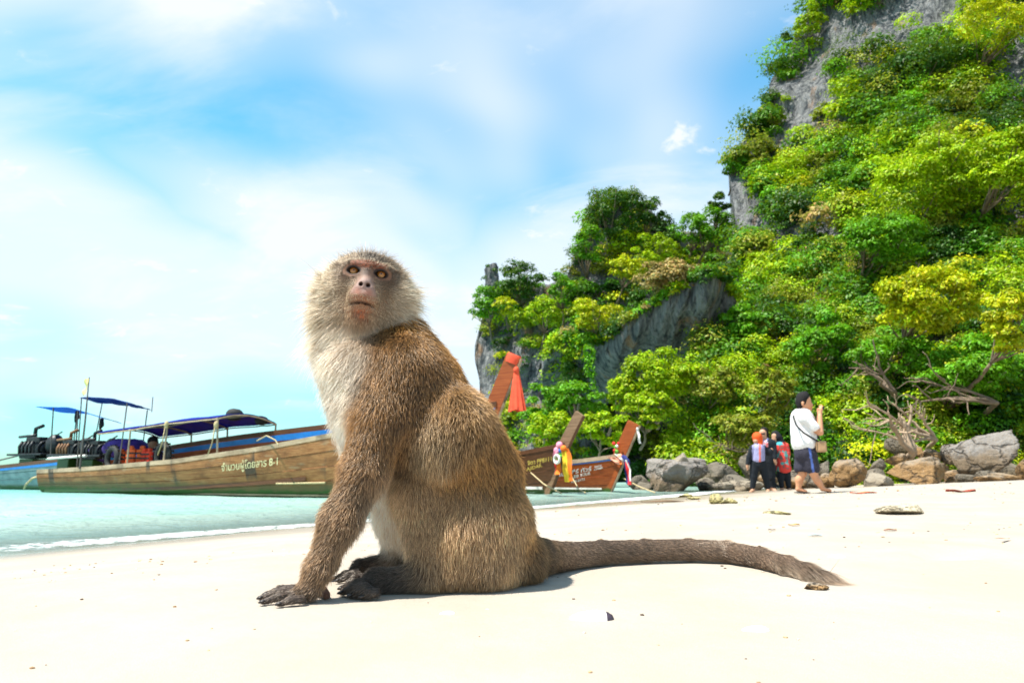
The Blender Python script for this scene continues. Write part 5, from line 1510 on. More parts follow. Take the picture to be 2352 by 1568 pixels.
fr = np.random.default_rng(11)
cen, rad, nn, ss, cc = [], [], [], [], []
def pick_colour(x, y, rng):
    q = Vector((x / 150.0, y / 115.0, 0.0))
    v = 1.5 * mnoise.fractal(q, 1.0, 2.0, 3) + rng.normal() * 0.24
    w = 1.5 * mnoise.fractal(q * 1.7 + Vector((9, 9, 9)), 1.0, 2.0, 2)
    if w > 0.55: base = OLIVE
    elif v > 0.25: base = LIME
    elif v > -0.12: base = MID
    elif v > -0.40: base = tuple(0.5 * (a + b) for a, b in zip(MID, DEEP))
    else: base = DEEP
    if rng.random() < 0.05: base = YELL
    if rng.random() < 0.015: base = TAN
    return np.array(base) * rng.uniform(0.6, 1.3)
def sheet_clumps(key, count, rpx, leaves, fn_skip=None, pxleaf=8.5):
    GX_, GY_, P_ = CLIFF[key]
    m_, n_ = GX_.shape; got = 0; tries = 0
    ar = np.abs(np.gradient(GX_, axis=1) * np.gradient(GY_, axis=0)); pr_ = (ar / ar.sum()).ravel()
    while got < count and tries < count * 9:
        tries += 1
        idx = fr.choice(len(pr_), p=pr_); i, j = divmod(idx, n_)
        x, y, p = GX_[i, j], GY_[i, j], P_[i, j]
        if y < -130 or (x > 2450 and fr.random() < 0.45): continue
        if fn_skip is not None and fn_skip(x, y): continue
        if fr.random() < exposed(x, y) * 2.4: continue
        r0 = rpx[0] * (rpx[1] / rpx[0]) ** (fr.random() ** 1.6) * p[1] / FX
        out = np.array((-0.25, -0.75, 0.35)) * r0 * fr.uniform(0.2, 1.1); big = (r0 * FX / p[1] / rpx[0]) ** 2
        cen.append(p + out); rad.append(np.array((r0, r0 * 0.85, r0 * fr.uniform(0.55, 0.95)))); nn.append(int(leaves * min(big, 9) * fr.uniform(0.8, 1.2))); ss.append(pxleaf * fr.uniform(0.6, 1.4) * p[1] / FX)
        cc.append(pick_colour(x, y, fr)); got += 1
sheet_clumps('D', 5200, (15, 62), 62, None, 7.2)
sheet_clumps('A', 1300, (9, 34), 42, None, 5.2)
# creepers on and round the overhang: top edge and scattered tufts
GX_, GY_, P_ = CLIFF['C']
for n_ in range(190):
    j = fr.integers(0, GX_.shape[1]); i = GX_.shape[0] - 1 - int(abs(fr.normal()) * 3.5)
    x = GX_[i, j]
    if x > 1420 and x < 1610 and i < GX_.shape[0] - 5: continue
    p = P_[max(i, 0), j]; r0 = fr.uniform(9, 22) * p[1] / FX
    cen.append(p + np.array((0, -0.4 * r0, 0.5 * r0))); rad.append(np.array((r0, r0, r0 * 0.8))); nn.append(90); ss.append(7.0 * p[1] / FX); cc.append(pick_colour(x, GY_[i, j], fr))
for n_ in range(120):          # foliage closing the wall's left part and foot
    x = fr.choice([fr.uniform(1295, 1350), fr.uniform(1250, 1700)], p=[0.5, 0.5]); y = fr.uniform(800, 900) if x < 1352 else np.interp(x, [1250, 1390, 1530, 1700], [905, 935, 868, 850]) + fr.uniform(-4, 24)
    j = int(np.argmin(abs(GX_[0] - x))); i = int(np.argmin(abs(GY_[:, j] - y))); p = P_[i, j]; r0 = fr.uniform(10, 22) * p[1] / FX
    cen.append(p + np.array((0, -0.6 * r0, 0.0))); rad.append(np.array((r0, r0, r0))); nn.append(90); ss.append(7.0 * p[1] / FX); cc.append(pick_colour(x, y, fr))
for (x0, y0, y1) in ((1358, 800, 905), (1346, 800, 870), (1545, 640, 700)):   # hanging green creeper
    for y in np.arange(y0, y1, 7):
        p = W(x0 + fr.normal() * 3 + (y - y0) * 0.06, y, 30.2); r0 = 7 * p[1] / FX
        cen.append(p); rad.append(np.array((r0, r0, r0 * 1.4))); nn.append(26); ss.append(7 * p[1] / FX); cc.append(np.array(MID) * 1.2)
for (x_, y_, r_) in ((1112, 640, 8), (1140, 655, 9), (1108, 668, 10), (1146, 678, 12), (1120, 612, 6), (1136, 620, 6), (1124, 690, 14)):
    p = W(x_, y_, 45.6); r0 = r_ * p[1] / FX; cen.append(p); rad.append(np.array((r0, r0, r0))); nn.append(45); ss.append(5 * p[1] / FX); cc.append(np.array(DEEP))
V, F, C_ = leaf_cloud(np.array(cen), np.array(rad), np.array(nn), np.array(ss), np.array(cc), fr)
o = link('cliff_foliage', np_mesh('cliff_foliage', V, F, M_LEAF, False, C_)); tag(o, 'dense green jungle shrubs and creepers covering the cliffs', 'foliage', kind='stuff')

def limb_path(a, b, rng, wob=0.12, n=7):
    t = np.linspace(0, 1, n)[:, None]; L_ = np.linalg.norm(b - a)
    p = a * (1 - t) + b * t
    p += np.cumsum(rng.normal(size=(n, 3)) * wob * L_ / n, 0) * np.sin(t * math.pi) ; return p

def tree(label, x, y, Y, w, h, col, lobes=14, leaves=260, leafpx=8.5, seed=0, name='jungle_tree', foot=None, spread=0.78, lobe=0.30, flat=0.85, cat='tree', bare=0.0, droop=0.0, leafmul=1.0, group='jungle trees on the cliff'):
    """crown centred on (x,y) at depth Y; w,h in photograph measures"""
    rng = np.random.default_rng(900 + seed)
    c_ = W(x, y, Y); s = Y / FX; Wm, Hm = w * s / 2, h * s / 2
    base = (c_ + np.array((rng.normal() * 0.2 * Wm, 1.5 * Wm + 0.8, -Hm * 1.7))) if foot is None else W(*foot)
    e = empty(name, base); tag(e, label, cat, group)
    col = np.array(col)
    cs, rs = [], []
    for i in range(lobes):
        d = unit(rng.normal(size=3)); d[1] = -abs(d[1]) if rng.random() < 0.6 else d[1]
        q = rng.uniform(0.35, 1.0) ** 0.6
        cs.append(c_ + d * q * np.array((Wm, Wm * 0.8, Hm)) * spread); r_ = rng.uniform(0.8, 1.25) * lobe
        rs.append(np.array((Wm, Wm * 0.85, (Wm * Hm) ** 0.5 * flat)) * r_)
    cs, rs = np.array(cs), np.array(rs)
    lc_ = np.array([col * rng.uniform(0.75, 1.25) * (0.85 + 0.3 * np.clip((q[2] - c_[2]) / Hm, -1, 1)) ** 0 for q in cs])
    V, F, C_ = leaf_cloud(cs - base, rs, np.full(lobes, leaves), np.full(lobes, leafpx * s * leafmul), lc_, rng, droop=droop)
    link('crown', np_mesh('crown', V, F, M_LEAF, False, C_), e)
    # trunk and limbs
    fork = base * 0.45 + c_ * 0.55 - np.array((0, 0, Hm * 0.25))
    r0 = max(0.03, 0.036 * (Wm + Hm))
    mb = MB(); p = limb_path(base, fork, rng, 0.1) - base
    mb.tube(p, np.linspace(r0, r0 * 0.65, len(p)), 7); mb.build('trunk', M_BARK, e, smooth=True)
    for i in range(min(lobes, 9)):
        p = limb_path(fork, cs[i] + (cs[i] - fork) * 0.15, rng, 0.16) - base
        MB().tube(p, np.linspace(r0 * 0.5, r0 * 0.10, len(p)), 5).build('limb', M_BARK, e, smooth=True)
    return e

TREES = [
 ('big dark green tree crowning the middle pinnacle', 1415, 500, 45, 150, 140, DEEP, 26, 200),
 ('dark rounded tree beside the crowning tree on the middle pinnacle', 1490, 490, 44.5, 70, 70, DEEP, 12, 170),
 ('bright green shrubby tree on the sea side of the middle pinnacle', 1350, 570, 44, 80, 110, MID, 16, 170),
 ('light green tree right of the middle pinnacle top', 1505, 575, 42, 95, 80, LIME, 16, 170),
 ('yellow green dome tree below the middle pinnacle', 1440, 620, 40, 90, 60, YELL, 14, 170),
 ('spreading golden brown tree on the overhanging rock lip', 1540, 645, 29.2, 165, 80, TAN, 26, 230),
 ('leaning lime tree hanging over the sea from the far headland', 1118, 700, 44, 85, 75, MID, 16, 160),
 ('dark green tree on top of the far headland', 1200, 645, 45, 120, 90, DEEP, 20, 160),
 ('yellow green shrub tree in the middle of the far headland', 1160, 705, 43, 70, 40, YELL, 10, 140),
 ('lime tree below the far headland top', 1255, 720, 42, 90, 70, LIME, 14, 150),
 ('green tree growing in the gap between the two far tops', 1295, 665, 42, 70, 80, MID, 12, 150),
 ('yellow green tree with a hanging creeper on the rock wall', 1370, 725, 31.5, 110, 90, YELL, 18, 200),
 ('large lime green tree at the foot of the overhanging wall', 1520, 865, 25.5, 190, 110, LIME, 30, 240),
 ('light green tree left of the large lime tree', 1440, 905, 26, 110, 90, LIME, 18, 220),
 ('pale green tree behind the salmon sash prow', 1490, 940, 24.5, 120, 90, LIME, 18, 220),
 ('mid green tree above the dark brown prow', 1335, 915, 27, 120, 90, MID, 18, 210),
 ('green tree between the red scarf and the dark brown prow', 1250, 930, 29, 110, 100, MID, 16, 200),
 ('yellow green bush tree behind the dark brown prow', 1270, 985, 26.5, 110, 80, LIME, 16, 210),
 ('low lime tree just behind the orange brown boat', 1385, 990, 23.5, 120, 80, LIME, 18, 220),
 ('dark green tree in the cave shadow under the rock wall', 1330, 850, 33, 70, 90, DEEP, 12, 170),
 ('olive tree right of the large lime tree', 1640, 890, 24.5, 130, 90, OLIVE, 18, 220),
 ('green tree right of the overhanging wall', 1700, 760, 28.5, 130, 120, MID, 20, 220),
 ('dark tree in the hollow high above the women', 1830, 620, 33, 130, 130, DEEP, 18, 210),
 ('lime tree on the slope left of the dark hollow', 1740, 660, 33, 90, 80, LIME, 14, 190),
 ('bright green tree above the man in white', 1880, 790, 24.5, 160, 130, MID, 22, 250),
 ('light green tree left of the man in white', 1770, 900, 22.5, 110, 120, OLIVE, 18, 240),
 ('large fresh green canopy high on the right slope', 2150, 420, 27.5, 300, 190, LIME, 40, 330),
 ('dark glossy tree just below the upper rock band', 2160, 160, 36, 230, 130, DEEP, 28, 260),
 ('bright lime canopy at the upper right picture edge', 2310, 380, 25, 190, 170, LIME, 28, 320),
 ('yellow tree top at the upper right corner', 2290, 60, 33, 180, 130, YELL, 24, 260),
 ('round green tree in the middle of the right slope', 2030, 560, 26.5, 190, 120, MID, 26, 280),
 ('tall yellow green tree with bare lower branches on the right', 2130, 690, 20.5, 220, 150, YELL, 30, 330),
 ('yellow branch tips reaching in at the right picture edge', 2325, 740, 17.5, 150, 150, YELL, 20, 320),
 ('green tree under the tall yellow green tree', 2050, 830, 22, 180, 110, MID, 22, 280),
 ('deep green tree behind the bare branches on the right', 2240, 860, 20, 230, 130, MID, 26, 300),
 ('olive slope tree beneath the high rock face', 1900, 400, 38, 150, 120, OLIVE, 20, 220),
 ('light green creeper clad tree on the skyline rib', 1740, 400, 41, 70, 110, OLIVE, 14, 190),
 ('leafy tree on the skyline above the lower rock face', 1690, 370, 42, 60, 60, MID, 10, 180),
 ('bright tree on the skyline at the picture top', 1860, 60, 45, 80, 110, LIME, 14, 190),
 ('small dark tuft tree leaning out from the skyline', 1805, 95, 45.5, 34, 40, DEEP, 6, 120),
 ('green saddle tree between the middle pinnacle and the big cliff', 1635, 520, 43, 100, 90, MID, 16, 170),
 ('leafy green tree in the skyline dip beside the big cliff', 1590, 530, 44, 90, 70, MID, 14, 170),
 ('dark tree close under the lower rock face on the skyline', 1655, 480, 43, 60, 70, DEEP, 10, 160),
 ('bright green tree low behind the women', 1700, 985, 22.5, 150, 80, OLIVE, 18, 230),
]
for i, t_ in enumerate(TREES):
    (lb, x, y, Y, w, h, colr, lo, le) = t_
    big_ = Y < 30
    tree(lb, x, y, Y, w * 1.08, h * 1.12, colr, int(lo * 1.7), int(le * 0.75), 8.0 if big_ else 5.6, seed=i, lobe=0.23 if lo > 16 else 0.28, spread=0.92, droop=0.15 if Y < 22 else 0.05, leafmul=1.15 if Y < 21 else 1.0)

# bare bleached branches: a fallen crown above the boulders and limbs reaching in from the right
def branch_tree(label, root_px, Y, targets, r0, seed, name='dead_tree', sub=5, mat=None, dY=0.0):
    rng = np.random.default_rng(seed); base = W(root_px[0], root_px[1], Y); back_ = np.array((0.9, 2.2, -0.5)); e = empty(name, base); tag(e, label, 'dead tree', 'bare branches by the beach')
    for k_, (tx_, ty_, w_) in enumerate(targets):
        end = W(tx_, ty_, Y + rng.normal() * 0.5 + dY)
        p = limb_path(base, end, rng, 0.28, 10) - base
        if k_ == 0: MB().tube(np.array([back_, back_ * 0.5 + (0, 0, 0.1), back_ * 0]), [r0 * 1.5, r0 * 1.3, r0], 7).build('trunk', mat or M_DEADWOOD, e, smooth=True)
        b_ = MB().tube(p, np.linspace(r0 * w_, r0 * 0.22 * w_, 10), 6).build('limb', mat or M_DEADWOOD, e, smooth=True)
        L_ = np.linalg.norm(end - base)
        for q in range(sub):
            i = rng.integers(3, 9); st = p[i]; d = unit(unit(p[min(i + 1, 9)] - p[i - 1]) + rng.normal(size=3) * 0.6)
            en = st + d * L_ * rng.uniform(0.2, 0.45)
            pp_ = limb_path(st, en, rng, 0.35, 6)
            MB().tube(pp_, np.linspace(r0 * 0.42 * w_, r0 * 0.12, 6), 5).build('twig', mat or M_DEADWOOD, b_, smooth=True)
    return e
branch_tree('bleached fallen branches sprawling above the tan boulders', (2150, 1010, 0)[:2], 18.6, [(1985, 930, 1), (2010, 965, 1), (2050, 925, 1.1), (1965, 985, 0.8), (2090, 930, 0.9), (2110, 955, 0.8), (2035, 1000, 0.8)], 0.052, 41, sub=7)
branch_tree('pale dead limb leaning over the boulders from the dark hollow', (2098, 1040), 18.2, [(2070, 955, 1.2), (2095, 940, 1.0), (2040, 945, 0.9)], 0.09, 42, sub=4)
branch_tree('bare brown branches reaching in front of the deep green tree', (2290, 925), 19.0, [(2080, 905, 1), (2100, 870, 1), (2130, 835, 0.9), (2150, 915, 0.8)], 0.06, 43, sub=5, mat=M_BARK)
branch_tree('brown branch rising behind the man in white', (2055, 905), 21.0, [(1985, 830, 1.2), (1950, 845, 0.7), (2005, 780, 0.8)], 0.09, 44, sub=4, mat=M_BARK)
branch_tree('low bare twigs hanging behind the women', (1760, 1040), 22.0, [(1660, 1030, 0.8), (1620, 1010, 0.6), (1700, 1010, 0.6)], 0.05, 45, sub=5, mat=M_BARK)

# ================================================================== BOULDERS AND STONES
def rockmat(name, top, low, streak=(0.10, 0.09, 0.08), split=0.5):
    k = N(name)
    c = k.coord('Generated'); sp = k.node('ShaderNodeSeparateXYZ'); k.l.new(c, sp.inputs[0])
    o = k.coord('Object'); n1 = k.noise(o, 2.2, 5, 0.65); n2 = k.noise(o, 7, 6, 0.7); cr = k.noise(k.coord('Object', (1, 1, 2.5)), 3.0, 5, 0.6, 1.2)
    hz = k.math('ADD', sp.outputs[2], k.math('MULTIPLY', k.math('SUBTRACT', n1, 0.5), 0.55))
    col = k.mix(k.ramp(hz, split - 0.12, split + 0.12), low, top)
    col = k.mix(k.ramp(n2, 0.5, 0.75, 0, 0.55), col, streak)
    ck = k.node('ShaderNodeTexVoronoi', feature='DISTANCE_TO_EDGE'); ck.inputs['Scale'].default_value = 1.7; k.l.new(k.mix(0.30, o, k.node('ShaderNodeTexNoise').outputs['Color']), ck.inputs['Vector'])
    col = k.mix(k.ramp(ck.outputs[0], 0.05, 0.0, 0, 0.75), col, tuple(v * 0.5 for v in streak))
    fine = k.noise(o, 26, 5, 0.7); col = k.mix(k.ramp(fine, 0.40, 0.66, 0.0, 0.6), col, tuple(v * 1.5 for v in low))
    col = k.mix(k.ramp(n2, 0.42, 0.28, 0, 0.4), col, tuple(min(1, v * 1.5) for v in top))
    return k.done(k.principled(col, 0.88, k.bump(k.math('ADD', k.math('ADD', n2, cr), k.math('ADD', k.math('MULTIPLY', fine, 0.5), k.ramp(ck.outputs[0], 0.0, 0.06))), 0.9, 0.07), spec=0.25))
M_GREYROCK = rockmat('grey_boulder', (0.26, 0.245, 0.23), (0.15, 0.11, 0.07))
M_TANROCK = rockmat('tan_boulder', (0.28, 0.235, 0.18), (0.25, 0.15, 0.065), split=0.74)
M_DARKROCK = rockmat('dark_rubble', (0.17, 0.15, 0.12), (0.12, 0.095, 0.06))
M_PALEROCK = rockmat('pale_coral_rock', (0.31, 0.27, 0.21), (0.20, 0.16, 0.11))
M_YELLOWROCK = rockmat('yellow_beach_stone', (0.50, 0.43, 0.22), (0.36, 0.31, 0.12), (0.20, 0.17, 0.07))
M_BEACHSTONE = rockmat('pale_tan_beach_stone', (0.56, 0.49, 0.36), (0.46, 0.38, 0.25), (0.36, 0.29, 0.18))
def ico(sub):
    bm = bmesh.new(); bmesh.ops.create_icosphere(bm, subdivisions=sub, radius=1.0)
    v = np.array([q.co[:] for q in bm.verts]); f = np.array([[l.index for l in q.verts] for q in bm.faces]); bm.free(); return v, f
ICO = {s_: ico(s_) for s_ in (3, 4, 5)}
def stone_shape(seed, sub=4, cuts=9, rough=0.20, freq=1.5):
    cuts = cuts + 5
    rng = np.random.default_rng(seed); v, f = ICO[sub]; v = v.copy()
    for i in range(cuts):                       # flattened broken faces
        n_ = unit(rng.normal(size=3)); d_ = rng.uniform(0.42, 0.82)
        over = np.maximum(v @ n_ - d_, 0); v = v - over[:, None] * n_ * rng.uniform(0.75, 1.0)
    r_ = 1 + rough * fbm(v * freq + seed, 4, seed) + 0.10 * (1 - 2 * np.abs(fbm(v * 3.2 + seed, 3, seed + 3)))
    return v * r_[:, None], f
def boulder(label, x0, x1, ytop, ybot, Y, mat, seed, deep=0.8, name='boulder', cat='boulder', rot=0.0, cuts=9, sub=4, group='boulders along the cliff foot', sink=0.12, rough=0.2, tilt=0.0):
    b_ = W((x0 + x1) / 2, ybot, Y); t_ = W((x0 + x1) / 2, ytop, Y); wm = (x1 - x0) * Y / FX; hm = np.linalg.norm(t_ - b_)
    v, f = stone_shape(seed, sub, cuts, rough)
    if rot: cr_, sr_ = math.cos(rot), math.sin(rot); v = v @ np.array([[cr_, -sr_, 0], [sr_, cr_, 0], [0, 0, 1]]).T
    v = v - (v.max(0) + v.min(0)) / 2; v = v / ((v.max(0) - v.min(0)) / 2)
    v = v * np.array((wm / 2, wm / 2 * deep, hm * (1 + sink) / 2))
    if tilt: v[:, 2] += v[:, 0] * tilt
    v[:, 2] += hm / 2 * (1 - sink)
    o = link(name, np_mesh(name, v, f, mat, True)); o.location = b_; tag(o, label, cat, group); return o
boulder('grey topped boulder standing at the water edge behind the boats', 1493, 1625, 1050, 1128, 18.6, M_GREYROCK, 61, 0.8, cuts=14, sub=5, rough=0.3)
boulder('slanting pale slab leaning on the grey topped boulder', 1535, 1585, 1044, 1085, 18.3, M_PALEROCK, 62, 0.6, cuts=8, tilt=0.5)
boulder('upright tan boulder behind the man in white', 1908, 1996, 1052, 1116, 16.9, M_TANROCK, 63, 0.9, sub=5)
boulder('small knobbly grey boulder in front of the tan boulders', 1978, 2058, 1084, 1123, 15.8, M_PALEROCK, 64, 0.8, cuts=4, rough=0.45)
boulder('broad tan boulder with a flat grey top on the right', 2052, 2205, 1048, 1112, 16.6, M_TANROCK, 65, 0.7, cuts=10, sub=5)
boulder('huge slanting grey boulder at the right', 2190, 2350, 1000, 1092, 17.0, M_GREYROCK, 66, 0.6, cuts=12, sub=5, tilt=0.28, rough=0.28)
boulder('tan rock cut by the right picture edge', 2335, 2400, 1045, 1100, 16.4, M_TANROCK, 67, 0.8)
SM = [('dark', 1996, 2035, 1052, 1082, 18.0), ('tan', 2035, 2085, 1040, 1072, 18.6), ('tan', 2110, 2170, 1030, 1062, 18.8), ('grey', 2165, 2215, 1020, 1060, 18.8), ('dark', 1870, 1910, 1058, 1100, 18.4), 
      ('dark', 1985, 2040, 1075, 1110, 17.6), ('tan', 2165, 2230, 1075, 1108, 17.2), ('dark', 2225, 2300, 1078, 1106, 16.8), ('tan', 2275, 2340, 1085, 1104, 16.0), ('dark', 2195, 2240, 1088, 1108, 16.4), ('tan', 2245, 2300, 1090, 1106, 15.9),
      ('dark', 1860, 1895, 1096, 1118, 17.6), ('tan', 1880, 1920, 1085, 1116, 17.4), ('dark', 1655, 1720, 1088, 1124, 19.4), ('pale', 1622, 1690, 1106, 1126, 18.6), ('pale', 1680, 1760, 1102, 1124, 18.8), ('dark', 1600, 1650, 1095, 1126, 19.2),
      ('dark', 1440, 1500, 1090, 1126, 19.6), ('dark', 1455, 1500, 1105, 1130, 18.9), ('dark', 1700, 1745, 1040, 1110, 20.5), ('tan', 1742, 1790, 1085, 1120, 19.0), ('dark', 1790, 1870, 1075, 1118, 19.2), ('dark', 1620, 1700, 1060, 1110, 20.5), ('tan', 1795, 1850, 1095, 1120, 18.2),
      ('tan', 2090, 2120, 1020, 1045, 19.4), ('dark', 2040, 2100, 1000, 1045, 20.0), ('dark', 2280, 2352, 1060, 1095, 18.0)]
NAMES = {'dark': ('dark brown', M_DARKROCK), 'tan': ('reddish tan', M_TANROCK), 'grey': ('grey', M_GREYROCK), 'pale': ('low pale', M_PALEROCK)}
WHERE = ['between the two tan boulders and the bushes', 'above the dark rock behind the broad tan boulder', 'below the fallen branches', 'beside the huge slanting boulder top', 'just right of the man in white',
         'between the upright and the broad tan boulders', 'under the near end of the huge slanting boulder', 'in the shade under the huge slanting boulder', 'lying on the sand under the huge slanting boulder', 'at the broad tan boulder right end', 'on the sand near the red scrap',
         'low on the sand by the man legs', 'against the upright tan boulder base', 'behind the woman with the orange scarf', 'left of the women at the sand edge', 'right behind the women feet', 'right of the grey topped boulder',
         'left of the grey topped boulder', 'at the water edge below the sash', 'in the dark hollow left of the women', 'between the women and the man', 'behind the man shorts', 'in the deep shade behind the women', 'low between the women and the man feet',
         'high under the fallen branches', 'in the shade behind the fallen branches', 'behind the huge slanting boulder']
for i, (kd, x0, x1, yt, yb, Y) in enumerate(SM):
    nm_, mt_ = NAMES[kd]
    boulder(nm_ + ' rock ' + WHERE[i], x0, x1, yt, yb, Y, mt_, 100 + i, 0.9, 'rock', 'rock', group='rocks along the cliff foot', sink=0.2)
def beach_stone(label, x0, x1, yt, yb, mat, seed, name='beach_stone', cuts=5, rough=0.3, deep=0.8):
    p = sand_hit((x0 + x1) / 2, yb)
    return boulder(label, x0, x1, yt, yb, float(p[1]), mat, seed, deep, name, 'stone', cuts=cuts, group='stones on the beach', sink=0.25, rough=rough)
beach_stone('yellowish upright lump of stone on the sand left of the women', 1629, 1662, 1133, 1157, M_YELLOWROCK, 71, cuts=6)
beach_stone('flat yellowish stone joined to the upright lump', 1655, 1692, 1142, 1157, M_YELLOWROCK, 72)
beach_stone('small grey green flat stone on the middle sand', 1750, 1810, 1172, 1183, M_YELLOWROCK, 73, cuts=7)
beach_stone('pale pitted flat stone on the sand to the right', 2014, 2119, 1156, 1180, M_BEACHSTONE, 74, deep=0.7)
beach_stone('pebble lying under the tip of the tail', 1850, 1902, 1337, 1353, M_TANROCK, 75)
beach_stone('mossy stone at the wet sand edge', 1556, 1592, 1133, 1141, M_YELLOWROCK, 76)
beach_stone('flat stone on wet sand below the mossy stone', 1580, 1612, 1140, 1147, M_YELLOWROCK, 77)

# ================================================================== PEOPLE
M_FLESH = None
k = N('flesh'); c = k.coord('Object')
M_FLESH = k.done(k.principled(k.attr('col'), 0.55, k.bump(k.noise(c, 60, 3), 0.15, 0.004), spec=0.35, Subsurface_Weight=0.08))
def cloth_attr(name, rough=0.85):
    k = N(name); c = k.coord('Object')
    w = k.noise(k.coord('Object', (1, 1, 0.5)), 11, 4, 0.6); f = k.noise(c, 150, 2)
    return k.done(k.principled(k.attr('col'), rough, k.bump(k.math('ADD', k.math('MULTIPLY', w, 2.0), k.math('MULTIPLY', f, 0.2)), 0.55, 0.03), spec=0.25))
M_CLOTH = cloth_attr('clothing')

def fig_cone(Y):
    def f(A, B, k=0.03, neg=False):   # A=(x,y,dY,rpx)
        a, ra = PP(A[0], A[1], Y + A[2], A[3]); b, rb = PP(B[0], B[1], Y + B[2], B[3])
        return Prim(a, b, ra, rb, k=k, neg=neg)
    return f

def part_mesh(name, prims, vox, mat, parent, colfn, base, wr=0.0, seed=0):
    v, f = sdf_mesh(prims, vox, pad=vox * 4)
    if wr: v = v + wr * np.stack([fbm(v * np.array((9, 9, 4)), 3, seed + i) for i in range(3)], -1)
    cols = colfn(v) if callable(colfn) else np.tile(np.array(colfn), (len(v), 1))
    return link(name, np_mesh(name, v - base, f, mat, True, cols), parent)

SKIN = np.array((0.52, 0.27, 0.155))
def skin_fn(v, tone=SKIN, seed=3):
    return np.clip(tone * (1 + 0.10 * fbm(v * 14, 3, seed))[:, None], 0, 1)

def fingers(f, hand, tips, r=1.15):
    out = []
    for (x, y, dy) in tips:
        mx, my = (hand[0] + x) / 2 + 0.6, (hand[1] + y) / 2
        out += [f((hand[0], hand[1], hand[2], r * 1.1), (mx, my, (hand[2] + dy) / 2 - 0.01, r), k=0.006), f((mx, my, (hand[2] + dy) / 2 - 0.01, r), (x, y, dy, r * 0.8), k=0.005)]
    return out

# ---- man in the white shirt
YM = 11.9
base = np.array(W(1862, 1130, YM)); base[2] = float(beach_z(base[0], base[1]))
dz = base[2] - W(1862, 1131, YM)[2]
f = fig_cone(YM)
man = empty('person', base); tag(man, 'person in a white shirt and dark shorts walking with raised hands holding a camera', 'person')
body = [f((1848, 919, 0, 13.5), (1850, 929, 0, 13), k=0.03), f((1857, 930, 0, 8), (1859, 938, 0, 6.5), k=0.03), f((1863, 927, 0, 3), (1865, 930, 0, 2.6), k=0.015), f((1861, 937.5, 0, 3), (1862.5, 937.5, 0, 2.2), k=0.01),
        f((1846, 936, 0, 8), (1843, 955, 0, 9), k=0.03), f((1843, 962, 0, 20), (1850, 1015, 0, 21), k=0.05),
        f((1844, 925, -0.10, 3.4), (1844, 929, -0.10, 2.6), k=0.01),
        f((1851, 963, -0.17, 12), (1880, 992, -0.22, 7.5), k=0.03), f((1884, 993, -0.22, 7.2), (1883, 955, -0.15, 5), k=0.012), f((1883, 950, -0.13, 5), (1884, 941, -0.12, 5.6), k=0.012),
        f((1850, 965, 0.17, 11), (1868, 998, 0.16, 7), k=0.03), f((1868, 998, 0.14, 7), (1882, 952, 0.02, 5), k=0.012), f((1882, 950, 0.0, 5), (1881, 942, -0.02, 5), k=0.012),
        f((1850, 1028, 0, 22), (1850, 1040, 0, 22), k=0.05),
        f((1846, 1040, 0.07, 16), (1843, 1084, 0.06, 10.5), k=0.03), f((1843, 1088, 0.06, 8.6), (1836, 1102, 0.08, 8.8), k=0.02), f((1836, 1100, 0.08, 8.8), (1834, 1121, 0.09, 5.6), k=0.02),
        f((1856, 1040, -0.07, 17), (1868, 1084, -0.09, 10.5), k=0.03), f((1868, 1086, -0.09, 8.6), (1877, 1103, -0.08, 8.6), k=0.02), f((1877, 1101, -0.08, 8.6), (1889, 1120, -0.08, 5.6), k=0.02),
        f((1833, 1123, 0.09, 5.5), (1850, 1128, 0.06, 3.8), k=0.015), f((1889, 1122, -0.08, 5.5), (1906, 1126, -0.10, 3.8), k=0.015)]
body += fingers(f, (1884, 941, -0.12), [(1890, 931, -0.14), (1887, 929, -0.12), (1884, 929, -0.10), (1881, 931, -0.08), (1878, 938, -0.15)])
body += fingers(f, (1881, 942, -0.02), [(1889, 936, -0.02), (1888, 933, 0.0), (1886, 931, 0.02), (1883, 931, 0.03), (1877, 937, -0.03)])
part_mesh('body', body, 0.0085, M_FLESH, man, lambda v: skin_fn(v, np.array((0.55, 0.27, 0.15))), base)
hair_ = [f((1844, 914, 0, 14.5), (1842, 922, 0, 14), k=0.03), f((1850, 909, 0, 10), (1854, 911, 0, 7), k=0.03), f((1838, 928, 0, 8), (1840, 934, 0, 6), k=0.02)]
part_mesh('hair', hair_, 0.010, M_CLOTH, man, (0.012, 0.011, 0.012), base, 0.012, 5)
shirt = [f((1843, 962, 0, 25.5), (1847, 1016, 0, 29), k=0.05), f((1840, 955, 0.13, 15), (1846, 957, -0.15, 15), k=0.05), f((1850, 962, -0.18, 14.5), (1869, 981, -0.21, 11.5), k=0.03), f((1850, 963, 0.17, 14), (1863, 984, 0.17, 11), k=0.03)]
part_mesh('shirt', shirt + [f((1843, 941, 0, 10), (1845, 932, 0, 9.5), k=0.01, neg=True), f((1848, 1052, 0, 26), (1848, 1070, 0, 26), k=0.004, neg=True)], 0.012, M_CLOTH, man, (0.78, 0.78, 0.79), base, 0.022, 15)
def shorts_col(v):
    px = to_px(v); st = (np.abs(px[:, 0] - (1859 + (px[:, 1] - 1028) * 0.17)) < 2.6) & (v[:, 1] < YM)
    base_ = np.tile(np.array((0.034, 0.033, 0.050)), (len(v), 1)); base_[st] = (0.08, 0.14, 0.42); return base_
shorts = [f((1850, 1026, 0, 26), (1850, 1040, 0, 26), k=0.05), f((1846, 1042, 0.06, 20), (1843, 1074, 0.06, 17), k=0.03), f((1857, 1042, -0.06, 20), (1866, 1074, -0.08, 17), k=0.03)]
part_mesh('shorts', shorts + [f((1828, 1106, 0.0, 23), (1888, 1106, -0.0, 23), k=0.006, neg=True)], 0.012, M_CLOTH, man, shorts_col, base, 0.02, 25)
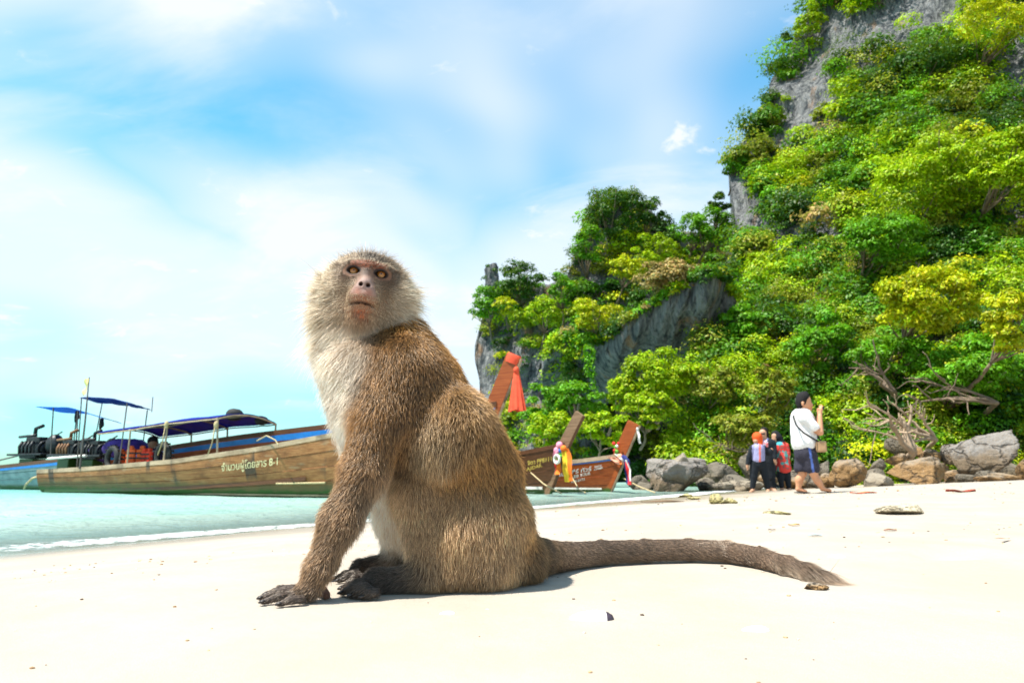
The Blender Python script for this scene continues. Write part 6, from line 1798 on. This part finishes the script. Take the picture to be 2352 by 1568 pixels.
for (x, dy) in ((1842, 0.075), (1898, -0.09)):
    sp_ = W(x, 1130, YM + dy) - base; m = MB(); m.ball((sp_[0], sp_[1], 0.012), (0.15, 0.055, 0.014), 16, 6); sd = m.build('sandal', M_RUBBER, man, smooth=True)
    MB().torus((sp_[0] + 0.04, sp_[1], 0.03), 0.045, 0.008, (1, 0, 0), 12, 6, 0.5).build('toe_strap', M_RUBBER, sd, smooth=True)
st = [W(1822, 957, YM - 0.12), W(1828, 975, YM - 0.24), W(1845, 993, YM - 0.27), W(1866, 1006, YM - 0.26), W(1884, 1016, YM - 0.22)]
strap_bag = empty('shoulder_bag', W(1886, 1025, YM - 0.2)); tag(strap_bag, 'tan shoulder bag on a black strap worn by the person in white', 'bag')
o_ = W(1886, 1025, YM - 0.2)
MB().tube(np.array(st) - o_, 0.016, 6).build('strap', M_RUBBER, strap_bag, smooth=True)
MB().tube(np.array([W(1822, 957, YM - 0.10), W(1826, 950, YM), W(1840, 962, YM + 0.22), W(1870, 990, YM + 0.24), W(1888, 1016, YM + 0.1)]) - o_, 0.016, 6).build('strap', M_RUBBER, strap_bag, smooth=True)
MB().box((0, 0, 0), (0.17, 0.10, 0.19)).build('pouch', plain('tan_canvas', (0.42, 0.26, 0.14), 0.9), strap_bag, bevel=0.03)
cm = empty('hand_camera', W(1886, 937, YM - 0.07)); tag(cm, 'small dark camera held up in the hands of the person in white', 'camera')
MB().box((0, 0, 0), (0.035, 0.10, 0.06)).build('case', M_RUBBER, cm, bevel=0.006); MB().tube([(0.017, 0, 0), (0.05, 0, 0)], 0.022, 12).build('lens', M_ENGINE, cm)

# ---- three women in a group
def woman(label, Y, foot_px, prims_body, parts, tone):
    base = np.array(W(foot_px[0], foot_px[1], Y)); bz = float(beach_z(base[0], base[1])); sh = np.array((0, 0, bz - base[2]))
    w = empty('person', base + sh * 0 ); w.location.z = base[2]; tag(w, label, 'person', 'women standing in a group')
    part_mesh('body', prims_body, 0.0105, M_FLESH, w, lambda v: skin_fn(v, np.array(tone)), base)
    for (nm, pr_, colr, wr) in parts: part_mesh(nm, pr_, 0.0125, M_CLOTH, w, colr, base, wr, 31)
    return w, base
YW = 16.3
f = fig_cone(YW)
BLK = (0.012, 0.016, 0.022)
legs1 = [f((1734, 1064, 0, 10), (1731, 1094, 0, 7), k=0.03), f((1731, 1095, 0, 7), (1729, 1124, 0, 4.5), k=0.02), f((1749, 1064, 0, 10), (1758, 1094, 0, 7), k=0.03), f((1758, 1095, 0, 7), (1765, 1124, 0, 4.5), k=0.02)]
b1_ = [f((1739, 1006, 0, 8), (1738, 1012, 0, 7.6), k=0.02), f((1736.5, 1011, -0.085, 1.4), (1736, 1013, -0.09, 1.5), k=0.01), f((1740, 1018, 0, 5), (1741, 1026, 0, 5.5), k=0.02), f((1741, 1032, 0, 13), (1742, 1056, 0, 13), k=0.04)] + legs1 + [
      f((1728, 1029, -0.02, 6), (1720, 1050, -0.03, 4.6), k=0.02), f((1720, 1050, -0.03, 4.6), (1717, 1066, -0.04, 3.4), k=0.015), f((1717, 1067, -0.04, 3.2), (1716.5, 1073, -0.04, 3.0), k=0.01),
      f((1754, 1029, 0.03, 6), (1764, 1040, 0.05, 4.5), k=0.02), f((1764, 1040, 0.05, 4.5), (1772, 1032, 0.08, 3.4), k=0.015),
      f((1729, 1126, 0, 4), (1724, 1129, -0.1, 3), k=0.012), f((1765, 1126, 0, 4), (1763, 1129, -0.12, 3), k=0.012)] + fingers(f, (1716.5, 1073, -0.04), [(1715, 1079, -0.03), (1716, 1080, -0.04), (1717.3, 1080, -0.05), (1718.6, 1079, -0.06), (1719.5, 1075, -0.02)], 0.85)
def w1top(v):
    px = to_px(v); cl_ = np.tile(np.array((0.30, 0.30, 0.50)), (len(v), 1)); cl_ *= (1 + 0.25 * fbm(v * 30, 3, 4))[:, None]
    cl_[np.abs(px[:, 0] - 1745.5) < 2.2] = (0.70, 0.16, 0.12); cl_[(px[:, 0] < 1727.5) | (px[:, 0] > 1757)] = BLK; return cl_
woman('person in an orange headscarf and lilac top with black sleeves', YW, (1745, 1130), b1_, [
    ('headscarf', [f((1739, 1003, 0.02, 11), (1741, 1012, 0.03, 11), k=0.03), f((1745, 1018, 0.0, 7), (1747, 1030, -0.05, 5), k=0.03), f((1736.5, 1007, -0.17, 8.2), (1737, 1015, -0.17, 7.2), k=0.008, neg=True)], (0.78, 0.10, 0.02), 0.008),
    ('top', [f((1741, 1032, 0, 15), (1741, 1056, 0, 15.5), k=0.04), f((1728, 1029, -0.02, 7.5), (1720, 1050, -0.03, 6), k=0.02), f((1720, 1050, -0.03, 6), (1717.5, 1064, -0.04, 4.6), k=0.015), f((1754, 1029, 0.03, 7.5), (1764, 1040, 0.05, 6), k=0.02), f((1764, 1040, 0.05, 6), (1770, 1034, 0.07, 5), k=0.02)], w1top, 0.012),
    ('leggings', [f((1742, 1060, 0, 15), (1742, 1066, 0, 14), k=0.03), f((1734, 1064, 0, 11.5), (1731, 1094, 0, 8.4), k=0.03), f((1731, 1095, 0, 8.4), (1729, 1119, 0, 5.6), k=0.02), f((1749, 1064, 0, 11.5), (1758, 1094, 0, 8.4), k=0.03), f((1758, 1095, 0, 8.4), (1764, 1119, 0, 5.6), k=0.02)], BLK, 0.008)], (0.48, 0.26, 0.16))
YW = 16.75; f = fig_cone(YW)
b2_ = [f((1752.5, 993, 0, 8), (1752.5, 1001, 0, 7), k=0.02), f((1751, 998, -0.09, 1.4), (1751, 1000, -0.09, 1.5), k=0.01), f((1756, 1004, 0, 5), (1761, 1013, 0, 6), k=0.02), f((1764, 1022, 0, 14), (1768, 1054, 0, 13), k=0.04),
      f((1768, 1062, 0, 12), (1772, 1095, 0, 8), k=0.03), f((1772, 1095, 0, 8), (1777, 1122, 0, 4.6), k=0.02), f((1764, 1062, 0.1, 12), (1766, 1095, 0.12, 8), k=0.03), f((1766, 1095, 0.12, 8), (1768, 1120, 0.12, 4.6), k=0.02),
      f((1774, 1018, -0.05, 7), (1778, 1038, -0.1, 5), k=0.02), f((1778, 1038, -0.1, 5), (1779, 1054, -0.14, 3.8), k=0.015), f((1779.5, 1056, -0.14, 3.6), (1781, 1061, -0.14, 3.4), k=0.01),
      f((1777, 1124, 0, 4), (1782, 1128, -0.1, 3), k=0.012), f((1768, 1123, 0.1, 4), (1764, 1127, 0.02, 3), k=0.012)] + fingers(f, (1781, 1061, -0.14), [(1780, 1067, -0.14), (1781.5, 1068, -0.15), (1783, 1067.5, -0.15), (1784, 1066, -0.15), (1784.6, 1062.5, -0.13)], 0.85)
def w2suit(v):
    px = to_px(v); cl_ = np.tile(np.array(BLK), (len(v), 1)); m_ = (px[:, 0] < 1764) & (px[:, 1] < 1026); n_ = fbm(v * 18, 2, 8)
    cl_[m_ & (n_ > 0)] = (0.55, 0.50, 0.62); cl_[m_ & (n_ > 0.25)] = (0.5, 0.12, 0.12); cl_[m_ & (n_ < -0.1)] = (0.08, 0.12, 0.4); return cl_
w2, bs2 = woman('person in a black suit and sunglasses behind the orange headscarf', YW, (1770, 1128), b2_, [
    ('hair', [f((1755, 989, 0.03, 8.6), (1757, 996, 0.05, 8), k=0.03), f((1759, 1000, 0.06, 6), (1762, 1010, 0.08, 4.5), k=0.03)], (0.012, 0.010, 0.010), 0.008),
    ('wetsuit', [f((1764, 1021, 0, 15.5), (1768, 1055, 0, 14.5), k=0.04), f((1768, 1062, 0, 13.5), (1772, 1095, 0, 9.4), k=0.03), f((1772, 1095, 0, 9.4), (1776.5, 1117, 0, 5.8), k=0.02), f((1764, 1062, 0.1, 13), (1766, 1095, 0.12, 9), k=0.03), f((1766, 1095, 0.12, 9), (1768, 1115, 0.12, 5.6), k=0.02), f((1774, 1018, -0.05, 8.4), (1778, 1038, -0.1, 6.3), k=0.02), f((1778, 1038, -0.1, 6.3), (1779, 1051, -0.14, 5), k=0.015)], w2suit, 0.008)], (0.50, 0.28, 0.18))
gl_ = MB(); gp = W(1751.5, 996, YW - 0.095) - bs2; gl_.box(gp + (-0.035, 0, 0), (0.05, 0.02, 0.035)); gl_.box(gp + (0.03, 0, 0), (0.05, 0.02, 0.035)); gl_.box(gp, (0.03, 0.012, 0.008)); gl_.build('sunglasses', M_RUBBER, w2)
YW = 16.9; f = fig_cone(YW)
b3_ = [f((1781, 1001, 0, 8.4), (1780, 1008, 0, 7.4), k=0.02), f((1785, 1012, 0, 5), (1790, 1020, 0, 6), k=0.02), f((1793, 1028, 0, 13), (1798, 1060, 0, 13), k=0.04),
      f((1794, 1064, 0, 11), (1793, 1095, 0, 6.6), k=0.03), f((1793, 1095, 0, 6.6), (1796, 1122, 0, 4.2), k=0.02), f((1803, 1064, 0, 11), (1808, 1095, 0, 6.6), k=0.03), f((1808, 1095, 0, 6.6), (1813, 1122, 0, 4.2), k=0.02),
      f((1805, 1024, -0.05, 6), (1810, 1046, -0.08, 4.6), k=0.02), f((1810, 1046, -0.08, 4.6), (1807, 1066, -0.12, 3.4), k=0.015), f((1784, 1026, 0.08, 6), (1779, 1046, 0.1, 4.5), k=0.02), f((1779, 1046, 0.1, 4.5), (1782, 1062, 0.08, 3.4), k=0.02),
      f((1796, 1124, 0, 3.8), (1792, 1128, -0.08, 2.8), k=0.012), f((1813, 1124, 0, 3.8), (1811, 1128, -0.1, 2.8), k=0.012)]
def dress(v):
    n_ = fbm(v * 11, 3, 44); n2_ = fbm(v * 16 + 4, 2, 55); px = to_px(v)
    cl_ = np.tile(np.array((0.62, 0.055, 0.045)), (len(v), 1)); cl_[n_ > 0.22] = (0.08, 0.33, 0.32); cl_[(n2_ > 0.3)] = (0.16, 0.10, 0.09); cl_[(px[:, 1] < 1022) & (px[:, 0] < 1797)] = (0.07, 0.36, 0.42); return cl_
woman('person with long black hair in a red and teal patterned tunic', YW, (1803, 1128), b3_, [
    ('hair', [f((1782, 998, 0.02, 9.5), (1787, 1005, -0.02, 9.5), k=0.03), f((1791, 1009, -0.03, 7.5), (1799, 1022, -0.08, 6), k=0.03), f((1799, 1022, -0.08, 6), (1803, 1036, -0.12, 3.4), k=0.03)], (0.010, 0.010, 0.014), 0.010),
    ('tunic', [f((1793, 1026, 0, 15.5), (1797, 1050, 0, 15), k=0.05), f((1797, 1050, 0, 15), (1799, 1074, 0, 17.5), k=0.05), f((1805, 1024, -0.05, 7.6), (1809, 1042, -0.08, 6.5), k=0.02), f((1784, 1026, 0.08, 7.6), (1780, 1042, 0.1, 6.4), k=0.02), f((1790, 1099, 0, 18), (1810, 1099, 0, 18), k=0.004, neg=True)], dress, 0.014),
    ('leggings', [f((1794, 1068, 0, 11.5), (1793, 1095, 0, 8), k=0.03), f((1793, 1095, 0, 8), (1795.5, 1117, 0, 5.4), k=0.02), f((1803, 1068, 0, 11.5), (1808, 1095, 0, 8), k=0.03), f((1808, 1095, 0, 8), (1812, 1117, 0, 5.4), k=0.02)], BLK, 0.008)], (0.50, 0.28, 0.18))

# ---- passenger sitting low in the weathered boat
p = b1.world(b1.at(352, 1060, -0.1)); YB = float(p[1]); f = fig_cone(YB)
base = p.copy()
ps = empty('person', base); tag(ps, 'dark haired person sitting low in the weathered boat under its canopy', 'person')
part_mesh('body', [f((351, 1018, 0, 10), (351, 1025, 0, 9), k=0.02), f((352, 1030, 0, 6), (353, 1040, 0, 7), k=0.02), f((354, 1048, 0, 16), (356, 1074, 0, 17), k=0.04), f((341, 1044, -0.05, 7), (336, 1062, -0.12, 5.5), k=0.02), f((336, 1062, -0.12, 5.5), (346, 1068, -0.3, 4), k=0.02), f((367, 1044, 0, 7), (373, 1062, -0.05, 5.5), k=0.02), f((373, 1062, -0.05, 5.5), (364, 1070, -0.25, 4), k=0.02), f((350, 1080, 0, 13), (344, 1082, -0.45, 9), k=0.03), f((362, 1080, 0, 13), (362, 1082, -0.45, 9), k=0.03)], 0.013, M_FLESH, ps, lambda v: skin_fn(v, np.array((0.30, 0.16, 0.10))), base)
part_mesh('hair', [f((351, 1012, 0.02, 11.5), (352, 1019, 0.03, 11), k=0.03)], 0.013, M_CLOTH, ps, (0.010, 0.010, 0.012), base, 0.012, 7)
part_mesh('shirt', [f((354, 1047, 0, 18.5), (356, 1074, 0, 19), k=0.04), f((341, 1044, -0.05, 9), (337, 1058, -0.1, 7.5), k=0.02), f((367, 1044, 0, 9), (372, 1058, -0.04, 7.5), k=0.02)], 0.014, M_CLOTH, ps, (0.04, 0.03, 0.09), base, 0.014, 9)

# ================================================================== SMALL THINGS ON THE SAND
M_SHELL = plain('white_shell', (0.80, 0.78, 0.74), 0.45, 0.15, 40, 0, 0.2, bdist=0.002)
M_SHELLDARK = plain('dark_shell_tip', (0.05, 0.035, 0.05), 0.5, 0.3, 40, 0, 0.2, bdist=0.002)
def shell(label, x0, x1, y, hpx, tip=True, name='shell'):
    c_ = sand_hit((x0 + x1) / 2, y); s = depth_of(c_) / FX; L_ = (x1 - x0) * s / 2; h_ = hpx * s
    e = empty(name, c_); tag(e, label, 'shell', 'shells on the sand')
    u = np.linspace(-1, 1, 22); t = np.linspace(0, math.pi, 12)
    prof = np.sqrt(np.clip(1 - np.abs(u) ** 2.2, 0, 1)) * (1 + 0.2 * u)
    P = np.stack([np.stack([np.full(12, uu_ * L_), np.cos(t) * L_ * 0.5 * pf, np.sin(t) * h_ * pf * (1 + 0.06 * np.sin(uu_ * 30)) - 0.001], -1) for uu_, pf in zip(u, prof)])
    if tip:
        MB().grid(P[:18]).build('valve', M_SHELL, e, smooth=True); MB().grid(P[17:] * np.array((1.0, 1.02, 1.02))).build('dark_tip', M_SHELLDARK, e, smooth=True)
    else: MB().grid(P).build('valve', M_SHELL, e, smooth=True)
shell('white shell fragment with a dark tip on the near sand', 1305, 1412, 1421, 20)
shell('small white shell chip left of the dark tipped shell', 1008, 1046, 1409, 8, False)
shell('white shell chip on the near sand to the right', 1702, 1768, 1447, 12, False)
shell('thin white shell behind the tail tip', 1900, 1942, 1279, 7, False)
def leaf_litter(label, x0, x1, y, hpx, colr, name='dry_leaf', cat='leaf', seed=0):
    c_ = sand_hit((x0 + x1) / 2, y); s = depth_of(c_) / FX; L_ = (x1 - x0) * s / 2; h_ = hpx * s
    u = np.linspace(-1, 1, 15)[:, None]; v = np.linspace(-1, 1, 7)[None]
    w = np.sqrt(np.clip(1 - u ** 2, 0, 1)) * 0.36 * L_
    P = np.stack([u * L_ + 0 * v, v * w, 0.003 + h_ * (0.25 * v ** 2 + 0.55 * np.sin((u + 1) * 1.9 + seed) ** 2) * (0.4 + 0.6 * np.abs(v)) + 0 * u], -1)
    m = MB(); m.slab(P, 0.0015); o = m.build(name, plain('leaf_' + str(seed), colr, 0.75, 0.35, 20), None, smooth=True); o.location = c_; o.rotation_euler.z = 0.2 * math.sin(seed * 3.1); tag(o, label, cat, 'litter on the beach'); return o
leaf_litter('curled dark red leaf on the sand at the right', 2172, 2242, 1131, 9, (0.28, 0.045, 0.02), seed=1)
leaf_litter('orange red scrap on the sand right of the man feet', 1952, 2015, 1133, 5, (0.70, 0.14, 0.05), 'plastic_scrap', 'scrap', 2)
leaf_litter('pale blue plastic scrap on the sand above the tail', 1855, 1890, 1232, 4, (0.42, 0.52, 0.55), 'plastic_scrap', 'scrap', 3)
leaf_litter('short dark twig leaf on the sand above the tail', 1764, 1782, 1219, 2, (0.12, 0.08, 0.05), seed=4)
leaf_litter('tan leaf right of the flat grey green stone', 1810, 1838, 1208, 4, (0.50, 0.32, 0.12), seed=5)
leaf_litter('brown leaf below the pale pitted stone', 2030, 2060, 1220, 4, (0.30, 0.15, 0.09), seed=6)
leaf_litter('pinkish flat scrap at the far right sand', 2284, 2320, 1239, 3, (0.66, 0.45, 0.34), 'plastic_scrap', 'scrap', 7)
leaf_litter('yellow leaf floating on the shallow water', 735, 762, 1166, 3, (0.75, 0.42, 0.10), seed=8)
leaf_litter('dark driftwood strip at the wet sand edge', 1470, 1600, 1153, 4, (0.16, 0.085, 0.04), 'driftwood', 'driftwood', 9)
leaf_litter('red scrap among the rocks on the right', 2238, 2256, 1100, 6, (0.70, 0.06, 0.03), 'plastic_scrap', 'scrap', 10)
# fine crumbs of coral and dark grit scattered over the dry sand
gr = np.random.default_rng(77); n_ = 900
x = np.concatenate([gr.uniform(-1.6, 2.2, 500), gr.uniform(-1.0, 9.0, 400)]); y = np.concatenate([gr.uniform(0.55, 2.6, 500), gr.uniform(2.0, 13, 400)])
ok = ((x + 3.4) * 0.83 - (y - 4.5) * 0.56) > 1.2
x, y = x[ok], y[ok]; z = beach_z(x, y)
v0, f0 = ico(1); n_ = len(x); s = gr.uniform(0.0008, 0.0026, n_) * (0.6 + 0.55 * y)
V = (v0[None] * np.array((1.3, 1, 0.6)) * s[:, None, None] * gr.uniform(0.6, 1.3, (n_, len(v0), 1)) + np.stack([x, y, z + s * 0.2], -1)[:, None]).reshape(-1, 3)
F = (f0[None] + (np.arange(n_) * len(v0))[:, None, None]).reshape(-1, 3)
pal = np.array([(0.30, 0.18, 0.09), (0.46, 0.32, 0.18), (0.60, 0.52, 0.42), (0.10, 0.07, 0.05), (0.55, 0.40, 0.22)])
C_ = np.repeat(pal[gr.integers(0, 5, n_)], len(v0), 0)
o = link('sand_debris', np_mesh('sand_debris', V, F, M_CLOTH, False, C_)); tag(o, 'tiny coral crumbs and grit scattered over the dry sand', 'debris', kind='stuff')
